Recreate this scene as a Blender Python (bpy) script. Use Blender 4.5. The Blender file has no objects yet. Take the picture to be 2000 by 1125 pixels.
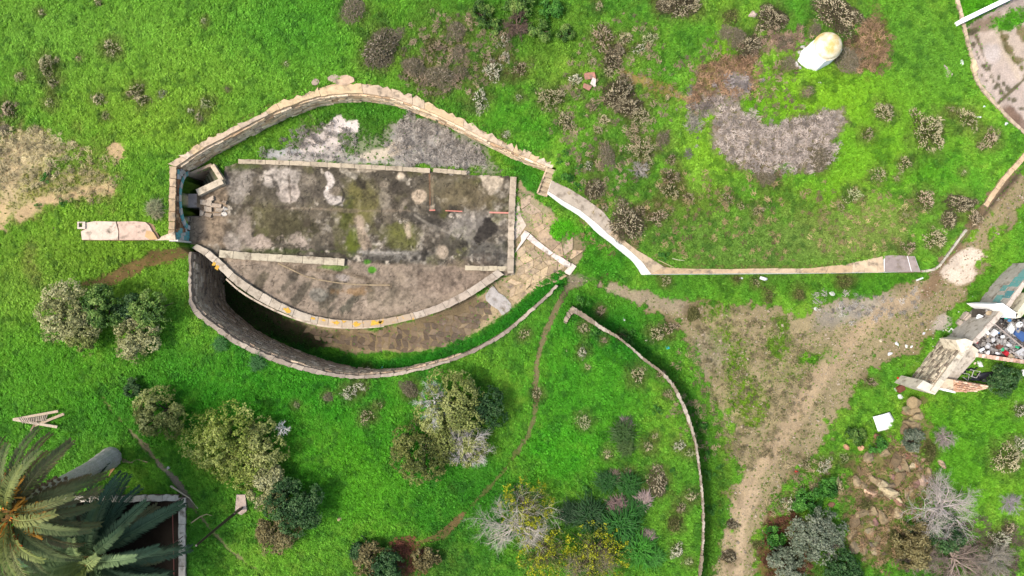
import bpy, math, random
import numpy as np
from mathutils import Vector, Matrix

# ------------------------------------------------------------------ camera, sky, sun, exposure
SC = bpy.context.scene
COL = SC.collection
H, S = 46.0, 30.0                      # flying height in metres, photo pixels per metre at level zero
cam_d = bpy.data.cameras.new('camera'); cam = bpy.data.objects.new('camera', cam_d); COL.objects.link(cam)
cam.location = (0, 0, H); cam.rotation_euler = (0, 0, 0)
cam_d.sensor_width = 36.0; cam_d.lens = 18.0 / ((1000.0 / S) / H); cam_d.clip_end = 2000.0
SC.camera = cam
SUN_EL, SUN_AZ = math.radians(58), math.radians(257)      # from the west-south-west
world = bpy.data.worlds.new('World'); SC.world = world; world.use_nodes = True
wn = world.node_tree.nodes; wl = world.node_tree.links
bg = wn['Background']; sky = wn.new('ShaderNodeTexSky'); sky.sky_type = 'NISHITA'; sky.sun_disc = False
sky.sun_elevation = SUN_EL; sky.sun_rotation = SUN_AZ; sky.air_density = 1.6; sky.dust_density = 4.0
wl.new(sky.outputs[0], bg.inputs[0]); bg.inputs[1].default_value = 0.15
sun_d = bpy.data.lights.new('sun', 'SUN'); sun = bpy.data.objects.new('sun', sun_d); COL.objects.link(sun)
sun_d.energy = 2.1; sun_d.angle = math.radians(10.0); sun_d.color = (1.0, 0.965, 0.92)
sv = Vector((math.sin(SUN_AZ) * math.cos(SUN_EL), math.cos(SUN_AZ) * math.cos(SUN_EL), math.sin(SUN_EL)))
sun.rotation_euler = sv.to_track_quat('Z', 'Y').to_euler()
SC.view_settings.view_transform = 'Standard'; SC.view_settings.look = 'None'
SC.view_settings.exposure = 0.95; SC.view_settings.gamma = 1.0; SC.view_settings.use_curve_mapping = False
SC.render.engine = 'CYCLES'
SC.cycles.max_bounces = 5; SC.cycles.diffuse_bounces = 3; SC.cycles.glossy_bounces = 2
SC.cycles.transmission_bounces = 2; SC.cycles.transparent_max_bounces = 4
R = random.Random(7); NR = np.random.RandomState(7)
ALB = 0.62                             # photo brightness to surface colour

# ------------------------------------------------------------------ small helpers
def lin(c):
    c = np.asarray(c, float) / 255.0
    return np.where(c <= 0.04045, c / 12.92, ((c + 0.055) / 1.055) ** 2.4)
def A(r, g, b, k=1.0):
    return lin((r, g, b)) * ALB * k
def A4(r, g, b, k=1.0):
    return tuple(float(v) for v in A(r, g, b, k)) + (1.0,)

def W(px, py, z=0.0):
    k = (H - z) / H / S
    return np.array([(px - 1000.0) * k, (562.5 - py) * k, z])
def PW(pts, z=0.0):
    out = []
    for p in pts:
        zz = p[2] if len(p) > 2 else z
        out.append(W(p[0], p[1], zz)[:2])
    return np.array(out)
def to_px(x, y, z):
    k = S * H / (H - z)
    return 1000.0 + x * k, 562.5 - y * k

def smooth(a, b, x):
    t = np.clip((x - a) / (b - a), 0, 1); return t * t * (3 - 2 * t)

def vnoise(x, y, seed=0):
    xi = np.floor(x).astype(np.int64); yi = np.floor(y).astype(np.int64)
    fx = x - xi; fy = y - yi
    fx = fx * fx * (3 - 2 * fx); fy = fy * fy * (3 - 2 * fy)
    def h(a, b):
        n = (a * 374761393 + b * 668265263 + seed * 974634777) & 0x7fffffff
        n = ((n ^ (n >> 13)) * 1274126177) & 0x7fffffff
        n = n ^ (n >> 16)
        return (n & 0xffff) / 65535.0
    a, b, c, d = h(xi, yi), h(xi + 1, yi), h(xi, yi + 1), h(xi + 1, yi + 1)
    return (a * (1 - fx) + b * fx) * (1 - fy) + (c * (1 - fx) + d * fx) * fy
def fbm(x, y, seed=0, octv=4):
    s = 0.0; a = 0.5; t = 0.0
    for i in range(octv):
        s = s + a * vnoise(x * 2 ** i + 17.3 * i, y * 2 ** i - 9.1 * i, seed + i); t += a; a *= 0.55
    return s / t

def sd_poly(x, y, poly, big=1e6):
    """signed distance, negative inside"""
    x = np.asarray(x, float); y = np.asarray(y, float)
    d = np.full(x.shape, 1e18); ins = np.zeros(x.shape, bool)
    n = len(poly)
    for i in range(n):
        ax, ay = poly[i]; bx, by = poly[(i + 1) % n]
        ex, ey = bx - ax, by - ay; L = ex * ex + ey * ey + 1e-12
        t = np.clip(((x - ax) * ex + (y - ay) * ey) / L, 0, 1)
        d = np.minimum(d, (x - ax - t * ex) ** 2 + (y - ay - t * ey) ** 2)
        c = ((ay > y) != (by > y))
        with np.errstate(divide='ignore', invalid='ignore'):
            xi = ax + (y - ay) * ex / (ey if abs(ey) > 1e-12 else 1e-12)
        ins ^= c & (x < xi)
    d = np.sqrt(d)
    return np.where(ins, -d, d)
def sd_line(x, y, pts):
    d = np.full(np.shape(x), 1e18)
    for (ax, ay), (bx, by) in zip(pts[:-1], pts[1:]):
        ex, ey = bx - ax, by - ay; L = ex * ex + ey * ey + 1e-12
        t = np.clip(((x - ax) * ex + (y - ay) * ey) / L, 0, 1)
        d = np.minimum(d, (x - ax - t * ex) ** 2 + (y - ay - t * ey) ** 2)
    return np.sqrt(d)

def resample(pts, n):
    pts = np.asarray(pts, float)
    seg = np.sqrt(((pts[1:] - pts[:-1]) ** 2).sum(1)); cum = np.concatenate([[0], np.cumsum(seg)])
    t = np.linspace(0, cum[-1], n)
    return np.stack([np.interp(t, cum, pts[:, i]) for i in range(pts.shape[1])], 1)
def spline(pts, n):
    """smooth curve through points (Catmull-Rom), resampled"""
    p = np.asarray(pts, float); p = np.vstack([2 * p[0] - p[1], p, 2 * p[-1] - p[-2]])
    out = []
    for i in range(1, len(p) - 2):
        for t in np.linspace(0, 1, 9)[:-1]:
            a, b, c, d = p[i - 1], p[i], p[i + 1], p[i + 2]
            out.append(0.5 * (2 * b + (c - a) * t + (2 * a - 5 * b + 4 * c - d) * t * t + (3 * b - a - 3 * c + d) * t ** 3))
    out.append(p[-2])
    return resample(np.array(out), n)

def new_mesh(name, verts, faces, mat=None, smooth_shade=False):
    me = bpy.data.meshes.new(name)
    me.from_pydata([tuple(map(float, v)) for v in verts], [], [tuple(int(i) for i in f) for f in faces])
    if mat is not None: me.materials.append(mat)
    if smooth_shade: me.shade_smooth()
    me.update()
    return me
def np_mesh(name, V, F, mat=None, smooth_shade=False):
    """fast: V (n,3), F (m,k) all faces with k corners"""
    V = np.asarray(V, np.float32); F = np.asarray(F, np.int32)
    me = bpy.data.meshes.new(name); m, k = F.shape
    me.vertices.add(len(V)); me.vertices.foreach_set('co', V.ravel())
    me.loops.add(m * k); me.loops.foreach_set('vertex_index', F.ravel())
    me.polygons.add(m); me.polygons.foreach_set('loop_start', np.arange(m, dtype=np.int32) * k)
    me.polygons.foreach_set('loop_total', np.full(m, k, np.int32))
    if smooth_shade: me.polygons.foreach_set('use_smooth', np.ones(m, bool))
    me.update(calc_edges=True); me.validate()
    if mat is not None: me.materials.append(mat)
    return me
def color_attr(me, name, C):
    a = me.attributes.new(name, 'FLOAT_COLOR', 'POINT')
    C = np.asarray(C, np.float32)
    if C.shape[1] == 3: C = np.concatenate([C, np.ones((len(C), 1), np.float32)], 1)
    a.data.foreach_set('color', C.ravel())
def float_attr(me, name, v):
    a = me.attributes.new(name, 'FLOAT', 'POINT'); a.data.foreach_set('value', np.asarray(v, np.float32))

def link(name, data, parent=None, loc=(0, 0, 0), rot=(0, 0, 0), scale=(1, 1, 1), color=None):
    o = bpy.data.objects.new(name, data); COL.objects.link(o)
    l = Vector([float(v) for v in loc])
    if parent is not None:
        o.parent = parent
    o.location = l; o.rotation_euler = rot; o.scale = scale
    if color is not None: o.color = tuple(float(c) for c in color[:3]) + (1.0,)
    return o
def tag(o, label=None, cat=None, group=None, kind=None):
    if label: o['label'] = label
    if cat: o['category'] = cat
    if group: o['group'] = group
    if kind or cat: o['kind'] = kind or 'thing'
    return o
def thing(name, label, cat, loc=(0, 0, 0), rz=0.0, group=None, scale=1.0):
    o = link(name, None, None, loc, (0, 0, rz)); o.empty_display_size = 0.3
    o.scale = (scale, scale, scale) if not hasattr(scale, '__len__') else scale
    return tag(o, label, cat, group, 'thing')

class MB:
    """collects shapes, makes one mesh"""
    def __init__(s): s.v = []; s.f = []
    def add(s, V, F):
        o = len(s.v); s.v += [tuple(v) for v in V]; s.f += [tuple(i + o for i in f) for f in F]
    def box(s, c, size, rz=0.0, jit=0.0, M=None):
        x, y, z = [d / 2 for d in size]; V = []
        for dx, dy, dz in ((-1, -1, -1), (1, -1, -1), (1, 1, -1), (-1, 1, -1), (-1, -1, 1), (1, -1, 1), (1, 1, 1), (-1, 1, 1)):
            v = Vector((dx * x + R.uniform(-jit, jit), dy * y + R.uniform(-jit, jit), dz * z + R.uniform(-jit, jit)))
            v = (M @ v) if M is not None else (Matrix.Rotation(rz, 3, 'Z') @ v)
            V.append(v + Vector(c))
        s.add(V, BOXF)
    def tube(s, pts, rad, n=5, cap=True):
        pts = [Vector(p) for p in pts]
        if not hasattr(rad, '__len__'): rad = [rad] * len(pts)
        V = []; F = []
        for i, p in enumerate(pts):
            d = (pts[min(i + 1, len(pts) - 1)] - pts[max(i - 1, 0)])
            d = d.normalized() if d.length > 1e-9 else Vector((0, 0, 1))
            a = d.orthogonal().normalized(); b = d.cross(a)
            for k in range(n):
                t = 2 * math.pi * k / n
                V.append(p + (a * math.cos(t) + b * math.sin(t)) * rad[i])
        for i in range(len(pts) - 1):
            for k in range(n):
                F.append((i * n + k, i * n + (k + 1) % n, (i + 1) * n + (k + 1) % n, (i + 1) * n + k))
        if cap:
            F.append(tuple(range(n))[::-1]); F.append(tuple((len(pts) - 1) * n + k for k in range(n)))
        s.add(V, F)
    def prism(s, poly, z0, z1):
        n = len(poly)
        z0 = z0 if hasattr(z0, '__len__') else [z0] * n
        z1 = z1 if hasattr(z1, '__len__') else [z1] * n
        V = [(p[0], p[1], z0[i]) for i, p in enumerate(poly)] + [(p[0], p[1], z1[i]) for i, p in enumerate(poly)]
        area = sum(poly[i][0] * poly[(i + 1) % n][1] - poly[(i + 1) % n][0] * poly[i][1] for i in range(n))
        F = [tuple(range(n))[::-1], tuple(range(n, 2 * n))] + [(i, (i + 1) % n, n + (i + 1) % n, n + i) for i in range(n)]
        if area < 0: F = [f[::-1] for f in F]
        s.add(V, F)
    def mesh(s, name, mat=None, sm=False): return new_mesh(name, s.v, s.f, mat, sm)
BOXF = [(0, 3, 2, 1), (4, 5, 6, 7), (0, 1, 5, 4), (1, 2, 6, 5), (2, 3, 7, 6), (3, 0, 4, 7)]

# ------------------------------------------------------------------ materials
def material(name, base='obj', c1=None, var=0.25, scale=6.0, rough=0.85, bump=0.3, bscale=30.0, bdist=0.02, c2=None, c2scale=2.0, c2lo=0.45, c2hi=0.62,
             spec=0.25, attr=None, trans=0.0, rnd=0.0, fine=0.0):
    """procedural surface: base colour from the object's colour ('obj'), a mesh attribute ('attr'), an instance attribute ('inst') or c1;
    broken up with noise, a second colour in patches, grain and fine relief"""
    m = bpy.data.materials.new(name); m.use_nodes = True
    nt = m.node_tree; N = nt.nodes; Lk = nt.links
    b = N['Principled BSDF']; b.inputs['Roughness'].default_value = rough; b.inputs['Specular IOR Level'].default_value = spec
    geo = N.new('ShaderNodeNewGeometry'); pos = geo.outputs['Position']
    if base == 'obj':
        oi = N.new('ShaderNodeObjectInfo'); col = oi.outputs['Color']
    elif base in ('attr', 'inst'):
        at = N.new('ShaderNodeAttribute'); at.attribute_name = attr or 'col'
        at.attribute_type = 'GEOMETRY' if base == 'attr' else 'INSTANCER'; col = at.outputs['Color']
    else:
        rgb = N.new('ShaderNodeRGB'); rgb.outputs[0].default_value = c1; col = rgb.outputs[0]
    def noise(sc, det=4.0, rg=0.6):
        n = N.new('ShaderNodeTexNoise'); n.inputs['Scale'].default_value = sc; n.inputs['Detail'].default_value = det
        n.inputs['Roughness'].default_value = rg; Lk.new(pos, n.inputs['Vector']); return n.outputs['Fac']
    def mapr(x, a, b_, c, d):
        r = N.new('ShaderNodeMapRange'); r.inputs[1].default_value = a; r.inputs[2].default_value = b_
        r.inputs[3].default_value = c; r.inputs[4].default_value = d; Lk.new(x, r.inputs[0]); return r.outputs[0]
    if c2 is not None:
        mx = N.new('ShaderNodeMix'); mx.data_type = 'RGBA'
        Lk.new(mapr(noise(c2scale, 5.0), c2lo, c2hi, 0, 1), mx.inputs['Factor']); Lk.new(col, mx.inputs[6]); mx.inputs[7].default_value = c2
        col = mx.outputs[2]
    def mul(col, f):
        v = N.new('ShaderNodeVectorMath'); v.operation = 'SCALE'; Lk.new(col, v.inputs[0]); Lk.new(f, v.inputs['Scale']); return v.outputs[0]
    if var: col = mul(col, mapr(noise(scale, 5.0, 0.65), 0.25, 0.75, 1 - var, 1 + var))
    if fine: col = mul(col, mapr(noise(38.0, 3.0, 0.7), 0.3, 0.7, 1 - fine, 1 + fine))
    if rnd:
        oi2 = N.new('ShaderNodeObjectInfo'); col = mul(col, mapr(oi2.outputs['Random'], 0, 1, 1 - rnd, 1 + rnd))
    Lk.new(col, b.inputs['Base Color'])
    if bump:
        bp = N.new('ShaderNodeBump'); bp.inputs['Strength'].default_value = bump; bp.inputs['Distance'].default_value = bdist
        Lk.new(noise(bscale, 5.0), bp.inputs['Height']); Lk.new(bp.outputs[0], b.inputs['Normal'])
    if trans:
        tr = N.new('ShaderNodeBsdfTranslucent'); mxs = N.new('ShaderNodeMixShader'); mxs.inputs[0].default_value = trans
        Lk.new(col, tr.inputs[0]); Lk.new(b.outputs[0], mxs.inputs[1]); Lk.new(tr.outputs[0], mxs.inputs[2])
        Lk.new(mxs.outputs[0], N['Material Output'].inputs[0])
    return m

M_ground = material('ground_cover', 'attr', var=0.22, scale=9.0, fine=0.25, bump=0.8, bscale=22.0, bdist=0.06, rough=0.95, spec=0.1)
M_floor = material('old_concrete', 'attr', var=0.2, scale=7.0, fine=0.28, bump=0.6, bscale=35.0, bdist=0.03, rough=0.9, spec=0.15)
M_stone = material('stone', 'obj', var=0.25, scale=5.0, fine=0.18, bump=0.6, bscale=25.0, bdist=0.03, rnd=0.22, c2=A4(120, 105, 92), c2scale=3.0, c2lo=0.52, c2hi=0.7)
M_coping = material('weathered_coping', 'obj', var=0.22, scale=3.0, fine=0.14, bump=0.35, bscale=30.0, rnd=0.07, c2=A4(128, 114, 96), c2scale=2.4, c2lo=0.52, c2hi=0.72)
M_mortar = material('mortar', 'obj', var=0.3, scale=6.0, fine=0.2, bump=0.6, bscale=18.0, bdist=0.04)
M_lichen = material('lichen_coping', 'obj', var=0.16, scale=3.0, fine=0.14, bump=0.35, bscale=30.0, rnd=0.07, c2=A4(222, 165, 45), c2scale=2.6, c2lo=0.58, c2hi=0.66)
M_white = material('whitewash', 'c', c1=(0.80, 0.79, 0.77, 1), var=0.06, scale=2.0, bump=0.2, bscale=14.0, c2=A4(190, 182, 170), c2scale=1.3, c2lo=0.62, c2hi=0.75, fine=0.04)
M_paint = material('old_paint', 'obj', var=0.12, scale=4.0, bump=0.3, bscale=25.0, fine=0.1, c2=A4(190, 178, 165), c2scale=6.0, c2lo=0.57, c2hi=0.66)
M_wood = material('old_wood', 'obj', var=0.3, scale=9.0, bump=0.5, bscale=40.0, fine=0.15)
M_metal = material('rusty_metal', 'obj', var=0.2, scale=12.0, bump=0.2, rough=0.6, spec=0.5)
M_plastic = material('litter', 'obj', var=0.08, scale=8.0, bump=0.15, bscale=12.0, rough=0.5, spec=0.4)
M_leaf = material('leaf', 'attr', attr='col', var=0.15, scale=3.0, bump=0.0, rough=0.6, spec=0.25, trans=0.2)
M_twig = material('dry_twig', 'obj', var=0.2, scale=8.0, bump=0.0, rough=0.9, spec=0.1)
M_spike = material('dry_seed_head', 'obj', var=0.3, scale=10.0, bump=0.0, rough=0.9, spec=0.1, rnd=0.1)
M_tuft = material('grass_leaf', 'inst', attr='tint', var=0.15, scale=1.7, bump=0.0, rough=0.65, spec=0.2, trans=0.36, rnd=0.14)
M_rock = material('sandstone', 'obj', var=0.3, scale=3.5, fine=0.2, bump=0.8, bscale=9.0, bdist=0.08, rnd=0.15, c2=A4(122, 104, 78), c2scale=2.5, c2lo=0.5, c2hi=0.68)
M_bark = material('bark', 'obj', var=0.3, scale=10.0, fine=0.2, bump=0.7, bscale=15.0, bdist=0.05)
# ------------------------------------------------------------------ the lie of the land
# wall lines traced from the photograph at the height of the edge that was traced
Z_UP, Z_WH, Z_OUT = 1.8, 2.4, 0.5
ARC_BACK = [(333, 322), (352, 306), (400, 277), (440, 257), (500, 227), (540, 206), (580, 189), (610, 178), (640, 167), (670, 162), (700, 163), (735, 167), (770, 176),
            (800, 187), (850, 208), (900, 234), (950, 259), (1000, 284), (1050, 307), (1085, 321)]
ARC_FRONT = [(345, 326), (359, 316), (404, 287), (444, 266), (501, 236), (546, 215), (586, 200), (613, 191), (642, 186), (671, 183), (700, 182), (733, 186), (765, 191),
             (795, 201), (846, 221), (896, 245), (946, 270), (996, 294), (1046, 316), (1078, 329)]
GATE_BACK = [(333, 324), (333, 352), (332, 395), (332, 430), (330, 469)]
GATE_FRONT = [(345, 326), (344, 352), (343, 395), (342, 430), (341, 469)]
WHITE_FRONT = [(1071, 372), (1104, 393), (1137, 413), (1157, 429), (1175, 446), (1191, 458), (1207, 469), (1229, 487), (1250, 504), (1262, 519), (1272, 535)]
WHITE_BACK = [(1077, 353), (1108, 366), (1140, 387), (1160, 400), (1177, 412), (1190, 426), (1207, 455), (1225, 476), (1258, 497), (1275, 507), (1296, 522)]
OUT_BACK = [(371, 492), (370, 520), (370, 560), (372, 592), (384, 615), (408, 634), (450, 665), (498, 691), (550, 711), (600, 725), (650, 735), (700, 739), (740, 737), (790, 730),
            (840, 718), (890, 703), (940, 681), (990, 651), (1040, 608), (1070, 580), (1090, 558)]
OUT_FRONT = [(376, 492), (375, 520), (375, 560), (379, 590), (392, 609), (414, 627), (455, 657), (502, 682), (552, 702), (602, 717), (651, 728), (700, 733), (739, 731), (788, 725),
             (838, 713), (887, 698), (936, 676), (986, 646), (1036, 604), (1066, 577), (1086, 556)]
PAR_OUT = [(374, 484), (400, 499), (424, 521), (450, 547), (478, 568), (510, 589), (540, 604), (575, 619), (610, 630), (650, 637), (690, 639), (730, 638), (770, 632), (810, 623),
           (850, 611), (890, 594), (925, 575), (960, 552), (984, 536)]
PAR_IN = [(384, 477), (409, 490), (436, 514), (461, 537), (487, 556), (518, 575), (547, 591), (580, 606), (613, 617), (651, 624), (690, 626), (729, 625), (767, 620), (806, 611),
          (845, 599), (883, 582), (916, 564), (950, 541), (972, 526)]

P_upland = PW([(-900, -900), (2900, -900), (2900, 100), (2300, 100), (2060, 250), (2011, 293), (1990, 319), (1960, 353), (1925, 403), (1888, 449), (1866, 479), (1846, 506), (1834, 521), (1800, 529), (1640, 524), (1290, 528), (1150, 400), (1084, 330), (1050, 310), (700, 175), (350, 310), (337, 330),
               (337, 452), (150, 452), (60, 450), (-900, 480)], Z_UP)
P_mound = PW([(1092, 362), (1150, 392), (1200, 440), (1235, 485), (1272, 520), (1290, 530), (1640, 529), (1726, 528), (1728, 505), (1770, 504), (1780, 300), (1700, 190), (1400, 150), (1200, 240), (1110, 320)], Z_WH)
P_road = PW([(1105, 520), (1180, 548), (1272, 537), (1500, 536), (1800, 532), (1840, 515), (1930, 400), (2010, 310), (2300, 100), (2300, 560), (1990, 560), (1850, 680), (1760, 800), (1600, 950), (1530, 1125), (1500, 1500),
             (1360, 1500), (1372, 1125), (1374, 1000), (1368, 905), (1350, 825), (1308, 745), (1258, 700), (1200, 656), (1150, 622), (1118, 598)], -0.4)
P_wallfill = PW([(1102, 630), (1118, 602), (1150, 624), (1200, 657), (1256, 702), (1306, 747), (1347, 826), (1364, 905), (1370, 1000), (1366, 1125), (1356, 1500), (900, 1500), (900, 800), (1060, 700)], 0.6)
P_court = PW([(1876, 20), (1882, 52), (1897, 110), (1908, 158), (1935, 195), (1960, 222), (1990, 250), (2012, 270), (2300, 300), (2300, -300), (1860, -300), (1868, 0)], 1.7)
def _fort():
    a = PW(GATE_FRONT[::-1], Z_UP); b = PW(ARC_FRONT, Z_UP); c = PW([(1083, 330), (1074, 352)], Z_UP); d = PW(WHITE_FRONT, Z_WH)
    e = PW([(1230, 543), (1180, 549), (1130, 549), (1100, 556)], -0.3); f = PW(OUT_FRONT[::-1], Z_OUT); g = PW([(372, 484), (366, 470)], 0.0)
    return np.vstack([a, b, c, d, e, f, g])
P_fort = _fort()
P_ditch = np.vstack([PW(PAR_OUT, 0.25), PW([(1000, 548), (1040, 560), (1080, 558)], 0), PW(OUT_FRONT[::-1], Z_OUT)])
P_pit = PW([(62, 985), (349, 985), (350, 1400), (62, 1400)], 0.5)
P_well1 = PW([(359, 347), (366, 344), (412, 323), (432, 353), (385, 377), (359, 377)], 0.1)
P_well2 = PW([(357, 406), (390, 406), (390, 423), (358, 423)], 0.0)
P_floor = np.vstack([PW([(366, 425), (392, 425), (392, 404), (386, 404), (386, 380), (436, 354), (440, 326), (470, 318), (840, 336), (912, 342), (1004, 346), (1004, 536), (985, 537)]), PW(PAR_IN[::-1]), PW([(372, 478), (367, 460)])])

def _ditch_z(px):
    return np.interp(px, [370, 560, 640, 700, 780, 880, 1000, 1090], [-4.4, -4.0, -3.3, -2.7, -1.5, -0.8, -0.3, -0.1])
def inside_b(x, y, P, m):
    return (x > P[:, 0].min() - m) & (x < P[:, 0].max() + m) & (y > P[:, 1].min() - m) & (y < P[:, 1].max() + m)
def sdm(x, y, P, m):
    d = np.full(np.shape(x), 1e6); k = inside_b(x, y, P, m)
    if k.any(): d[k] = sd_poly(x[k], y[k], P)
    return d
def height(x, y):
    x = np.atleast_1d(np.asarray(x, float)); y = np.atleast_1d(np.asarray(y, float))
    px0, py0 = 1000 + x * S, 562.5 - y * S
    z = 0.4 + 0.35 * (fbm(x * 0.12, y * 0.12, 3) - 0.5)
    z = z + 0.25 * smooth(180, 0, np.abs(px0 - 500)) * smooth(300, 0, np.abs(py0 - 850))
    near_gate = smooth(260, 0, np.hypot((px0 - 300) * 0.7, (py0 - 510) * 2.2)); z = z * (1 - near_gate)
    d = d_up = sd_poly(x, y, P_upland); up = Z_UP + 0.5 * (fbm(x * 0.1, y * 0.1, 8) - 0.5) * smooth(0, -3, d)
    z = z + (up - z) * smooth(2.2, 0.0, d)
    d = sdm(x, y, P_mound, 3); z = z + (Z_WH - 0.06 + 0.5 * (fbm(x * 0.15, y * 0.15, 5) - 0.4) * smooth(0, -3, d) - z) * smooth(1.5, 0.0, d)
    d = sdm(x, y, P_road, 3)
    zr = -0.9 + 1.7 * smooth(1780, 1990, px0) * smooth(560, 400, py0) + 0.8 * smooth(1180, 1100, px0) + 0.12 * (fbm(x * 0.7, y * 0.7, 11) - 0.5)
    z = z + (zr - z) * smooth(0.9, -0.1, d)
    z = np.where((d_up < 0.02) & (px0 > 1750) & (py0 > 230) & (py0 < 545), up, z)
    d = sdm(x, y, P_mound, 3); z = np.where(d < 0.0, Z_WH - 0.06 + 0.5 * (fbm(x * 0.15, y * 0.15, 5) - 0.4) * smooth(0, -3, d), z)
    d = sdm(x, y, P_wallfill, 2); z = np.where(d < 0.1, 0.45 + 0.35 * (fbm(x * 0.25, y * 0.25, 21) - 0.5), z)
    d = sdm(x, y, P_court, 2); z = np.where(d < 0.05, 1.68, z)
    d = sdm(x, y, P_fort, 2)
    zf = -0.05 - 0.85 * smooth(1085, 1215, px0 + (py0 - 480) * 0.3) * smooth(340, 420, py0) + 0.06 * (fbm(x * 0.8, y * 0.8, 14) - 0.5) * smooth(1000, 1060, px0)
    zf = zf + 0.25 * smooth(1000, 1060, px0) * smooth(420, 340, py0)
    z = np.where(d < 0.12, zf, z)
    d = sdm(x, y, P_ditch, 2); z = np.where(d < 0.1, _ditch_z(px0) + 0.15 * (fbm(x * 0.9, y * 0.9, 31) - 0.5), z)
    d = sdm(x, y, P_pit, 2); z = np.where(d < 0.05, -7.5, z)
    d = sdm(x, y, P_well1, 2); z = np.where(d < 0.0, -3.0, z)
    d = sdm(x, y, P_well2, 2); z = np.where(d < 0.0, -3.0, z)
    return z
def G(px, py, dz=0.0):
    """the point of the ground seen at a photo pixel"""
    z = 0.0
    for _ in range(4):
        p = W(px, py, z); z = float(height(p[0], p[1])[0])
    p = W(px, py, z); return np.array([p[0], p[1], z + dz])

FOOT = []
# ------------------------------------------------------------------ what covers the ground
def poly(*pts): return lambda X, Y: sd_poly(X, Y, np.array(pts, float))
def line(w, *pts): return lambda X, Y: sd_line(X, Y, pts) - w
def blob(cx, cy, rx, ry, rot=0.0):
    c, s = math.cos(math.radians(rot)), math.sin(math.radians(rot))
    def f(X, Y):
        u = (X - cx) * c + (Y - cy) * s; v = -(X - cx) * s + (Y - cy) * c
        return (np.hypot(u / rx, v / ry) - 1) * min(rx, ry)
    return f
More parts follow.
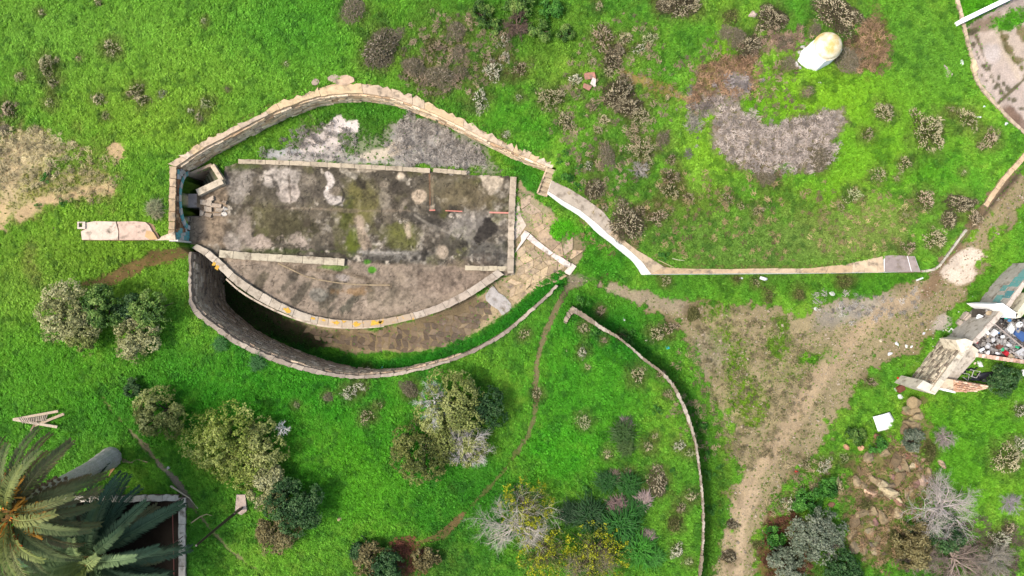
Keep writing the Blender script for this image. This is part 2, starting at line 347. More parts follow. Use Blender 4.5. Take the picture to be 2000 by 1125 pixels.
# zones: (shape, edge softness px, edge wander px, opacity, colour, green share left, tint of what grows there)
SOIL = A(150, 125, 100); STRAW = A(196, 176, 130); GRAVEL = A(164, 143, 114); BROWN = A(112, 82, 58); TRACK = A(182, 158, 126); PALE = A(226, 208, 188)
DRYG = A(176, 160, 146); LITTER = A(112, 70, 52); TAN = A(168, 132, 92)
G_BRIGHT = A(136, 200, 54); G_LIME = A(170, 208, 74); G_DEEP = A(100, 174, 48); G_OLIVE = A(120, 160, 52); G_DARK = A(32, 92, 26); G_YEL = A(166, 192, 60)
SHRUBS = """82,24,9,t,alone near the top left corner|193,3,10,t,cut by the top edge, left part of the meadow|220,95,18,t,alone in the middle of the upper left meadow|97,130,26,t,largest in the upper left meadow|105,163,15,t,hanging below the largest one in the upper left meadow|42,150,14,t,left of the largest one in the upper left meadow
155,115,10,n,small, right of the largest one in the upper left meadow|100,202,14,t,lowest of the column below the largest upper left one|20,215,22,n,beside the straw patch at the left edge|8,256,15,d,at the left edge above the bare soil|194,194,14,t,left of the pair above the round bare spot|207,226,12,t,below its pair-mate above the round bare spot
268,176,17,t,upper of the broken ring in the left meadow|282,196,15,t,lower of the broken ring in the left meadow|254,183,10,n,left of the broken ring in the left meadow|317,184,12,p,faint, right of the broken ring in the left meadow|405,202,14,g,upper of three behind the arched wall's left arm|390,229,12,t,lowest of three behind the arched wall's left arm|372,216,8,p,smallest of three behind the arched wall's left arm|446,175,8,d,tiny, near the bend behind the arched wall|400,42,10,g,small, in the lush green below the top edge
690,20,26,d,sprawling at the top edge above the arched wall|745,96,36,d,big and tangled above the crown of the arched wall|810,134,24,d,below the big tangled one above the arched wall|860,152,28,d,long and low, near the right shoulder of the arched wall|892,62,24,d,left of the pale thistles in the top middle|896,104,16,d,between the dark tangles and the pale thistles|842,90,16,o,between two dark tangles above the arched wall|905,142,15,d,right of the long low one by the arched wall|985,80,15,p,topmost of the pale group in the top middle
988,110,13,p,second from the top of the pale group in the top middle|965,142,23,p,biggest of the pale group in the top middle|938,195,23,p,standing alone just above the arched wall's right arm|990,264,10,p,small, touching the arched wall's right arm|560,125,7,p,tiny, in the lush grass above the arched wall|1015,136,20,n,right of the biggest pale one in the top middle|1014,191,11,p,faint, below the pinkish one in the top middle|1178,72,24,n,tall clump at the top, left of the brown slope
1222,75,16,t,right of the tall pinkish clump near the top|1266,78,18,g,wide and sparse, right end of the row near the top|1245,97,14,p,whitish, under the row near the top|1196,120,20,k,middle of the chain below the tall pinkish clump|1188,141,16,t,lower end of the chain under the tall pinkish clump|1211,104,13,k,upper part of the chain under the tall pinkish clump|1156,122,11,g,left of the chain under the tall pinkish clump|1124,156,17,p,left of the broken brick block
1135,188,9,p,just below the broken brick block|1078,193,29,t,large oval left of the mound, above the arched wall's end|1104,238,21,t,swept one hanging below the large oval|1158,210,13,n,small, left of the big dark mass on the mound|1208,188,36,k,biggest mass on the left side of the mound|1250,228,22,t,tail of the biggest mass on the mound|1232,212,22,k,middle of the biggest mass on the mound|1182,238,13,t,below left of the biggest mass on the mound|1170,256,11,t,lowest left under the biggest mass on the mound|1238,258,13,n,below the tail of the biggest mass
1294,272,19,d,right of the tail of the biggest mass on the mound|1326,8,32,k,spread along the top edge right of the middle|1296,14,18,k,left half of the spread along the top edge|1356,14,18,t,right half of the spread along the top edge|1170,12,11,t,small, near the top edge in the dark weeds|1425,36,17,o,left of the pale oblong boulder|1462,88,24,k,above the yellow-green hollow of the brown slope|1436,72,20,d,upper left of the hollow on the brown slope
1506,40,30,k,big and dark beside the pale oblong boulder|1630,28,40,k,largest dark one above the domed shrine|1590,60,18,d,touching the upper left of the domed shrine|1652,118,24,d,right of the domed shrine|1540,126,18,d,left of the domed shrine's broken side|1577,180,15,d,alone in the grass below the domed shrine|1725,222,23,t,above the right arm of the grey scrub patch|1692,262,17,t,left of the wide mound clump, right of the grey scrub|1810,262,36,t,widest on the right side of the mound
1856,213,11,n,small, above right of the widest right-hand one|1888,232,22,t,near the lower court kerb|1932,272,20,n,close to the kerb at the right edge|1184,303,22,d,greyish, left of the chain on the mound's left slope|1256,295,27,t,upper end of the chain on the mound's left slope|1310,312,15,n,right of the upper chain on the mound's left slope|1258,330,14,t,middle of the chain on the mound's left slope|1146,326,13,p,straw-pale, above the white wall coping
1310,346,19,n,upper of two stacked ones on the mound's left|1309,374,23,t,lower of the two stacked ones on the mound's left|1346,386,12,n,small, right of the two stacked ones on the mound|1160,370,24,k,by the upper end of the white wall coping|1181,406,13,k,on the edge of the white wall coping|1224,436,34,k,biggest beside the white wall, above its bend|1251,411,13,n,above right of the biggest one beside the white wall|1286,424,21,n,right of the biggest one beside the white wall|1420,390,16,n,left of the pair below the grey scrub patch|1446,403,10,t,right of the pair below the grey scrub patch
1480,412,14,n,faint and low below the grey scrub patch|1497,348,20,d,at the lower tip of the grey scrub patch|1600,308,25,d,dark lump in the right half of the grey scrub patch|1664,381,18,g,small green-grey, on the mound's right slope|1716,340,17,t,left of the two in the right-hand meadow slope|1764,320,18,t,right of the two in the right-hand meadow slope|1750,350,10,n,below the two in the right-hand meadow slope|1805,392,23,n,straw-brown, mid right slope of the mound
1766,420,10,t,small, left of the road kerb slope|1872,398,25,k,big one above the road kerb corner|1900,424,16,n,overhanging the road kerb corner|1852,430,18,k,left of the one overhanging the road kerb corner|1824,468,22,t,near the lower road kerb curve|1773,482,16,n,just above the grey corner slab|1880,336,10,g,tiny grey, near the upper road kerb|1640,402,12,n,faint pinkish, low on the mound's right|1532,82,16,d,on the brown slope left of the shrine
1022,653,16,t,left of the trodden path in the meadow|1140,641,13,t,inside the tip of the meadow wall|1137,688,14,p,in the meadow, below the tip of the meadow wall|1180,664,10,n,on the inner side of the meadow wall tip|1148,716,10,t,faint, middle of the lower meadow|1245,734,20,t,largest thistle inside the meadow wall bend|1290,730,11,n,close to the meadow wall bend|1306,768,13,t,hugging the inner side of the meadow wall|1172,606,13,n,outside the tip of the meadow wall|1282,652,18,t,in the green strip outside the meadow wall
1305,640,18,n,at the dirt road edge outside the meadow wall|1215,655,10,t,leaning on the outside of the meadow wall|1354,612,15,o,at the fork of the dirt road|1140,822,18,g,round, in the middle of the lower meadow|1050,768,13,t,growing on the trodden meadow path|685,766,19,p,below the outer ditch wall, left of two|706,754,13,p,below the outer ditch wall, right of two|718,812,18,t,in the lower meadow left of the silver dead tree|742,790,9,t,above the one left of the silver dead tree
720,723,12,p,growing out of the top of the ditch wall|800,760,19,d,purplish, beside the silver dead tree|580,790,10,g,flat, in the lower meadow under the ditch wall|640,775,12,d,dull, under the ditch wall's lowest bend|1186,886,14,t,left of the long dark grass clump in the lower meadow|1265,872,15,t,right of the long dark grass clump in the lower meadow|1279,850,10,t,small, above right of the long dark grass clump|1284,942,23,k,round dark one in the lower right meadow|1326,870,13,p,whitish, near the lower meadow wall|1346,884,12,g,touching the lower meadow wall
1349,968,14,t,beside the lower stretch of meadow wall|1330,990,14,n,left of the lower stretch of meadow wall|1316,1022,20,o,between long grass and meadow wall, near the bottom|1322,1072,18,p,near the bottom end of the meadow wall|1345,1095,14,g,at the bottom end of the meadow wall|1226,922,14,n,above the long grass clumps|1360,870,8,t,tiny, on the inner edge of the lower meadow wall|1962,896,34,t,large, at the right edge below the ruin|1990,868,18,p,at the right edge, above the large one
1968,1030,16,k,small dark one at the lower right edge|1950,1056,24,p,pale one at the lower right edge|1608,910,22,p,straw-coloured among the bushes by the road bend|1545,982,18,p,straw-coloured at the road edge, lower right|1575,902,14,t,at the road bend above the straw-coloured one|1640,958,13,t,between the dark weeds and the outcrop|1428,1025,13,k,upper of two between the road's wheel tracks|1424,1086,17,k,lower of two between the road's wheel tracks|1480,1062,13,o,on the right bank of the road near the bottom
1990,800,18,p,white-flecked, at the right edge under the ruin|1476,552,11,t,under the long mound wall, at its foot|1300,548,14,t,under the white wall's lower corner|1650,550,16,o,on the verge under the long mound wall|1440,545,10,o,tiny, at the foot of the long mound wall|1700,745,14,n,in the grass beside the dirt road, left of the red packet|1500,575,12,o,on the verge edge above the dirt road|1690,985,14,o,between the upper and the lowest outcrop|1748,1052,17,o,right of the lowest outcrop|1650,897,14,g,left of the upper outcrop, by a boulder|1762,1084,18,d,below right of the lowest outcrop|1815,882,16,o,right of the ledge above the grey leafless bush|1560,575,14,o,on the verge beside the white plastic bag""".replace('\n', '|').split('|')
SH_XYR = [tuple(float(v) for v in q.split(',', 3)[:3]) for q in SHRUBS]
ZONES = [
    # tones of green
    (blob(250, 70, 420, 190), 120, 60, 0.45, None, 1, A(122, 186, 52)),
    (blob(60, 120, 110, 150), 90, 50, 0.5, None, 1, A(138, 186, 60)),
    (blob(300, 190, 160, 60), 60, 30, 0.5, None, 1, G_YEL),
    (blob(620, 80, 140, 110), 60, 40, 0.4, None, 1, A(84, 168, 34)),
    (blob(1000, 60, 130, 70), 50, 40, 0.6, None, 1, A(84, 140, 34)),
    (blob(850, 130, 130, 80, 25), 60, 40, 0.5, None, 0.9, A(112, 150, 44)),
    (blob(1010, 230, 70, 60, 30), 40, 30, 0.5, None, 1, A(54, 160, 22)),
    (blob(1480, 440, 250, 90), 70, 40, 0.6, None, 0.95, A(112, 158, 48)),
    (blob(1370, 290, 70, 130), 50, 40, 0.5, None, 1, G_LIME),
    (blob(1700, 250, 150, 120), 60, 50, 0.55, None, 1, A(136, 196, 34)),
    (blob(1800, 110, 80, 130), 60, 40, 0.45, None, 1, A(128, 178, 60)),
    (blob(1830, 330, 60, 50), 40, 40, 0.5, None, 1, A(84, 168, 30)),
    (blob(1540, 470, 200, 50), 50, 40, 0.5, None, 0.95, A(128, 160, 66)),
    (blob(190, 470, 200, 110), 90, 50, 0.4, None, 1, G_YEL),
    (blob(90, 700, 120, 160), 60, 50, 0.5, None, 1, A(110, 186, 36)),
    (blob(500, 780, 260, 110), 90, 50, 0.6, None, 1, A(52, 158, 18)),
    (blob(760, 930, 190, 130), 80, 50, 0.5, None, 1, A(70, 168, 22)),
    (blob(700, 930, 90, 60, 60), 50, 30, 0.5, None, 1, A(110, 186, 30)),
    (blob(930, 1000, 110, 110), 60, 40, 0.6, None, 1, A(44, 132, 22)),
    (blob(1150, 760, 120, 170), 60, 50, 0.5, None, 1, A(64, 170, 18)),
    (blob(1100, 890, 70, 60), 40, 30, 0.5, None, 1, A(70, 178, 16)),
    (blob(1190, 640, 90, 60, 35), 40, 20, 0.5, None, 1, A(36, 132, 20)),
    (line(26, (1150, 610), (1240, 680), (1300, 725), (1345, 790), (1385, 880), (1395, 1000), (1390, 1100)), 20, 8, 0.6, None, 1, A(34, 128, 22)),  # strip outside the meadow wall: the wall's shade painted into the green
    (blob(1180, 490, 60, 60, 45), 30, 15, 0.6, None, 1, A(44, 152, 18)),
    (blob(650, 215, 200, 26), 18, 10, 0.6, None, 1, A(44, 138, 30)),
    (blob(1030, 340, 30, 60, -25), 16, 8, 0.6, None, 1, A(40, 142, 26)),
    (blob(1900, 880, 120, 120), 60, 30, 0.4, None, 1, A(112, 186, 24)),
    (blob(1780, 560, 280, 26), 20, 12, 0.4, None, 1, A(76, 150, 24)),
    (blob(330, 110, 330, 130, 10), 110, 70, 0.6, None, 1, A(150, 200, 66)), (blob(120, 60, 160, 70), 70, 50, 0.5, None, 1, A(142, 196, 70)), (blob(300, 260, 180, 50), 50, 40, 0.6, None, 1, A(160, 200, 60)),
    (blob(560, 60, 120, 60), 60, 40, 0.45, None, 1, A(90, 176, 50)), (blob(1580, 180, 120, 60), 50, 40, 0.6, None, 1, A(164, 214, 48)), (blob(1400, 260, 60, 80), 40, 30, 0.6, None, 1, A(156, 210, 44)), (blob(1640, 370, 110, 40), 40, 30, 0.6, None, 1, A(150, 206, 44)),
    (blob(1560, 470, 230, 46), 40, 40, 0.7, None, 0.95, A(136, 164, 76)), (blob(1420, 470, 90, 40), 40, 30, 0.6, None, 0.95, A(112, 160, 56)), (blob(1690, 440, 90, 50, -20), 40, 36, 0.6, A(150, 136, 88), 0.75, A(150, 172, 80)), (blob(1290, 430, 50, 40), 30, 26, 0.5, None, 1, A(96, 160, 40)),
    (blob(240, 460, 160, 60), 50, 40, 0.5, None, 1, A(150, 196, 54)), (blob(60, 560, 110, 80), 60, 50, 0.5, None, 1, A(156, 190, 70)), (blob(620, 760, 200, 60), 60, 40, 0.5, None, 1, A(66, 166, 26)), (blob(1180, 90, 130, 70), 50, 50, 0.5, A(120, 110, 60), 0.85, A(120, 156, 52)), (blob(1200, 300, 80, 120, 20), 50, 50, 0.45, A(110, 100, 56), 0.85, A(104, 150, 46)), (blob(900, 90, 110, 80), 50, 50, 0.5, A(120, 106, 64), 0.8, A(120, 150, 56)),
    # dry straw and bare soil on the upper left
    (poly((-40, 262), (60, 250), (115, 258), (130, 290), (112, 325), (160, 330), (222, 345), (215, 385), (120, 400), (70, 425), (-40, 440)), 26, 34, 0.85, STRAW, 0.25, A(178, 170, 92)),
    (blob(160, 330, 80, 70), 40, 40, 0.6, A(176, 160, 104), 0.5, A(150, 170, 70)),
    (blob(50, 300, 60, 36), 26, 20, 0.8, A(204, 184, 142), 0.08, None),
    (line(10, (40, 420), (75, 395), (120, 388), (160, 376), (215, 366)), 9, 9, 0.95, A(200, 170, 128), 0.02, None),
    (blob(0, 420, 22, 30), 10, 8, 0.9, A(200, 170, 128), 0.02, None),
    (blob(20, 330, 22, 70), 12, 14, 0.8, A(204, 178, 138), 0.05, None),
    (blob(232, 295, 19, 15, 25), 9, 13, 0.95, A(204, 172, 130), 0.02, None),
    (blob(290, 262, 26, 18), 20, 14, 0.5, A(160, 140, 84), 0.5, None),
    (line(12, (60, 480), (55, 520), (70, 550)), 16, 12, 0.6, A(176, 160, 110), 0.5, A(170, 176, 86)),
    (blob(110, 590, 40, 40), 26, 18, 0.4, A(160, 145, 96), 0.7, A(150, 176, 66)),
    # trodden lines
    (line(13, (160, 556), (205, 548), (240, 534), (285, 512), (330, 498), (368, 490)), 12, 12, 0.95, A(124, 92, 64), 0.05, None),
    (line(4, (75, 620), (110, 668), (140, 705), (185, 755), (215, 790)), 5, 4, 0.75, A(96, 92, 50), 0.35, None),
    (line(3.5, (200, 780), (240, 825), (262, 848)), 5, 5, 0.8, A(140, 128, 88), 0.2, None),
    (line(5, (255, 842), (270, 855), (310, 905), (345, 940), (372, 985), (392, 1010)), 5, 6, 0.95, A(150, 130, 102), 0.08, None),
    (line(4, (392, 1010), (440, 1065), (480, 1100), (530, 1130)), 5, 5, 0.85, A(156, 136, 106), 0.08, None),
    (line(6, (310, 905), (345, 940), (372, 985)), 4, 4, 0.9, A(140, 126, 108), 0.02, None),
    (line(3, (10, 720), (40, 760), (58, 800)), 3, 3, 0.5, A(70, 80, 40), 0.4, None),
    (line(7.5, (1106, 565), (1088, 600), (1070, 638), (1058, 670), (1048, 710), (1046, 745)), 4, 4, 0.95, A(128, 108, 82), 0.06, None),
    (line(5.5, (1046, 745), (1047, 780), (1042, 820), (1030, 852), (1008, 885)), 4, 4, 0.95, A(118, 104, 74), 0.12, None),
    (line(4.5, (1008, 885), (980, 925), (940, 968), (905, 1005)), 5, 4, 0.95, A(106, 98, 60), 0.25, None),
    (line(9, (905, 1005), (880, 1030), (855, 1048), (815, 1062)), 5, 5, 0.95, A(116, 86, 62), 0.1, None),
    (line(15, (800, 1070), (776, 1078), (760, 1085)), 8, 10, 0.9, LITTER, 0.05, None),
    (line(15, (782, 1072), (795, 1100), (800, 1140)), 8, 8, 0.95, LITTER, 0.03, None),
    (blob(800, 1100, 130, 50), 30, 24, 0.5, A(96, 80, 52), 0.6, A(58, 104, 34)),
    (blob(715, 1105, 30, 20), 12, 10, 0.6, A(130, 100, 76), 0.3, None),
    (line(3, (985, 800), (1000, 770)), 3, 2, 0.0, None, 1, None),
    # the dirt road
    (poly((1108, 532), (1180, 548), (1215, 560), (1300, 590), (1345, 592), (1440, 598), (1545, 600), (1640, 588), (1720, 572), (1790, 545), (1835, 515), (1930, 395), (2020, 296), (2020, 372), (1955, 452), (1905, 552), (1860, 610), (1830, 640),
          (1790, 682), (1716, 712), (1668, 760), (1640, 820), (1600, 890), (1545, 930), (1512, 985), (1492, 1040), (1475, 1140), (1384, 1140), (1402, 1040), (1432, 940), (1425, 850), (1388, 750), (1366, 680), (1325, 635), (1250, 590), (1180, 572), (1108, 560)),
     12, 34, 0.95, GRAVEL, 0.1, A(120, 150, 50)),
    (blob(1432, 700, 30, 100, -18), 22, 30, 0.7, A(150, 136, 96), 0.6, A(126, 172, 36)),
    (blob(1520, 670, 22, 40, 10), 16, 16, 0.75, A(140, 140, 90), 0.75, A(118, 160, 42)),
    (blob(1455, 780, 50, 40, -30), 24, 30, 0.7, A(150, 136, 90), 0.6, A(132, 172, 40)),
    (blob(1500, 740, 90, 16, -25), 20, 26, 0.5, A(150, 138, 96), 0.5, A(122, 164, 44)),
    (blob(1580, 700, 14, 10), 8, 6, 0.9, None, 0.85, A(110, 180, 24)),
    (blob(1625, 695, 18, 12, -30), 8, 7, 0.9, None, 0.85, A(104, 172, 24)),
    (blob(1645, 612, 12, 10), 6, 6, 0.8, None, 0.8, A(120, 180, 34)),
    (blob(1690, 600, 90, 24, -8), 20, 14, 0.7, A(176, 166, 152), 0.02, None),
    (blob(1640, 620, 60, 20, -10), 16, 14, 0.5, A(150, 142, 132), 0.05, None),
    (line(16, (1790, 570), (1730, 605), (1690, 640), (1640, 690), (1600, 740), (1565, 800), (1530, 850), (1490, 905), (1455, 960), (1425, 1030), (1405, 1130)), 12, 14, 0.8, TRACK, 0.01, None),
    (line(9, (1400, 700), (1412, 780), (1420, 850)), 9, 9, 0.8, A(164, 146, 112), 0.1, None),
    (blob(1385, 690, 40, 40), 20, 18, 0.6, A(156, 142, 120), 0.1, None),
    (line(14, (1190, 565), (1260, 582), (1330, 600)), 9, 8, 0.8, A(164, 148, 124), 0.02, None),
    (line(13, (1980, 340), (1930, 400), (1880, 465), (1840, 530), (1810, 570)), 12, 8, 0.85, A(138, 112, 88), 0.02, None),
    (line(8, (1550, 930), (1520, 985), (1505, 1040), (1490, 1130)), 9, 8, 0.6, A(150, 118, 92), 0.3, None),
    (line(12, (1475, 960), (1450, 1020), (1440, 1130)), 7, 7, 0.6, A(196, 170, 140), 0.02, None),
    (blob(1390, 1000, 22, 160), 12, 12, 0.5, None, 1, A(112, 156, 40)),
    (blob(1420, 900, 16, 70), 14, 14, 0.5, A(150, 136, 96), 0.5, A(130, 160, 52)),
    (poly((1842, 545), (1838, 532), (1856, 512), (1862, 500), (1888, 483), (1912, 486), (1925, 494), (1918, 512), (1902, 520), (1905, 534), (1897, 548), (1882, 556), (1870, 558)), 4, 8, 0.97, PALE, 0.0, None),
    (blob(1130, 545, 40, 16, 10), 10, 8, 0.7, A(150, 136, 116), 0.08, None),
    (blob(1845, 630, 22, 14, -35), 8, 8, 0.8, A(204, 192, 180), 0.02, None),
    (blob(1762, 568, 20, 14), 8, 8, 0.4, A(156, 136, 110), 0.3, None),
    # dry scrub and bare earth on the mound
    (poly((1396, 236), (1412, 214), (1442, 208), (1475, 224), (1500, 244), (1550, 238), (1600, 226), (1645, 214), (1650, 246), (1640, 280), (1612, 318), (1580, 336), (1540, 326), (1500, 345), (1462, 330), (1430, 312), (1404, 292)), 20, 30, 0.95, DRYG, 0.16, A(150, 140, 96)),
    (poly((1350, 165), (1380, 130), (1410, 108), (1470, 100), (1480, 150), (1478, 170), (1440, 186), (1405, 190), (1350, 215), (1335, 205)), 14, 22, 0.85, A(150, 116, 86), 0.15, A(140, 140, 70)),
    (blob(1440, 160, 34, 18), 12, 12, 0.8, A(176, 162, 156), 0.05, None),
    (blob(1390, 205, 50, 22, -20), 14, 18, 0.8, A(168, 152, 140), 0.12, None),
    (blob(1352, 215, 14, 50), 8, 10, 0.8, A(166, 156, 142), 0.2, None),
    (line(13, (1218, 146), (1260, 158), (1300, 172), (1330, 188)), 12, 8, 0.85, A(178, 136, 92), 0.1, None),
    (blob(1290, 180, 40, 26, 20), 22, 14, 0.6, A(150, 120, 76), 0.4, A(120, 140, 50)),
    (blob(1530, 80, 45, 24, -15), 12, 14, 0.85, A(166, 138, 114), 0.1, None),
    (blob(1695, 95, 40, 50, 20), 18, 18, 0.8, A(146, 114, 84), 0.2, A(130, 140, 60)),
    (blob(1705, 40, 14, 50, 10), 12, 12, 0.7, A(140, 108, 82), 0.2, None),
    (blob(1512, 190, 30, 50, -35), 16, 16, 0.7, A(146, 122, 96), 0.3, None),
    (blob(1500, 320, 40, 26), 14, 14, 0.6, A(140, 112, 86), 0.3, None),
    (blob(1450, 215, 90, 60, 20), 20, 30, 0.0, None, 1, None),
    (blob(1540, 200, 30, 26), 16, 12, 0.7, None, 0.9, A(140, 196, 36)),
    (blob(1470, 205, 20, 22), 10, 10, 0.9, None, 0.95, A(120, 184, 30)),
    (blob(1425, 95, 26, 14), 12, 8, 0.8, None, 0.95, A(146, 196, 40)),
    (blob(1340, 395, 60, 30), 26, 22, 0.45, A(150, 118, 72), 0.6, A(120, 140, 50)),
    (blob(1570, 400, 60, 30, 20), 24, 24, 0.4, A(146, 122, 76), 0.6, A(130, 150, 62)),
    (line(4, (1300, 519), (1450, 521), (1600, 520), (1690, 502)), 5, 4, 0.7, A(140, 110, 82), 0.25, None),
    (line(5, (1230, 478), (1262, 500), (1300, 517)), 5, 4, 0.7, A(130, 104, 78), 0.25, None),
    (line(4, (350, 300), (440, 250), (540, 198), (610, 168)), 4, 3, 0.7, A(96, 74, 54), 0.2, None),
    (line(5, (640, 160), (700, 156), (770, 168), (860, 205), (950, 250), (1060, 302)), 5, 5, 0.6, A(124, 98, 74), 0.3, None),
    # soil between the rocks, leaf litter
    (poly((1758, 775), (1800, 780), (1806, 850), (1796, 900), (1810, 960), (1770, 990), (1740, 1040), (1730, 1090), (1680, 1100), (1655, 1040), (1680, 990), (1660, 960), (1665, 900), (1720, 878), (1752, 850)), 14, 30, 0.85, A(146, 120, 90), 0.16, A(110, 170, 26)),
    (poly((1690, 870), (1760, 865), (1815, 890), (1830, 940), (1810, 990), (1770, 1010), (1760, 1060), (1735, 1110), (1670, 1110), (1645, 1050), (1650, 960), (1665, 900)), 16, 34, 0.6, A(140, 112, 82), 0.4, A(116, 140, 54)),
    (poly((1500, 1010), (1560, 1000), (1600, 1040), (1580, 1100), (1560, 1140), (1480, 1140), (1485, 1060)), 14, 20, 0.85, A(116, 78, 56), 0.12, None),
    (blob(1600, 1110, 60, 40), 20, 20, 0.6, A(90, 70, 48), 0.3, A(60, 90, 30)),
    (blob(1880, 1090, 120, 60), 30, 26, 0.5, A(90, 76, 56), 0.5, A(66, 100, 36)),
    (blob(1180, 1010, 90, 100), 40, 30, 0.4, None, 0.9, A(50, 96, 30)),
    (blob(1260, 960, 90, 160), 50, 40, 0.3, None, 0.95, A(110, 160, 40)),
    (blob(1960, 620, 60, 50), 20, 20, 0.6, A(110, 96, 76), 0.3, None),
    (blob(1955, 740, 60, 40), 24, 20, 0.5, None, 1, A(50, 112, 24)),
    # fort interior: soil under the north wall, gravel, paving beds
    (poly((560, 312), (500, 312), (520, 292), (560, 280), (600, 262), (632, 238), (655, 222), (704, 230), (730, 255), (770, 235), (800, 222), (860, 238), (905, 262), (955, 292), (985, 330), (960, 345), (900, 335), (760, 325), (640, 318)), 12, 16, 0.9, A(158, 148, 132), 0.3, A(96, 140, 44)),
    (poly((770, 240), (800, 224), (850, 240), (890, 262), (930, 285), (950, 315), (925, 330), (850, 328), (790, 318), (765, 300), (762, 268)), 10, 12, 0.95, A(166, 158, 150), 0.04, None),
    (blob(700, 275, 46, 18, -10), 12, 14, 0.5, None, 0.6, A(90, 140, 40)),
    (blob(720, 245, 30, 22), 10, 12, 0.7, None, 0.95, A(84, 140, 34)),
    (blob(605, 245, 26, 26), 10, 10, 0.6, A(140, 120, 110), 0.4, None),
    (poly((634, 248), (650, 226), (668, 224), (676, 234), (700, 230), (709, 248), (700, 262), (676, 260), (655, 264), (634, 262)), 4, 8, 0.97, A(226, 212, 202), 0.0, None),
    (poly((598, 272), (612, 262), (640, 262), (660, 272), (668, 290), (650, 312), (600, 312), (580, 300)), 4, 9, 0.95, A(222, 206, 194), 0.01, None),
    (poly((515, 308), (530, 292), (560, 286), (585, 294), (600, 312)), 6, 10, 0.85, A(196, 190, 190), 0.1, None),
    (poly((560, 300), (640, 296), (700, 304), (800, 322), (640, 318), (540, 312)), 5, 12, 0.8, A(196, 186, 176), 0.05, None),
    (poly((700, 302), (740, 290), (775, 276), (800, 285), (770, 300), (745, 312), (705, 314)), 5, 9, 0.9, A(214, 196, 172), 0.02, None),
    (poly((1012, 345), (1030, 372), (1060, 390), (1085, 420), (1125, 455), (1146, 480), (1140, 505), (1115, 535), (1080, 548), (1045, 572), (1010, 600), (960, 640), (930, 660), (880, 690), (800, 692), (700, 690), (640, 678), (560, 640),
          (500, 600), (560, 620), (650, 640), (740, 640), (860, 610), (940, 570), (985, 540), (1005, 530)), 8, 10, 0.95, A(176, 152, 122), 0.02, None),
    (poly((1015, 375), (1045, 385), (1075, 410), (1065, 440), (1040, 440), (1012, 430)), 10, 12, 0.7, A(160, 140, 122), 0.2, None),
    (blob(1100, 450, 26, 22), 8, 8, 0.95, None, 1, A(92, 184, 24)),
    (blob(1120, 475, 30, 26), 14, 14, 0.6, A(142, 118, 98), 0.15, None),
    (poly((640, 650), (720, 640), (850, 615), (940, 575), (965, 590), (940, 640), (870, 680), (780, 690), (660, 680)), 14, 16, 0.7, A(108, 90, 68), 0.02, None),
    (poly((400, 480), (480, 570), (600, 640), (660, 655), (600, 690), (420, 620), (385, 560)), 14, 12, 0.9, A(50, 42, 32), 0.15, A(36, 84, 22)),  # left ditch floor: dark soil, with the black shadow by the parapet painted in
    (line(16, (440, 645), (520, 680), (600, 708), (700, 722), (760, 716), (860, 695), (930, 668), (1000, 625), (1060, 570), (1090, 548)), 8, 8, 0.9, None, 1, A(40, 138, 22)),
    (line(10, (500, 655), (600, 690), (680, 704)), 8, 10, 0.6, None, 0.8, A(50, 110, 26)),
    (poly((55, 975), (352, 975), (352, 1200), (55, 1200)), 3, 0, 1.0, A(20, 17, 14), 0.0, None),  # pit floor: soil darkened to near black, painting in the shade of the depth
    (poly((346, 340), (372, 338), (392, 345), (400, 385), (402, 425), (392, 432), (345, 434)), 3, 3, 1.0, A(140, 124, 106), 0.0, None),
    # concrete court at the top right
    (poly((1885, 52), (1990, -10), (2400, -300), (2400, 300), (2012, 270), (1985, 246), (1958, 217), (1910, 158), (1898, 110)), 3, 0, 1.0, A(190, 172, 158), 0.0, None),
    (blob(1930, 45, 36, 16, -20), 12, 10, 0.8, A(126, 102, 84), 0.05, None),
    (blob(1965, 85, 60, 40), 20, 20, 0.4, A(196, 176, 152), 0.0, None),
    (line(9, (1950, 60), (1970, 105), (1990, 150)), 6, 8, 0.4, A(206, 186, 156), 0.0, None),
    (line(2.5, (1908, 70), (1922, 110), (1930, 130), (1940, 150)), 3, 3, 0.8, A(100, 78, 58), 0.1, None),
    (line(3, (1890, 60), (1910, 58)), 3, 4, 0.8, A(84, 70, 50), 0.2, None),
    (line(2.5, (1925, 135), (1940, 155), (1955, 172), (1962, 185)), 4, 5, 0.85, A(92, 76, 54), 0.1, None),
    (line(3, (1946, 205), (1975, 178), (2010, 145)), 2, 3, 0.9, A(92, 78, 58), 0.1, None),
    (line(3, (1955, 60), (1964, 90), (1975, 110), (1988, 125)), 5, 6, 0.8, A(110, 96, 70), 0.3, A(120, 130, 60)),
    (blob(1893, 64, 6, 4), 2, 5, 0.9, A(92, 82, 66), 0.05, None),
    (blob(1905, 61, 5, 3), 2, 5, 0.9, A(92, 82, 66), 0.05, None),
    (blob(1901, 88, 5, 5), 2, 5, 0.9, A(92, 82, 66), 0.05, None),
    (blob(1912, 113, 4, 5), 2, 5, 0.9, A(92, 82, 66), 0.05, None),
    (blob(1922, 128, 6, 5), 2, 5, 0.9, A(92, 82, 66), 0.05, None),
    (blob(1932, 135, 7, 5), 2, 5, 0.9, A(92, 82, 66), 0.05, None),
    (blob(1935, 128, 5, 4), 2, 5, 0.9, A(92, 82, 66), 0.05, None),
    (blob(1918, 146, 5, 5), 2, 5, 0.9, A(92, 82, 66), 0.05, None),
    (blob(1928, 158, 4, 4), 2, 5, 0.9, A(92, 82, 66), 0.05, None),
    (blob(1940, 158, 6, 6), 2, 5, 0.9, A(92, 82, 66), 0.05, None),
    (blob(1948, 166, 6, 6), 2, 5, 0.9, A(92, 82, 66), 0.05, None),
    (blob(1944, 172, 5, 4), 2, 5, 0.9, A(92, 82, 66), 0.05, None),
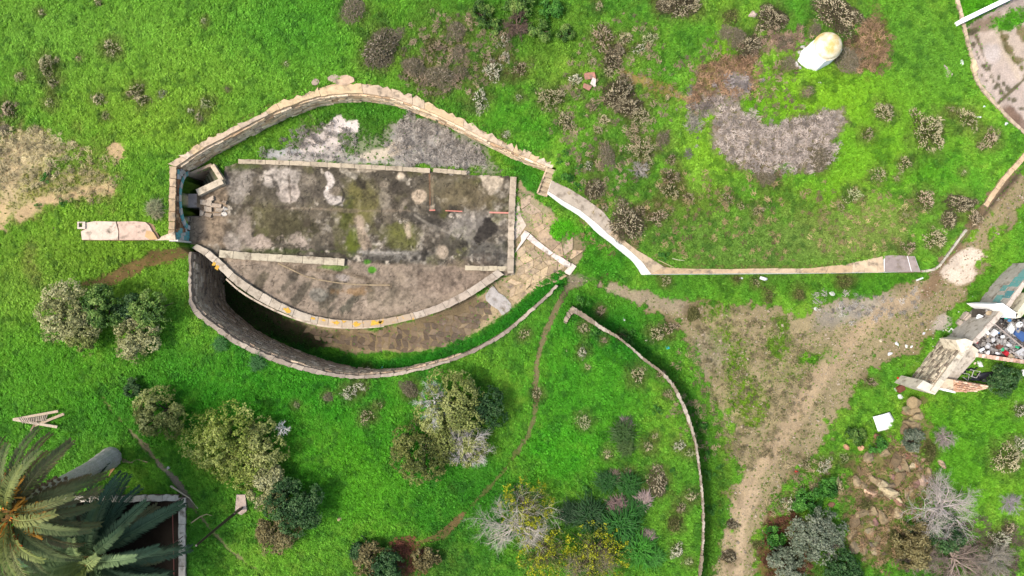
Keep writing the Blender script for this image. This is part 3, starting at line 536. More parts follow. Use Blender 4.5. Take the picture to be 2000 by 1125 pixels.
    (blob(1955, 180, 6, 5), 2, 5, 0.9, A(92, 82, 66), 0.05, None),
    (blob(1967, 172, 5, 5), 2, 5, 0.9, A(92, 82, 66), 0.05, None),
    (blob(1961, 165, 4, 6), 2, 5, 0.9, A(92, 82, 66), 0.05, None),
    (blob(1951, 152, 5, 6), 2, 5, 0.9, A(92, 82, 66), 0.05, None),
    (blob(1935, 150, 4, 5), 2, 5, 0.9, A(92, 82, 66), 0.05, None),
    (blob(1980, 196, 7, 5), 2, 5, 0.9, A(92, 82, 66), 0.05, None),
    (blob(1995, 212, 7, 4), 2, 5, 0.9, A(92, 82, 66), 0.05, None),
    (blob(1972, 194, 4, 4), 2, 5, 0.9, A(92, 82, 66), 0.05, None),
    (blob(1962, 72, 9, 7), 3, 6, 0.85, A(118, 104, 72), 0.15, A(130, 130, 70)),
    (blob(1972, 96, 9, 8), 3, 6, 0.85, A(118, 104, 72), 0.15, A(130, 130, 70)),
    (blob(1988, 118, 10, 8), 3, 6, 0.85, A(118, 104, 72), 0.15, A(130, 130, 70)),
    (blob(1995, 135, 6, 10), 3, 6, 0.85, A(118, 104, 72), 0.15, A(130, 130, 70)),
    (line(1.6, (1901, 88), (1910, 108), (1922, 132), (1935, 150)), 2, 4, 0.8, A(100, 86, 68), 0.05, None),
    (line(2, (1955, 60), (1962, 72), (1972, 96), (1990, 122), (2000, 150)), 2, 4, 0.8, A(120, 104, 74), 0.1, None),
    (poly((1985, 50), (2040, 40), (2040, 90), (1996, 84), (1986, 66)), 5, 8, 0.85, A(120, 100, 66), 0.1, None),
    (blob(1938, 105, 18, 20), 10, 8, 0.5, A(196, 186, 182), 0.0, None),
    (poly((1952, 214), (1980, 210), (2010, 240), (2010, 266), (1985, 246)), 5, 8, 0.8, A(122, 98, 84), 0.0, None),
    (blob(1972, 40, 34, 16, -20), 6, 12, 0.95, None, 0.95, A(92, 168, 34)),
    (blob(1975, 225, 24, 12, 45), 8, 6, 0.7, A(130, 104, 86), 0.0, None),
    (poly((1868, -10), (1985, -10), (1884, 44), (1876, 22)), 4, 4, 1.0, None, 1, A(96, 176, 30)),
]
def ground_paint(x, y, z):
    X, Y = to_px(x, y, z)
    n1 = fbm(X / 46.0, Y / 46.0, 41, 5) - 0.5; n2 = fbm(X / 13.0, Y / 13.0, 47, 4) - 0.5
    n3 = fbm(X / 120.0, Y / 120.0, 53, 4) - 0.5
    wander = n1 * 1.5 + n2 * 1.1
    # green: lush, broken by lighter and darker drifts
    t = np.clip(0.5 + n3 * 1.5 + n1 * 0.9, 0, 1)[:, None]
    tint = G_DEEP * (1 - t) + G_BRIGHT * t
    tint = tint + (G_LIME - tint) * np.clip((n3 * 1.2 + n2 * 0.9) * 1.4 - 0.1, 0, 0.75)[:, None]
    dens = np.ones(X.shape)
    col = np.empty(X.shape + (3,)); col[:] = A(70, 96, 34)
    GK = 1.14
    bare = np.zeros(X.shape)
    for shp, soft, amp, op, c, gd, tn in ZONES:
        if op <= 0: continue
        if c is not None: soft, amp = soft * .65, amp * 1.3
        sd = shp(X, Y) + wander * amp
        w = smooth(soft, -soft, sd) * op
        k = w > 0.003
        if not k.any(): continue
        wk = w[k]
        if c is not None:
            col[k] += (c - col[k]) * wk[:, None]; bare[k] = np.maximum(bare[k] * (1 - wk), wk * (1 - gd))
        else:
            bare[k] *= 1 - wk * gd
        dens[k] += (gd - dens[k]) * wk
        if tn is not None: tint[k] += (tn * GK - tint[k]) * wk[:, None]
    # thinner, drier growth round the shrubs
    for sx, sy, sr in SH_XYR:
        k = np.nonzero((np.abs(X - sx) < 2.2 * sr) & (np.abs(Y - sy) < 2.2 * sr))[0]
        if len(k):
            w = smooth(1.9, .6, np.hypot(X[k] - sx, Y[k] - sy) / sr + wander[k] * 1.1) * .6; tint[k] += (A(118, 122, 62) - tint[k]) * w[:, None]; dens[k] *= 1 - .35 * w; col[k] += (A(104, 90, 62) - col[k]) * w[:, None]
    pitm = (z < -1.0) & (X < 500) & ((Y < 470) | (Y > 900)); col[pitm] = A(30, 25, 20); dens[pitm] = 0  # floors of pit and wells: their deep shade put into the soil colour
    # under the plants the soil is greened over
    gcol = tint * 0.55
    g = np.clip(dens, 0, 1)[:, None]
    col = col * (1 - g) + gcol * g
    # drift of the soil tone
    m = 1 + 0.5 * n2 + 0.5 * n1
    col = col * np.clip(m, 0.5, 1.5)[:, None]
    return np.clip(col, 0, 1), np.clip(dens, 0, 1), tint

def axis(lo, hi, step, far):
    a = list(np.arange(lo, hi + 1e-6, step)); d = step; e = a[-1]
    b = []
    while e < far: d *= 1.5; e += d; b.append(e)
    d = step; e = a[0]; f = []
    while e > -far: d *= 1.5; e -= d; f.append(e)
    return np.array(f[::-1] + a + b)
def build_terrain():
    xs = axis(-36.0, 36.0, 0.1, 420); ys = axis(-21.0, 21.0, 0.1, 420)
    X, Y = np.meshgrid(xs, ys); nx, ny = len(xs), len(ys)
    x, y = X.ravel(), Y.ravel(); z = height(x, y)
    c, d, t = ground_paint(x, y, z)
    zz = z + 0.05 * (fbm(x * 2.2, y * 2.2, 61) - 0.5) + 0.03 * (fbm(x * 6, y * 6, 67, 2) - 0.5) - 0.02
    f = sdm(x, y, P_floor, 1); zz = np.where(f < -0.15, zz - 0.25, zz)
    i = np.arange(nx * ny).reshape(ny, nx)
    F = np.stack([i[:-1, :-1], i[:-1, 1:], i[1:, 1:], i[1:, :-1]], -1).reshape(-1, 4)
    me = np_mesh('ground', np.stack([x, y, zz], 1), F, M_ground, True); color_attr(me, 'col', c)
    return tag(link('ground', me), kind='structure')
ground_ob = build_terrain()

# ------------------------------------------------------------------ the old gun floor inside the fort
FLOOR_Z = [
    (poly((440, 500), (1010, 525), (980, 545), (880, 600), (690, 632), (540, 605), (430, 520)), 6, 6, 0.9, A(140, 126, 112)),
    (poly((366, 380), (440, 330), (448, 400), (440, 480), (370, 480)), 10, 10, 0.9, A(150, 132, 112)),
    (poly((446, 330), (500, 330), (490, 370), (470, 400), (448, 400)), 8, 14, 0.7, A(158, 150, 142)),
    (blob(640, 400, 190, 80), 50, 40, 0.35, A(112, 102, 86)),
    (blob(560, 445, 55, 40), 18, 24, 0.85, A(72, 68, 48)), (blob(520, 420, 46, 50), 20, 24, 0.5, A(88, 82, 60)),
    (blob(700, 395, 50, 50), 24, 26, 0.75, A(104, 100, 56)), (blob(690, 470, 18, 30, 12), 9, 10, 0.85, A(82, 92, 28)), (blob(677, 420, 10, 40, 10), 7, 8, 0.8, A(78, 84, 36)),
    (blob(785, 462, 30, 30), 14, 16, 0.7, A(100, 102, 52)), (blob(905, 385, 58, 26), 18, 20, 0.75, A(116, 104, 80)), (blob(880, 370, 60, 36), 20, 18, 0.5, A(108, 100, 78)),
    (blob(600, 380, 40, 24), 14, 18, 0.6, A(82, 74, 64)), (blob(770, 350, 60, 30), 20, 24, 0.55, A(78, 72, 62)), (blob(767, 398, 16, 12), 6, 8, 0.7, A(64, 58, 50)),
    (poly((446, 345), (500, 345), (500, 400), (540, 405), (640, 402), (680, 400), (690, 345), (560, 335)), 14, 24, 0.45, A(92, 86, 78)),
    (blob(530, 345, 20, 16), 5, 9, 0.95, A(188, 178, 168)), (blob(556, 350, 14, 24, 10), 5, 8, 0.95, A(186, 176, 166)), (blob(566, 378, 22, 20), 5, 7, 0.95, A(180, 168, 158)), (blob(575, 345, 10, 12), 5, 7, 0.8, A(186, 176, 166)),
    (line(2, (564, 345), (566, 372), (568, 395)), 2, 3, 0.8, A(110, 100, 90)),
    (line(8, (641, 340), (648, 355), (640, 366), (640, 380), (650, 392), (664, 392)), 4, 6, 0.97, A(198, 188, 180)), (blob(655, 372, 14, 9, -20), 5, 7, 0.8, A(132, 120, 106)),
    (line(2, (660, 355), (672, 378), (668, 396), (655, 402)), 2, 3, 0.85, A(48, 44, 40)),
    (blob(605, 353, 18, 12), 6, 8, 0.6, A(140, 130, 116)),
    (line(9, (702, 428), (706, 455), (716, 482)), 8, 6, 0.8, A(170, 152, 134)), (line(6, (795, 440), (798, 460)), 6, 5, 0.8, A(176, 160, 140)),
    (blob(752, 395, 12, 26), 8, 10, 0.7, A(148, 138, 124)), (line(5, (790, 395), (782, 410)), 5, 5, 0.6, A(150, 138, 124)),
    (blob(818, 384, 15, 14), 4, 6, 0.95, A(188, 170, 148)), (blob(782, 344, 11, 7), 4, 5, 0.9, A(196, 182, 162)), (blob(750, 360, 10, 8), 5, 6, 0.6, A(156, 144, 128)),
    (line(3, (560, 405), (620, 408), (700, 412), (800, 412)), 4, 5, 0.5, A(146, 130, 112)),
    (line(5, (740, 330), (700, 332)), 4, 8, 0.7, A(190, 178, 160)), (line(4, (668, 330), (690, 345)), 3, 7, 0.7, A(196, 186, 170)), (blob(480, 325, 30, 6), 6, 8, 0.6, A(84, 100, 50)),
    (blob(880, 480, 26, 22), 10, 14, 0.75, A(78, 74, 66)), (blob(950, 495, 50, 22), 14, 22, 0.65, A(92, 90, 86)), (blob(915, 445, 50, 30), 22, 20, 0.55, A(144, 138, 132)),
    (blob(845, 450, 30, 30), 14, 20, 0.5, A(100, 92, 82)), (blob(815, 425, 40, 10, 15), 8, 10, 0.8, A(70, 66, 60)), (line(2, (810, 420), (840, 440), (870, 452), (890, 462)), 3, 3, 0.6, A(160, 152, 140)),
    (blob(765, 500, 60, 12), 6, 12, 0.7, A(120, 116, 110)), (blob(740, 505, 50, 5), 4, 7, 0.7, A(66, 62, 56)), (line(3, (700, 492), (740, 494), (800, 494)), 3, 3, 0.6, A(170, 164, 156)),
    (blob(865, 492, 12, 14), 5, 7, 0.7, A(178, 162, 144)), (poly((935, 345), (960, 340), (985, 348), (975, 365), (960, 378), (945, 362)), 5, 8, 0.9, A(200, 186, 166)),
    (poly((545, 465), (600, 455), (605, 490), (540, 495)), 10, 20, 0.7, A(168, 154, 142)), (blob(510, 475, 24, 18), 8, 14, 0.8, A(176, 160, 148)), (blob(590, 470, 12, 12), 6, 10, 0.6, A(170, 156, 144)),
    (blob(560, 480, 24, 14), 6, 16, 0.8, A(60, 56, 44)), (blob(470, 440, 22, 20), 10, 12, 0.6, A(120, 108, 92)), (blob(480, 455, 14, 30), 8, 12, 0.6, A(170, 156, 144)),
    (line(10, (450, 470), (460, 490)), 7, 10, 0.8, A(184, 172, 160)), (line(3, (690, 492), (520, 490)), 3, 7, 0.6, A(70, 78, 44)), (blob(540, 492, 60, 8), 5, 6, 0.5, A(70, 80, 42)),
    # lower apron: dark runs of damp
    (line(7, (575, 540), (545, 570)), 6, 8, 0.7, A(74, 70, 60)), (line(7, (610, 545), (575, 590)), 6, 9, 0.7, A(80, 76, 64)), (line(8, (520, 535), (500, 560)), 7, 8, 0.7, A(88, 82, 66)),
    (line(10, (660, 560), (630, 600)), 7, 10, 0.7, A(74, 72, 60)), (line(9, (700, 575), (670, 605)), 7, 9, 0.75, A(66, 68, 58)), (line(6, (650, 600), (640, 615)), 5, 6, 0.7, A(70, 68, 58)),
    (line(8, (725, 565), (720, 600)), 7, 9, 0.6, A(88, 82, 66)), (line(6, (765, 560), (755, 590)), 7, 9, 0.5, A(92, 86, 72)), (line(6, (480, 520), (470, 545)), 6, 8, 0.5, A(96, 88, 74)),
    (line(4, (560, 520), (680, 535), (760, 558)), 6, 6, 0.4, A(100, 84, 62)), (blob(690, 570, 30, 8), 5, 8, 0.6, A(150, 118, 80)), (blob(672, 542, 10, 6), 4, 6, 0.7, A(180, 170, 164)),
    (blob(880, 545, 70, 34, -20), 20, 16, 0.5, A(146, 128, 114)), (blob(760, 590, 60, 20), 16, 20, 0.4, A(156, 142, 124)), (blob(620, 575, 16, 12), 6, 8, 0.6, A(150, 148, 138)),
    (blob(717, 512, 9, 5), 3, 4, 0.9, A(70, 120, 34)), (blob(727, 527, 8, 6), 3, 4, 0.95, A(80, 146, 34)), (blob(650, 522, 24, 5), 4, 5, 0.8, A(96, 130, 50)),
    (line(1.5, (839, 340), (840, 375), (840, 410)), 1.5, 1, 0.8, A(120, 84, 60)), (line(4, (843, 345), (846, 405)), 3, 4, 0.5, A(140, 126, 104)),
    (line(2, (1001, 352), (998, 520)), 4, 4, 0.5, A(90, 84, 76)),
    (poly((924, 468), (938, 442), (953, 420), (963, 432), (974, 444), (967, 459), (950, 469), (932, 477)), 4, 6, 0.95, A(54, 50, 46)),
    (line(3.5, (905, 470), (915, 485), (900, 505)), 4, 6, 0.8, A(60, 56, 50)), (line(4, (830, 490), (826, 505)), 4, 5, 0.8, A(56, 52, 46)), (blob(888, 478, 18, 16), 6, 12, 0.85, A(64, 60, 52)),
    (line(2.2, (446, 400), (520, 404), (600, 404)), 2, 4, 0.6, A(72, 64, 54)), (line(1.6, (500, 335), (530, 345), (545, 372)), 2, 4, 0.7, A(60, 54, 46)), (line(2, (735, 330), (733, 420), (720, 500)), 2, 5, 0.4, A(70, 62, 52)), (blob(600, 435, 8, 9), 4, 5, 0.7, A(74, 66, 56)), (blob(648, 434, 6, 8), 4, 4, 0.7, A(76, 68, 58)), (blob(740, 430, 8, 18, 10), 4, 6, 0.8, A(70, 64, 56)), (blob(706, 358, 9, 10), 4, 6, 0.7, A(66, 60, 52)), (blob(800, 366, 9, 10), 4, 6, 0.7, A(66, 60, 52)), (blob(776, 366, 16, 14), 6, 10, 0.7, A(72, 66, 58)),
]
def build_floor():
    st = 0.055
    xs = np.arange(P_floor[:, 0].min() - 0.1, P_floor[:, 0].max() + 0.1, st); ys = np.arange(P_floor[:, 1].min() - 0.1, P_floor[:, 1].max() + 0.1, st)
    X, Y = np.meshgrid(xs, ys); ny, nx = X.shape; x, y = X.ravel(), Y.ravel()
    px, py = to_px(x, y, 0.0)
    n1 = fbm(px / 34.0, py / 34.0, 141, 5) - 0.5; n2 = fbm(px / 9.0, py / 9.0, 147, 4) - 0.5; n3 = fbm(px / 4.0, py / 4.0, 151, 3) - 0.5
    col = np.empty(px.shape + (3,)); col[:] = A(112, 104, 92)
    col += (A(62, 58, 50) - col) * np.clip(n1 * 4.0 + n2 * 1.8 + 0.15, 0, 0.9)[:, None]
    col += (A(178, 170, 158) - col) * np.clip(-n1 * 2.8 + n2 * 1.8 - 0.15, 0, 0.8)[:, None]
    n4 = fbm(px / 20.0, py / 20.0, 181, 5); col += (A(48, 45, 38) - col) * (smooth(.54, .66, n4) * .75)[:, None]
    n5 = fbm(px / 14.0, py / 14.0, 187, 5); col += (A(186, 176, 162) - col) * (smooth(.60, .70, n5) * .7)[:, None]
    n6 = fbm(px / 30.0, py / 30.0, 191, 4); col += (A(86, 88, 44) - col) * (smooth(.54, .68, n6) * .55)[:, None]
    wander = n1 * 1.5 + n2 * 1.3
    for shp, soft, amp, op, c in FLOOR_Z:
        w = smooth(soft * .55, -soft * .55, shp(px, py) + wander * amp * 1.2) * op; k = w > 0.003
        col[k] += (c - col[k]) * w[k][:, None]
    cr = np.abs(fbm(px / 26.0, py / 26.0, 171, 4) - 0.5); crack = smooth(0.016, 0.0, cr) * smooth(-0.05, 0.1, n1 + 0.05)
    col *= (1 - 0.65 * crack)[:, None]
    col *= np.clip(0.95 + 1.2 * n1 + 1.0 * n2 + 0.9 * n3, 0.4, 1.7)[:, None]
    z = 0.03 * n1 + 0.03 * n2 - 0.03 * crack
    i = np.arange(nx * ny).reshape(ny, nx)
    F = np.stack([i[:-1, :-1], i[:-1, 1:], i[1:, 1:], i[1:, :-1]], -1).reshape(-1, 4)
    cx, cy = x[F].mean(1), y[F].mean(1); F = F[sd_poly(cx, cy, P_floor) < 0.04]
    used = np.unique(F); re = np.full(nx * ny, -1); re[used] = np.arange(len(used))
    me = np_mesh('concrete_floor', np.stack([x, y, z], 1)[used], re[F], M_floor, True); color_attr(me, 'col', np.clip(col * np.array([1.0, .96, .89]), 0, 1)[used])
    return tag(link('concrete_floor', me), kind='structure')
floor_ob = build_floor()
# ------------------------------------------------------------------ walls
def child(name, me, root, loc=None, rot=(0, 0, 0), scale=(1, 1, 1), color=None):
    """part of a thing; loc in world metres"""
    rl = root.location
    l = (0, 0, 0) if loc is None else (loc[0] - rl[0], loc[1] - rl[1], loc[2] - rl[2])
    return link(name, me, root, l, rot, scale, color)
def rel(root, V): return [(v[0] - root.location[0], v[1] - root.location[1], v[2] - root.location[2]) for v in V]
class RMB(MB):
    """shapes in world metres, mesh relative to a root"""
    def part(s, name, root, mat, color=None, sm=False):
        return link(name, new_mesh(name, rel(root, s.v), s.f, mat, sm), root, color=color)

def unit_stones(mat, n=6, jit=0.13):
    out = []
    for _ in range(n):
        m = MB(); m.box((0, 0, 0), (2, 2, 2), jit=jit); me = m.mesh('stone', mat); out.append(me)
    return out
STONES = unit_stones(M_stone); STONES_P = unit_stones(M_paint, 3, 0.05)

def wall_body(root, back, front, zt, zb, mat, color, name='wall_body', lower=0.0):
    """solid between two plan lines; zt, zb lists or numbers"""
    FOOT.append(np.vstack([np.asarray(back), np.asarray(front)[::-1]]))
    n = len(back); zt = np.broadcast_to(zt, n) - lower; zb = np.broadcast_to(zb, n)
    V = []; F = []
    for i in range(n):
        V += [(back[i][0], back[i][1], zb[i]), (back[i][0], back[i][1], zt[i]), (front[i][0], front[i][1], zt[i]), (front[i][0], front[i][1], zb[i])]
    for i in range(n - 1):
        a, b = 4 * i, 4 * (i + 1)
        for k in range(4): F.append((a + k, a + (k + 1) % 4, b + (k + 1) % 4, b + k))
    F.append((0, 1, 2, 3)); e = 4 * (n - 1); F.append((e + 3, e + 2, e + 1, e))
    area = (back[-1][0] - back[0][0]) * (front[0][1] - back[0][1]) - (back[-1][1] - back[0][1]) * (front[0][0] - back[0][0])
    if area > 0: F = [f[::-1] for f in F]
    return link(name, new_mesh(name, rel(root, V), F, mat), root, color=color)

def copings(root, back, front, zt, count, thick, mat, colors, gap=0.02, over=0.02, rag=0.03, name='coping_stone', dz=0.015, steps=(3, 4, 4, 5, 6), back_rag=0.0):
    """slabs side by side along the wall's top, each its own piece with joints between"""
    M = count * 4 + 1
    b = resample(back, M); f = resample(front, M); z = np.interp(np.linspace(0, 1, M), np.linspace(0, 1, len(np.atleast_1d(zt))), np.atleast_1d(zt)) if hasattr(zt, '__len__') else np.full(M, zt)
    cuts = [0]
    while cuts[-1] < M - 1: cuts.append(min(M - 1, cuts[-1] + R.choice(steps)))
    for a, c in zip(cuts[:-1], cuts[1:]):
        bb = b[a:c + 1].copy(); ff = f[a:c + 1].copy()
        for P, Q in ((bb, ff), (ff, bb)):
            d = (P - Q) / (np.linalg.norm(P - Q, axis=1)[:, None] + 1e-9)
            P += d * (over + NR.uniform(-rag, rag, (len(P), 1)) + (NR.uniform(-back_rag, back_rag, (len(P), 1)) if P is bb else 0))
        for P in (bb, ff):
            L = np.linalg.norm(P[-1] - P[0]) + 1e-9
            s = min(0.3, gap / L); P0, P1 = P[0].copy(), P[-1].copy()
            P[0] = P0 + (P[1] - P0) * min(0.8, gap / (np.linalg.norm(P[1] - P0) + 1e-9)); P[-1] = P1 + (P[-2] - P1) * min(0.8, gap / (np.linalg.norm(P[-2] - P1) + 1e-9))
        ring = list(bb) + list(ff[::-1]); zz = list(z[a:c + 1]) + list(z[a:c + 1][::-1]); h = R.uniform(-dz, dz); tl = R.uniform(-dz, dz)
        zt_ = [q + h + tl * (i % 2) for i, q in enumerate(zz)]
        m = RMB(); m.prism(ring, [q - thick for q in zz], zt_)
        m.part(name, root, mat, color=R.choice(colors) * .86)

def face_stones(root, front, zt, zb, course, lens, colors, limit=300, out=0.03, skip=0.04, side=1, meshes=None, jz=0.02, top_gap=0.12, colfn=None):
    """courses of stones standing a little proud of the wall's face; side=+1: the open side lies to the right of the line"""
    P = np.asarray(front, float); seg = np.linalg.norm(P[1:] - P[:-1], axis=1); cum = np.concatenate([[0], np.cumsum(seg)])
    cand = []
    zt = np.interp(cum, np.linspace(0, cum[-1], len(np.atleast_1d(zt))), np.atleast_1d(zt)) if hasattr(zt, '__len__') else np.full(len(P), zt)
    zb = np.broadcast_to(zb, len(P))
    zmax = float(zt.max()) - top_gap; r = 0
    z = zmax - course / 2
    while z > float(zb.min()):
        s = R.uniform(0, lens[0])
        while s < cum[-1] - lens[0] * 0.5:
            L = R.uniform(*lens); c = s + L / 2
            if c < cum[-1]:
                i = min(len(seg) - 1, int(np.searchsorted(cum, c)) - 1); t = (c - cum[i]) / (seg[i] + 1e-9)
                p = P[i] + (P[i + 1] - P[i]) * t; d = (P[i + 1] - P[i]) / (seg[i] + 1e-9); nrm = np.array([d[1], -d[0]]) * side
                b = zb[i] + (zb[i + 1] - zb[i]) * t; tp = zt[i] + (zt[i + 1] - zt[i]) * t
                if z - course * 0.3 > b and z + course * 0.45 < tp and R.random() > skip:
                    cand.append((p + nrm * out * R.uniform(0.0, 1.0), z + R.uniform(-jz, jz), math.atan2(d[1], d[0]), L, tp))
            s += L
        z -= course
    if len(cand) > limit: cand = R.sample(cand, limit)
    for p, z, a, L, tp in cand:
        col = colfn(p, z) if colfn else None
        me = R.choice(meshes or STONES)
        if col is not None: me = R.choice(STONES_P)
        child('stone', me, root, (p[0], p[1], z), (R.uniform(-.05, .05), R.uniform(-.05, .05), a + R.uniform(-.03, .03)), (L / 2 - 0.015, 0.07, course / 2 - 0.016), color=col if col is not None else R.choice(colors))

def at_ground(line_): return np.array([float(height(p[0], p[1])[0]) for p in line_])
def pick(pts, f): return pts[int(len(pts) * f)]

# --- long arched retaining wall on the north
def arc_wall():
    b = spline(PW(ARC_BACK, Z_UP), 120); f = spline(PW(ARC_FRONT, Z_UP), 120)
    t = thing('retaining_wall', 'long arched tan stone wall with cracked coping slabs above the gun floor', 'wall', (b[60][0], b[60][1], 0.0))
    wall_body(t, b, f, Z_UP + 0.1, -0.3, M_mortar, A(206, 176, 142), lower=0.1)
    copings(t, b, f, Z_UP + 0.1, 24, 0.16, M_coping, [A(226, 200, 168), A(216, 190, 160), A(232, 210, 182), A(206, 184, 158), A(222, 192, 150)], gap=0.01, over=0.0, rag=0.03, dz=0.012, steps=(2, 3, 5, 7, 10), back_rag=0.16)
    face_stones(t, f, Z_UP, -0.1, 0.30, (0.42, 0.72), [A(240, 214, 178), A(228, 198, 160), A(244, 222, 190), A(212, 178, 140), A(234, 210, 180)], limit=300, out=0.05, skip=0.05)
    # broken slabs lying behind the crown of the wall
    for (x, y, w, h, a, lab) in ((672, 157, 40, 18, 0.05, 'broad flat tan slab lying behind the crown of the arched wall'), (652, 153, 22, 13, 0.1, 'grey rough slab beside the broad tan slab behind the arched wall'),
                                 (617, 161, 14, 12, 0.3, 'small lone tan slab in the grass, left end behind the arched wall crown')):
        p = W(x, y, Z_UP + 0.05); m = MB(); k = 1 / S * 0.95
        pts = [(math.cos(q) * w / 2 * k * R.uniform(.85, 1.1) * (1.2 if abs(math.cos(q)) > .6 else 1), math.sin(q) * h / 2 * k * R.uniform(.9, 1.2)) for q in np.linspace(0.4, 0.4 + 2 * math.pi, 9)[:-1]]
        m.prism(pts, -0.15, 0.09); o = link('stone_slab', m.mesh('stone_slab', M_coping), loc=p, rot=(0.03, -0.02, a), color=A(206, 176, 146) if w > 30 else A(178, 156, 138)); tag(o, lab, 'slab')
arc_wall()

# --- gate wall with the painted arch, on the west
TEAL = A(120, 190, 190); PWHITE = A(214, 210, 204)
def gate_wall():
    b = resample(PW(GATE_BACK, Z_UP), 40); f = resample(PW(GATE_FRONT, Z_UP), 40)
    t = thing('gate_wall', 'brown stone gate wall with a teal and white painted arch, left end of the fort', 'wall', (b[20][0], b[20][1], 0.0))
    yT, yB = f[0][1], f[-1][1]; xf = float(f[:, 0].mean())
    c = W(367, 392, 0.0); cy = c[1]; rw = 50 / S; rh = 1.22; z0 = 0.0
    # body with the arched opening cut out: columns of solid wall along its length
    FOOT.append(np.vstack([b, f[::-1]])); m = RMB(); N = 60
    ys = np.linspace(yT, yB, N + 1)
    xb = lambda y: float(np.interp(-y, -b[::1, 1], b[:, 0]))
    xF = lambda y: float(np.interp(-y, -f[::1, 1], f[:, 0]))
    def zarch(y):
        u = (y - cy) / rw
        return z0 + rh * math.sqrt(1 - u * u) if abs(u) < 1 else None
    for i in range(N):
        y1, y2 = ys[i], ys[i + 1]; a1, a2 = zarch(y1), zarch(y2)
        lo1 = a1 if a1 is not None else (z0 if a2 is not None else -3.2); lo2 = a2 if a2 is not None else (z0 if a1 is not None else -3.2)
        m.prism([(xb(y1), y1), (xF(y1), y1), (xF(y2), y2), (xb(y2), y2)], [lo1, lo1, lo2, lo2], Z_UP - 0.02)
    m.part('wall_body', t, M_mortar, color=A(130, 100, 76))
    # dark passage behind the arch
    m = RMB(); xx = xf - 3.0
    m.box((xx, cy, -1.2), (0.2, 2 * rw + 0.6, 4.2)); m.box(((xx + xf) / 2 - 0.2, cy + rw + 0.25, -1.2), (2.6, 0.3, 4.2)); m.box(((xx + xf) / 2 - 0.2, cy - rw - 0.25, -1.2), (2.6, 0.3, 4.2))
    m.part('passage_wall', t, M_mortar, color=A(90, 76, 64))
    copings(t, b, f, Z_UP + 0.1, 9, 0.13, M_coping, [A(214, 186, 150), A(204, 176, 142), A(196, 166, 130)], gap=0.02, over=0.02, rag=0.03)
    def colfn(p, z):
        yy = p[1]
        k = 0.55 * math.sin(yy * 9)
        if yy > yT - 0.55 - 0.2 * abs(math.sin(z * 5)) or yy < yB + 0.75 + 0.25 * math.sin(z * 7):
            return (TEAL if (int((z + 3) / 0.45 + (yy * 2.1)) % 3) else PWHITE)
        return None
    fs = f[::-1]
    P = f; seg = abs(yT - yB)
    z = Z_UP - 0.2
    cnt = 0
    while z > -0.2:
        s = R.uniform(0, .2)
        while s < seg - 0.1:
            L = R.uniform(0.16, 0.34); y = yT - s - L / 2
            u = (y - cy) / (rw + 0.30)
            if y > yB + 0.06 and not (abs(u) < 1 and z < z0 + (rh + 0.30) * math.sqrt(1 - u * u) + 0.06) and cnt < 290:
                col = colfn((0, y), z)
                me = R.choice(STONES_P if col is not None else STONES)
                child('stone', me, t, (xF(y) + R.uniform(0.0, 0.04), y, z), (0, 0, math.pi / 2 + R.uniform(-.03, .03)), (L / 2 - 0.012, 0.06, 0.085 if col is None else 0.092),
                      color=col if col is not None else R.choice([A(156, 112, 78), A(136, 96, 66), A(176, 136, 100), A(190, 156, 120), A(120, 84, 60)])); cnt += 1
            s += L
        z -= 0.2
    # the arch ring, blocks painted teal and white by turns
    n = 13
    for i in range(n):
        a0, a1 = math.pi * i / n + 0.006, math.pi * (i + 1) / n - 0.006
        V = []; ri, ro = (rw - 0.02, rh - 0.02), (rw + 0.24, rh + 0.24)
        for dx in (-0.12, 0.10):
            for (q, (ra, rb)) in ((a0, ri), (a1, ri), (a1, ro), (a0, ro)):
                V.append((xf + dx, cy + ra * math.cos(q), z0 + rb * math.sin(q)))
        m = RMB(); m.add(V, [(0, 1, 2, 3), (7, 6, 5, 4), (0, 4, 5, 1), (1, 5, 6, 2), (2, 6, 7, 3), (3, 7, 4, 0)])
        m.part('arch_block', t, M_paint, color=TEAL if i % 2 else PWHITE)
    # return at the south end, white drain pipe
    m = RMB(); y = yB - 0.02; m.box((xf - 0.1, y, Z_UP / 2 - 0.2), (0.55, 0.1, Z_UP + 0.5)); m.part('end_face', t, M_paint, color=A(222, 216, 206))
    p = [W(341, 471, 1.0), W(342, 475, 0.9), W(347, 476.5, 0.8), W(353, 479, 0.3)]
    m = MB(); q = Vector(p[0]); m.tube([Vector(v) - q for v in p], 0.035, 6)
    tag(link('drain_pipe', m.mesh('drain_pipe', M_plastic), loc=p[0], color=A(230, 228, 220)), 'thin white drain pipe at the foot of the teal painted gate wall', 'pipe')
gate_wall()

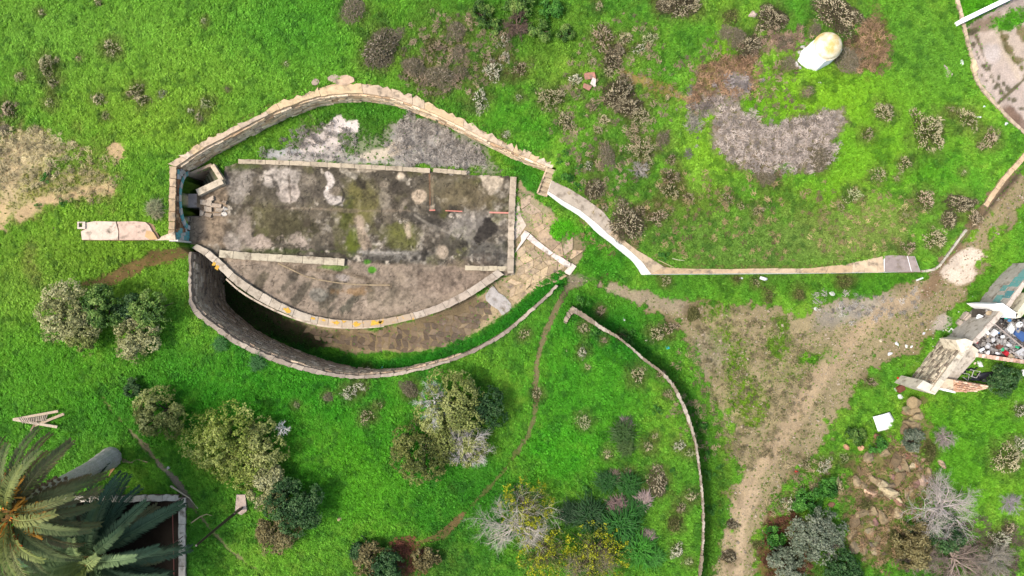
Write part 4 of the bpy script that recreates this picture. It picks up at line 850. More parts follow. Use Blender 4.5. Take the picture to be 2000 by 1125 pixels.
# --- stair well and pits in front of the gate
def stair_well():
    zt = 0.42
    t = thing('stairwell', 'sunken stairwell with pale concrete parapet walls beside the painted arch', 'stairwell', W(395, 355, 0))
    def para(p, q, w, z, col, zb=-3.0, name='parapet'):
        a, c = W(*p, z)[:2], W(*q, z)[:2]; d = (c - a) / np.linalg.norm(c - a); n = np.array([-d[1], d[0]]) * w / 2
        m = RMB(); m.prism([a - n, c - n, c + n, a + n], zb, z); m.part(name, t, M_coping, color=col)
    para((366, 341), (413, 321), 0.16, 0.25, A(200, 176, 148)); para((414, 322), (433, 352), 0.28, zt, A(216, 196, 166)); para((434, 353), (385, 376), 0.42, zt + 0.03, A(206, 190, 164))
    a, c = np.array(W(428, 350, 0)[:2]), np.array(W(380, 362, 0)[:2])
    for i in range(9):
        u = i / 8.0; z = -0.25 - i * 0.27
        p = np.array(W(418, 343, 0)[:2]) * (1 - u) + np.array(W(376, 362, 0)[:2]) * u
        m = RMB(); m.box((p[0], p[1], z - 0.5), (0.26, 1.35, 1.0), rz=math.radians(27)); m.part('step', t, M_coping, color=A(150, 146, 120) if i % 2 else A(104, 108, 76))
    m = RMB(); m.box(tuple(W(374, 391.5, 0)[:2]) + (-1.55,), (1.05, 0.88, 3.0)); m.part('landing', t, M_coping, color=A(176, 160, 150))
    t2 = thing('pit', 'small square black pit beside the landing under the painted arch', 'pit', W(374, 414, 0))
    for (x, y, sx, sy) in ((374, 423.5, 1.15, 0.1), (391, 414, 0.1, 0.7)):
        m = RMB(); m.box(tuple(W(x, y, 0)[:2]) + (-1.5,), (sx, sy, 3.0)); m.part('pit_wall', t2, M_coping, color=A(120, 104, 90))
    # masonry remains between the pits and the gun floor
    k = 0
    spots = [(404, 396, 20, 11, 0.1), (424, 401, 18, 9, 0.15), (408, 408, 13, 9, .1), (430, 411, 14, 9, .2), (396, 417, 9, 11, 0.0), (408, 421, 12, 7, 0.1), (425, 420, 14, 7, .0), (412, 390, 14, 7, -.4), (440, 396, 9, 6, .4)]
    t3 = thing('broken_masonry', 'low patch of broken masonry blocks between the dark pits and the gun floor', 'masonry', W(415, 408, 0))
    for (x, y, w, h, a) in spots:
        m = MB(); m.box((0, 0, 0), (w / S * 1.0, h / S * 1.0, 0.3), jit=0.06)
        child('stone', m.mesh('stone', M_stone), t3, tuple(W(x, y, 0)[:2]) + (R.uniform(0.0, 0.05),), (0, 0, -a), color=R.choice([A(190, 172, 150), A(176, 156, 134), A(160, 142, 122)]))
    for (x, y, r, lab) in ((439, 408, 6.5, 'upper of two rounded white stones lying on the floor by the broken masonry'), (437, 418, 6.5, 'lower of two rounded white stones lying on the floor by the broken masonry')):
        o = link('white_stone', rock_mesh(0.9, 31 + int(y)), loc=tuple(W(x, y, 0)[:2]) + (0.03,), scale=(r / S * 1.1, r / S * .85, 0.14), color=A(226, 214, 198)); tag(o, lab, 'stone')
def rock_mesh(rough, seed, n=2, mat=None):
    import bmesh
    bm = bmesh.new(); bmesh.ops.create_icosphere(bm, subdivisions=n, radius=1.0); rr = random.Random(seed); off = Vector((rr.uniform(0, 50), rr.uniform(0, 50), rr.uniform(0, 50)))
    from mathutils import noise as mn
    pl = [(Vector((rr.uniform(-1, 1), rr.uniform(-1, 1), rr.uniform(-1, 1))).normalized(), rr.uniform(0.42, 0.8)) for _ in range(10)]
    for v in bm.verts:
        d = v.co.copy()
        for nrm, k in pl:
            s = d.dot(nrm)
            if s > k: d -= nrm * (s - k)
        v.co = d * (1 + 0.22 * rough * mn.noise(v.co * 1.7 + off))
    me = bpy.data.meshes.new('rock'); bm.to_mesh(me); bm.free(); me.materials.append(mat or M_rock)
    return me
stair_well()

# --- thick low wall with a hollow post, west of the gate
def west_wall():
    zt = 1.95
    t = thing('boundary_wall', 'thick low wall with cracked pale plaster top and a hollow square end post', 'wall', W(240, 451, 0))
    top = [(163, 435), (200, 432.5), (240, 433), (285, 434), (300, 437), (306, 452), (312, 466), (300, 469), (230, 469.5), (160, 469)]
    P = PW(top, zt - 0.1); FOOT.append(P); m = RMB(); m.prism(list(P), -0.2, zt - 0.1); m.part('wall_body', t, M_mortar, color=A(150, 118, 92))
    def slab(pts, col, lich=False, dz=0.0):
        m = RMB(); m.prism(list(PW(pts, zt)), zt - 0.12, zt + dz); m.part('plaster_slab', t, M_lichen if lich else M_coping, color=col)
    slab([(168, 435), (184, 432), (207, 432.5), (226, 433), (231, 452), (230, 468), (196, 468.5), (160, 468), (158, 452), (166, 448)], A(226, 204, 182))
    slab([(228.5, 433), (262, 432), (284, 434), (291, 440), (298, 453), (307, 468), (270, 468.5), (232.5, 468.5), (233, 452)], A(216, 186, 164))
    slab([(286, 450), (299, 453), (308, 467.5), (292, 468), (283, 462)], A(210, 170, 120), True, 0.012)
    slab([(315, 462), (340, 452), (343, 468.5), (300, 469.5), (312, 466)], A(222, 200, 172))
    a = PW([(151, 433), (166, 433), (166, 447), (151, 447)], zt + 0.1); h = PW([(153.5, 435.5), (160.5, 435.5), (160.5, 443.5), (153.5, 443.5)], zt + 0.1)
    m = RMB()
    for i in range(4):
        j = (i + 1) % 4; m.prism([a[i], a[j], h[j], h[i]], -0.2, zt + 0.1)
    m.part('post', t, M_coping, color=A(222, 202, 184))
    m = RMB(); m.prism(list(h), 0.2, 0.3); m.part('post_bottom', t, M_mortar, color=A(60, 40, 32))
west_wall()

# --- the outer wall of the ditch
def outer_wall():
    b = spline(PW(OUT_BACK, Z_OUT), 150); f = spline(PW(OUT_FRONT, Z_OUT), 150)
    t = thing('ditch_wall', 'tall curved grey-brown rubble wall lining the outer side of the deep ditch', 'wall', (b[75][0], b[75][1], 0.0))
    zb = np.minimum(at_ground(f - 0.0) , 0.2) - 0.3
    px = 1000 + f[:, 0] * S * H / (H - Z_OUT); zb = _ditch_z(px) - 0.3
    wall_body(t, b, f, Z_OUT + 0.1, zb, M_mortar, A(150, 130, 112), lower=0.08)
    copings(t, b, f, Z_OUT + 0.13, 36, 0.14, M_coping, [A(178, 162, 144), A(166, 150, 134), A(192, 176, 156), A(158, 142, 126)], gap=0.01, over=0.0, rag=0.05, dz=0.02)
    face_stones(t, f[:105], Z_OUT, zb[:105] + 0.2, 0.27, (0.30, 0.55), [A(226, 200, 168), A(210, 184, 154), A(196, 170, 142), A(234, 210, 180), A(180, 154, 128)], limit=300, out=0.07, skip=0.02, side=-1 if False else SIDE_OUT, top_gap=0.06)
    # past the limit: the rest of the stones as one piece
    m = RMB(); P = f[:112]; seg = np.linalg.norm(P[1:] - P[:-1], axis=1); cum = np.concatenate([[0], np.cumsum(seg)]); z = Z_OUT - 0.3
    while z > -4.4:
        s = R.uniform(0, .3)
        while s < cum[-1] - .5:
            L = R.uniform(.25, .5); c_ = s + L / 2; i = min(len(seg) - 1, int(np.searchsorted(cum, c_)) - 1)
            d = (P[i + 1] - P[i]) / (seg[i] + 1e-9); p = P[i] + d * (c_ - cum[i]); n_ = np.array([d[1], -d[0]]) * SIDE_OUT
            if z - .1 > zb[i] + 0.2 and R.random() > .1: m.box((p[0] + n_[0] * R.uniform(0, .03), p[1] + n_[1] * R.uniform(0, .03), z), (L - .03, .13, .2), rz=math.atan2(d[1], d[0]), jit=0.02)
            s += L
        z -= 0.25
    o = m.part('rubble_facing', t, M_stone, color=A(206, 180, 150)); o['kind'] = 'stuff'
SIDE_OUT = -1
outer_wall()

# --- parapet between gun floor and ditch
def parapet():
    zt = 0.25
    o_ = spline(PW(PAR_OUT, zt), 120); i_ = spline(PW(PAR_IN, zt), 120)
    t = thing('parapet', 'curved pale concrete parapet with orange lichen between the gun floor and the ditch', 'parapet', (o_[60][0], o_[60][1], 0.0))
    px = 1000 + o_[:, 0] * S; zb = _ditch_z(px) - 0.3
    wall_body(t, o_, i_, zt, zb, M_mortar, A(120, 104, 88), lower=0.1)
    copings(t, o_[:52], i_[:52], zt, 10, 0.2, M_coping, [A(206, 190, 168), A(198, 182, 160), A(212, 196, 174)], gap=0.012, over=0.01, rag=0.02, dz=0.008)
    copings(t, o_[51:86], i_[51:86], zt, 7, 0.2, M_lichen, [A(202, 180, 152), A(196, 172, 144)], gap=0.012, over=0.01, rag=0.02, dz=0.008)
    copings(t, o_[85:], i_[85:], zt, 7, 0.2, M_coping, [A(202, 186, 166), A(196, 178, 158)], gap=0.012, over=0.01, rag=0.02, dz=0.008)
    m = RMB(); lip = spline(PW([(442, 547), (470, 571), (510, 595), (560, 618), (610, 634), (650, 640.5), (690, 642), (720, 641), (750, 638.5)], 0.0), 40); lip2 = lip + np.array([0.02, 0.12])
    o = wall_body(t, lip, lip2, 0.06, -0.1, M_coping, A(200, 182, 160), name='drip_ledge')
    # weak yellow lichen crusts
    for (x, y, rx, ry, a) in ((424, 523, 4, 7, .6), (418, 515, 4, 5, .6), (561, 606, 8, 5, .4), (657, 630, 8, 5, .1), (672, 628, 5, 4, .1), (697, 633, 9, 5, 0), (733, 631, 14, 6, -.1), (745, 629, 6, 4, 0), (612, 622, 5, 4, .3), (632, 626, 5, 3, .2)):
        m = MB(); pts = [(math.cos(q) * rx / S * R.uniform(.35, 1.2), math.sin(q) * ry / S * R.uniform(.3, 1.15)) for q in np.linspace(0, 2 * math.pi, 15)[:-1]]
        m.prism(pts, -0.02, 0.008)
        child('lichen_patch', m.mesh('lichen_patch', M_mortar), t, tuple(W(x, y, zt)[:2]) + (zt + 0.012,), (0, 0, -a), color=A(214, 166, 64))
parapet()

# --- kerbs and low walls round the gun floor
def strip(name, label, cat, pts, wpx, zt, zb, count, col, mat=None, part='kerb_stone', rag=0.02, gap=0.012):
    P = spline(PW(pts, zt), 60); d = np.gradient(P, axis=0); d /= np.linalg.norm(d, axis=1)[:, None] + 1e-9; n = np.stack([-d[:, 1], d[:, 0]], 1) * wpx / S / 2
    t = thing(name, label, cat, (P[30][0], P[30][1], zb))
    wall_body(t, P + n * .9, P - n * .9, zt - 0.03, zb, M_mortar, A(150, 132, 112))
    copings(t, P + n, P - n, zt, count, 0.14, mat or M_coping, [A(*col), A(*col, .93), A(*col, 1.05)], gap=gap, over=0.0, rag=rag, dz=0.012)
    return t
strip('kerb', 'long straight pale kerb along the upper edge of the gun floor', 'kerb', [(465, 315), (560, 318), (700, 325), (840, 333)], 8.5, 0.16, -0.2, 14, (206, 188, 160))
strip('kerb', 'short broken kerb length continuing at the right end of the long upper kerb', 'kerb', [(846, 332), (880, 335), (912, 337)], 8, 0.16, -0.2, 3, (204, 186, 158))
strip('kerb', 'low concrete wall length with cracked blocks, along the lower left edge of the gun floor', 'kerb', [(428, 495), (480, 500), (560, 505), (673, 512)], 14, 0.22, -0.2, 9, (206, 192, 164))
strip('kerb', 'short pale kerb length at the lower right corner of the gun floor', 'kerb', [(908, 523), (950, 524), (992, 525)], 9.5, 0.18, -0.2, 3, (206, 190, 160))
strip('kerb', 'upright pale concrete kerb along the right edge of the gun floor', 'kerb', [(1003, 345), (1000, 400), (998, 460), (997, 534)], 12, 0.22, -0.25, 8, (200, 182, 158))
strip('groove_kerb', 'thin curved kerb line crossing the damp lower apron of the gun floor', 'kerb', [(543, 514), (572, 528), (602, 541), (650, 551), (700, 556), (762, 557)], 2.2, 0.05, -0.1, 12, (178, 156, 122), rag=0.004)
def steel(name, label, p, q, w, col, z=0.05):
    a, c = W(*p, z), W(*q, z); d = Vector(c - a); m = MB(); m.box((d.length / 2, 0, 0.02), (d.length, w, 0.02)); m.box((d.length / 2, w / 2 - 0.01, 0.045), (d.length, 0.02, 0.05))
    tag(link(name, m.mesh(name, M_metal), loc=a, rot=(0, 0, math.atan2(d.y, d.x)), color=col), label, 'steel strip')
steel('steel_angle', 'short bent pink rusted steel angle at the corner of the sunken floor bay', (839, 411), (850, 410.5), 0.08, A(206, 120, 100))
steel('steel_angle', 'middle length of pink rusted steel edging on the gun floor', (870, 411.5), (903, 413), 0.06, A(212, 128, 108))
steel('steel_angle', 'rusted steel edging length with a white end, touching the right kerb', (956, 415), (996, 416), 0.09, A(214, 140, 122))

# --- paving in the yard and ditch, every stone its own piece
def paving(parent, region, ang, cell, z, colors, limit, shade=(0.85, 1.1), name='paving_stone', gap=0.013, holes=(), zf=None):
    P = PW(region, z); c0 = P.mean(0); ca, sa = math.cos(ang), math.sin(ang); Rm = np.array([[ca, -sa], [sa, ca]])
    Q = (P - c0) @ Rm; lo, hi = Q.min(0), Q.max(0); nx = int((hi[0] - lo[0]) / cell) + 2; ny = int((hi[1] - lo[1]) / (cell * .8)) + 2
    g = np.zeros((nx + 1, ny + 1, 2))
    for i in range(nx + 1):
        for j in range(ny + 1):
            g[i, j] = (lo[0] + (i - .5 + (0.5 if j % 2 else 0)) * cell + R.uniform(-.26, .26) * cell, lo[1] + (j - .5) * cell * .8 + R.uniform(-.2, .2) * cell)
    out = []
    for i in range(nx):
        for j in range(ny):
            q = np.array([g[i, j], g[i + 1, j], g[i + 1, j + 1], g[i, j + 1]]); c = q.mean(0); w = c @ Rm.T + c0
            if sd_poly(w[:1], w[1:], P)[0] > -cell * 0.08: continue
            if any(math.hypot(w[0] - W(hx, hy, z)[0], w[1] - W(hx, hy, z)[1]) < hr / S for hx, hy, hr in holes): continue
            out.append((q, c, w))
    R.shuffle(out); rest = out[limit:]
    for q, c, w in out[:limit]:
        q = (q - c); L = np.linalg.norm(q, axis=1)[:, None]; q = q * (1 - gap / L)
        mid = (q + np.roll(q, -1, 0)) / 2 * NR.uniform(0.92, 1.06, (4, 1)); ring = []
        for a_, b_ in zip(q * 0.96, mid): ring += [a_, b_]
        zz = z if zf is None else zf(w[0], w[1])
        m = MB(); m.prism([tuple(v @ Rm.T) for v in ring], -0.12, 0.0)
        o = link(name, m.mesh(name, M_stone), None, (w[0], w[1], zz + R.uniform(-0.012, 0.018)), (R.uniform(-.02, .02), R.uniform(-.02, .02), 0), color=R.choice(colors) * R.uniform(*shade))
        o.parent = parent
tan_pave = [A(190, 166, 130), A(184, 160, 126), A(194, 170, 138), A(180, 158, 128)]
yard = ground_ob
zf_ = lambda x, y: float(height(x, y)[0]) + 0.02
paving(yard, [(1012, 482), (1032, 470), (1108, 520), (1100, 535), (1058, 565), (1012, 598), (985, 612), (960, 585), (962, 560), (1004, 536)], 0.5, 0.62, -0.02, tan_pave, 150, holes=[(973, 585, 24)], zf=zf_)
paving(yard, [(1034, 462), (1045, 430), (1020, 400), (1014, 385), (1040, 395), (1075, 425), (1090, 470), (1125, 478), (1142, 492), (1130, 512), (1112, 516)], 0.55, 0.8, -0.02, [A(184, 158, 128), A(174, 150, 122), A(178, 156, 132)], 60, zf=zf_)
ditch_bed = ground_ob
paving(ditch_bed, [(640, 662), (700, 655), (800, 645), (880, 618), (945, 588), (962, 600), (945, 636), (880, 676), (800, 688), (720, 690), (650, 684), (590, 664), (560, 640), (600, 645)], -0.15, 0.46, -1.0,
       [A(118, 100, 80), A(108, 92, 74), A(126, 108, 86), A(100, 86, 70), A(136, 118, 92)], 290, zf=zf_)
# concrete slabs of the yard
def slab(name, label, pts, z, col, thick=0.2, mat=None, cat='slab', ground=True):
    c = np.mean(pts, 0); g = G(*c) if ground else W(c[0], c[1], z)
    zz = g[2] + z if ground else z
    P = PW(pts, zz); m = MB(); q = P.mean(0); m.prism([tuple(p - q) for p in P], -thick, 0.0)
    return tag(link(name, m.mesh(name, mat or M_coping), loc=(q[0], q[1], zz), color=col), label, cat)
slab('concrete_slab', 'long pale concrete slab laid diagonally across the stone paved yard, cracked near its middle', [(1036, 457), (1049, 469), (1064, 481), (1081, 494), (1073, 499), (1062, 491), (1045, 479), (1029, 466)], 0.12, A(228, 212, 200))
slab('concrete_slab', 'stained lower piece of the diagonal concrete slab, dark blotch at its end', [(1082, 494.5), (1098, 503), (1114, 514), (1113, 520), (1106, 522), (1090, 511), (1076, 500)], 0.11, A(222, 206, 194))
slab('concrete_slab', 'short kinked concrete slab at the upper end of the diagonal slab with a bolt hole', [(1025, 450), (1035, 456), (1027, 467), (1014, 484), (1006, 494), (1010, 484), (1018, 470), (1017, 461)], 0.12, A(226, 210, 196))
slab('concrete_slab', 'pale square-ended slab at the tip of the yard, next to the grass', [(1117, 514), (1126, 520), (1113, 538), (1101, 532), (1108, 523)], 0.10, A(224, 208, 192))
slab('concrete_slab', 'smooth grey concrete slab lying loose on the tan paving beside the parapet', [(963, 558), (974, 572), (985, 578), (998, 593), (999, 604), (986, 613), (981, 617), (973, 605), (960, 597), (949, 586), (948, 577), (957, 563)], 0.08, A(184, 176, 168), 0.25)
slab('concrete_slab', 'broken tan concrete plate between the right kerb and the yard, cracked across', [(1006, 372), (1014, 400), (1018, 422), (1028, 440), (1016, 458), (1004, 470), (1004, 420)], 0.02, A(204, 186, 166), 0.2)
slab('limestone_slab', 'flat grey stone slab shaped like a drop, lying in the grass by the concrete court', [(1844, 126), (1853, 133), (1862, 145), (1858, 150), (1850, 152), (1846, 142)], 0.05, A(184, 166, 156), 0.1)

# --- white retaining wall with its coping
def white_wall():
    n = 60
    f = spline(PW(WHITE_FRONT, Z_WH), n); b = spline(PW(WHITE_BACK, Z_WH), n)
    t = thing('white_wall', 'whitewashed retaining wall with a broad smooth concrete coping below the scrubby mound', 'wall', (f[30][0], f[30][1], 0.0))
    zb = np.interp(np.linspace(0, 1, n), [0, .2, .5, .8, 1], [0.8, -0.3, -1.0, -1.2, -1.2])
    wall_body(t, b, f, Z_WH - 0.12, zb, M_white, None)
    copings(t, b[:34], f[:34], Z_WH, 1, 0.13, M_coping, [A(196, 180, 160)], gap=0.005, over=0.02, rag=0.03, dz=0.0)
    copings(t, b[33:], f[33:], Z_WH, 1, 0.13, M_coping, [A(206, 182, 150)], gap=0.005, over=0.02, rag=0.03, dz=0.0)
    f2 = [(1272, 535), (1340, 534.5), (1420, 534), (1500, 533.5), (1580, 533), (1650, 532), (1727, 531)]
    b2 = [(1296, 522), (1342, 525), (1420, 526), (1500, 524.5), (1580, 525), (1650, 517), (1724, 501)]
    f2 = resample(PW(f2, Z_WH), 40); b2 = resample(PW(b2, Z_WH), 40)
    t2 = thing('mound_wall', 'long straight wall with tan coping at the foot of the mound by the dirt road', 'wall', (f2[20][0], f2[20][1], 0.0))
    wall_body(t2, b2, f2, Z_WH - 0.12, -1.2, M_white, None)
    copings(t2, b2, f2, Z_WH, 9, 0.13, M_coping, [A(214, 184, 148), A(218, 192, 158), A(208, 178, 140)], gap=0.006, over=0.02, rag=0.02, dz=0.004)
    f3 = PW([(1727, 531), (1760, 530.5), (1798, 530)], Z_WH); b3 = PW([(1728, 500), (1756, 499), (1787, 501)], Z_WH)
    t3 = thing('corner_slab', 'grey square concrete platform at the right end of the mound wall', 'platform', (f3[1][0], f3[1][1], 0.0))
    wall_body(t3, b3, f3, Z_WH - 0.02, -1.2, M_white, None)
    copings(t3, b3, f3, Z_WH, 1, 0.1, M_coping, [A(170, 154, 146)], gap=0.02, over=0.02, rag=0.02, dz=0.0)
white_wall()
def steps():
    t = thing('stairs', 'narrow stone steps joining the arched wall to the white wall coping', 'stairs', W(1068, 352, 0))
    N = 6; a, c = np.array(W(1078, 330, 1.8)[:2]), np.array(W(1058, 381, 0.2)[:2])
    for i in range(N):
        u = (i + .5) / N; p = a * (1 - u) + c * u; z = 1.75 - i * 0.3
        m = RMB(); m.box((p[0], p[1], z / 2 - 0.15), (0.58, 0.30, z + 0.3), rz=math.radians(-20), jit=0.012); m.part('step', t, M_coping, color=R.choice([A(200, 182, 154), A(190, 170, 142), A(184, 164, 138)]))
    for off in (-0.36, 0.36):
        m = RMB(); d = (c - a) / np.linalg.norm(c - a); n_ = np.array([-d[1], d[0]]) * off
        q = [a + n_ - n_ * .25, c + n_ - n_ * .25, c + n_ + n_ * .0, a + n_]; m.prism(q, -0.2, [1.9, 0.5, 0.5, 1.9]); m.part('side_wall', t, M_coping, color=A(206, 182, 150))
steps()

# --- wall round the lower meadow
def meadow_wall():
    zt = 0.72
    out = [(1119, 598), (1150, 618), (1180, 640), (1205, 655), (1232, 676), (1258, 699), (1290, 722), (1312, 745), (1330, 775), (1349, 822), (1362, 870), (1369, 920), (1374, 970), (1376, 1030), (1374, 1080), (1368, 1140)]
    inn = [(1118, 610), (1146, 627), (1175, 645), (1201, 660), (1228, 680), (1253, 704), (1283, 727), (1305, 750), (1323, 779), (1342, 826), (1356, 872), (1363, 921), (1368, 970), (1370, 1030), (1368, 1078), (1361, 1138)]
    o = spline(PW(out, zt), 110); i = spline(PW(inn, zt), 110); w_ = np.interp(np.arange(110), [0, 8, 20, 109], [1, .95, .62, .6])[:, None] * NR.uniform(.85, 1.15, (110, 1)); i = o + (i - o) * w_
    t = thing('meadow_wall', 'long thin curving stone wall between the lower meadow and the dirt road', 'wall', (o[50][0], o[50][1], 0.0))
    wall_body(t, o, i, zt, -1.3, M_mortar, A(150, 130, 108), lower=0.08)
    copings(t, o, i, zt, 50, 0.14, M_coping, [A(180, 166, 146), A(164, 148, 126), A(196, 182, 162), A(150, 134, 112)], gap=0.012, over=0.0, rag=0.05, dz=0.025, steps=(2, 3, 4, 6, 8))
    r = resample(PW([(1119, 598), (1108, 612), (1101, 630)], zt), 10); r2 = resample(PW([(1124, 606), (1114, 617), (1106, 633)], zt), 10)
    copings(t, r, r2, zt, 4, 0.6, M_coping, [A(176, 158, 134)], gap=0.02, over=0.02, rag=0.05, dz=0.03)
meadow_wall()

# --- concrete court, top right
def court():
    Zc = 1.9
    pts = [(1868, -8), (1877, 20), (1884, 52), (1891, 82), (1899, 112), (1910, 158), (1934, 190), (1960, 219), (1986, 245), (2010, 266)]
    strip('court_kerb', 'pale kerb wall curving round the left side of the concrete court', 'kerb', pts, 6, Zc, 1.2, 14, (214, 190, 160))
    t = thing('court_wall', 'white plastered wall with a blue painted side, across the upper end of the concrete court', 'wall', W(1940, 22, 1.7))
    a, c = W(1881, 44, 2.5)[:2], W(2060, -42, 2.5)[:2]; d = (c - a) / np.linalg.norm(c - a); n_ = np.array([-d[1], d[0]])
    m = RMB(); m.prism([a, c, c + n_ * .26, a + n_ * .26], 1.3, 2.5); m.part('wall_body', t, M_white)
    m = RMB(); b0 = a + d * 1.4; m.prism([b0 - n_ * .012, c - n_ * .012, c - n_ * .002, b0 - n_ * .002], 1.75, 2.35); m.part('blue_paint', t, M_paint, color=A(70, 130, 190))
    m = RMB(); m.prism([b0 - n_ * .014, c - n_ * .014, c - n_ * .003, b0 - n_ * .003], 2.36, 2.5); m.part('pink_band', t, M_paint, color=A(214, 170, 160))
    slab('post_stump', 'square yellowish concrete block standing beside the court kerb', [(1900, 118), (1906, 117), (1912, 135), (1903, 142), (1899, 130)], 0.32, A(226, 200, 160), 0.5, cat='block')
court()
def east_kerb():
    strip('road_kerb', 'broad tan kerb with yellow paint at the right edge, along the top of the mound', 'kerb', [(2012, 292), (1990, 318), (1960, 352), (1925, 402)], 9, 1.95, -0.6, 7, (222, 190, 150))
    strip('road_kerb', 'thin rounded kerb turning the right corner of the mound beside the road', 'kerb', [(1888, 448), (1866, 478), (1846, 505), (1834, 520), (1822, 527), (1800, 530)], 4, 1.92, -1.2, 8, (206, 196, 176))
east_kerb()
# ------------------------------------------------------------------ white domed tomb
M_dome = material('stained_whitewash', 'c', c1=(0.60, 0.55, 0.44, 1), var=0.07, scale=2.0, bump=0.2, bscale=12.0, c2=A4(214, 186, 118), c2scale=0.6, c2lo=0.36, c2hi=0.5, fine=0.05)
def lathe(prof, n=28):
    V = []; F = []
    for r, z in prof:
        for k in range(n): V.append((r * math.cos(2 * math.pi * k / n), r * math.sin(2 * math.pi * k / n), z))
    for i in range(len(prof) - 1):
        for k in range(n): F.append((i * n + k, i * n + (k + 1) % n, (i + 1) * n + (k + 1) % n, (i + 1) * n + k))
    return V, F
def domed_tomb():
    z0, z1 = 1.7, 3.0
    t = thing('domed_tomb', 'small whitewashed shrine with a yellow-stained dome on the scrubby mound', 'shrine', W(1597, 108, z0))
    B = [(1553, 122), (1560, 102), (1580, 86), (1606, 76), (1642, 104), (1618, 128), (1591, 142), (1570, 136)]
    T = [(1589, 100), (1589, 88), (1598, 72), (1618, 64), (1645, 96), (1628, 110), (1610, 121), (1598, 116)]
    V = [tuple(W(x, y, z0 - .1)) for x, y in B]; n = 8
    Mid = [tuple(np.array(W(bx, by, z0 + 0.5)) * 0.62 + np.array(W(tx, ty, z0 + .5)) * 0.38) for (bx, by), (tx, ty) in zip(B, T)]
    V += Mid + [tuple(W(x, y, z1)) for x, y in T]
    F = [(i + n * k, n * k + (i + 1) % n, n * (k + 1) + (i + 1) % n, n * (k + 1) + i) for k in range(2) for i in range(n)] + [tuple(range(2 * n, 3 * n))]
    F = [f[::-1] for f in F[:-1]] + [F[-1][::-1]]
    m = RMB(); m.add(V, F); m.part('base_block', t, M_white)
    r = 27.5 / S * (H - z1) / H; prof = [(r * 1.02, -0.05), (r * 1.02, 0.05), (r * .97, 0.07)] + [(r * .96 * math.cos(a), 0.08 + 0.62 * math.sin(a)) for a in np.linspace(0, math.pi / 2 - .02, 10)] + [(0.0, 0.70)]
    V, F = lathe(prof); c = W(1616, 91, z1)
    child('dome', new_mesh('dome', V, F, M_dome, True), t, c)
    for (x, y, h) in ((1581, 105, .5), (1603, 120, 0.9), (1613, 115, 0.95), (1638, 102, 1.15)):
        m = MB(); m.box((0, 0, 0), (0.2, 0.16, 0.16), jit=0.03); child('stone', m.mesh('stone', M_stone), t, W(x, y, z0 + h), (0, 0, R.random() * 3), color=A(216, 210, 200))
    g = thing('fallen_masonry', 'grey lichened masonry lumps broken from the left side of the domed shrine', 'masonry', G(1556, 115))
    for (x, y, r) in ((1566, 92, 6), (1560, 104, 6), (1554, 127, 7), (1562, 133, 6), (1570, 95, 4)):
        child('stone', rock_mesh(.8, int(x), 1, M_stone), g, G(x, y, 0.08), (0, 0, R.random() * 6), (r / S, r / S * .8, .2), A(206, 202, 194))
domed_tomb()

# ------------------------------------------------------------------ rocks
def rock(x, y, r, lab=None, col=(158, 138, 104), asp=0.7, h=0.5, rz=None, parent=None, seed=None, rough=1.0, cat='rock'):
    p = G(x, y, 0); me = rock_mesh(rough, seed if seed is not None else int(x * 7 + y), 2)
    s = (r / S, r / S * asp, r / S * h); rz = R.random() * 6 if rz is None else math.radians(rz)
    c = A(*col) * R.uniform(.88, 1.1)
    if parent is not None: return child('rock', me, parent, p + np.array([0, 0, s[2] * -.05]), (R.uniform(-.25, .25), R.uniform(-.25, .25), rz), s, c)
    o = link('rock', me, None, p + np.array([0, 0, s[2] * .25]), (R.uniform(-.2, .2), R.uniform(-.2, .2), rz), s, c); return tag(o, lab, cat)
def outcrop(label, lst, fill=(), n=0, col=(142, 122, 92)):
    lst = list(lst); P = np.array(fill, float)
    while n > 0:
        x, y = R.uniform(P[:, 0].min(), P[:, 0].max()), R.uniform(P[:, 1].min(), P[:, 1].max())
        if sd_poly(np.array([x]), np.array([y]), P)[0] < 0: lst.append((x, y, R.choice((4, 5, 6, 7, 9, 11)), R.uniform(.55, .95), R.uniform(0, 180), R.uniform(.4, .7), tuple(int(v * R.uniform(.88, 1.12)) for v in col))); n -= 1
    c = np.mean([G(x, y) for x, y, *_ in lst], 0); t = thing('rock_outcrop', label, 'rock outcrop', c)
    for a in lst: rock(*a[:3], parent=t, asp=a[3] if len(a) > 3 else .7, rz=a[4] if len(a) > 4 else None, h=a[5] if len(a) > 5 else .6, col=a[6] if len(a) > 6 else (156, 136, 102))
BR = (126, 106, 78); LT = (190, 172, 136)
outcrop('tan sandstone ledge running downhill from the end of the ruined stone wall', [(1788, 785, 17, .8), (1782, 805, 19, .7, 0), (1793, 812, 14, .8), (1778, 826, 18, .7), (1790, 838, 18, .7, 10), (1772, 846, 17, .8, 90, .6, BR), (1768, 862, 14, .9, None, .6, (168, 148, 114)), (1779, 868, 16, .5, 80)], [(1775, 778), (1802, 780), (1800, 850), (1785, 880), (1762, 872), (1768, 800)], 30)
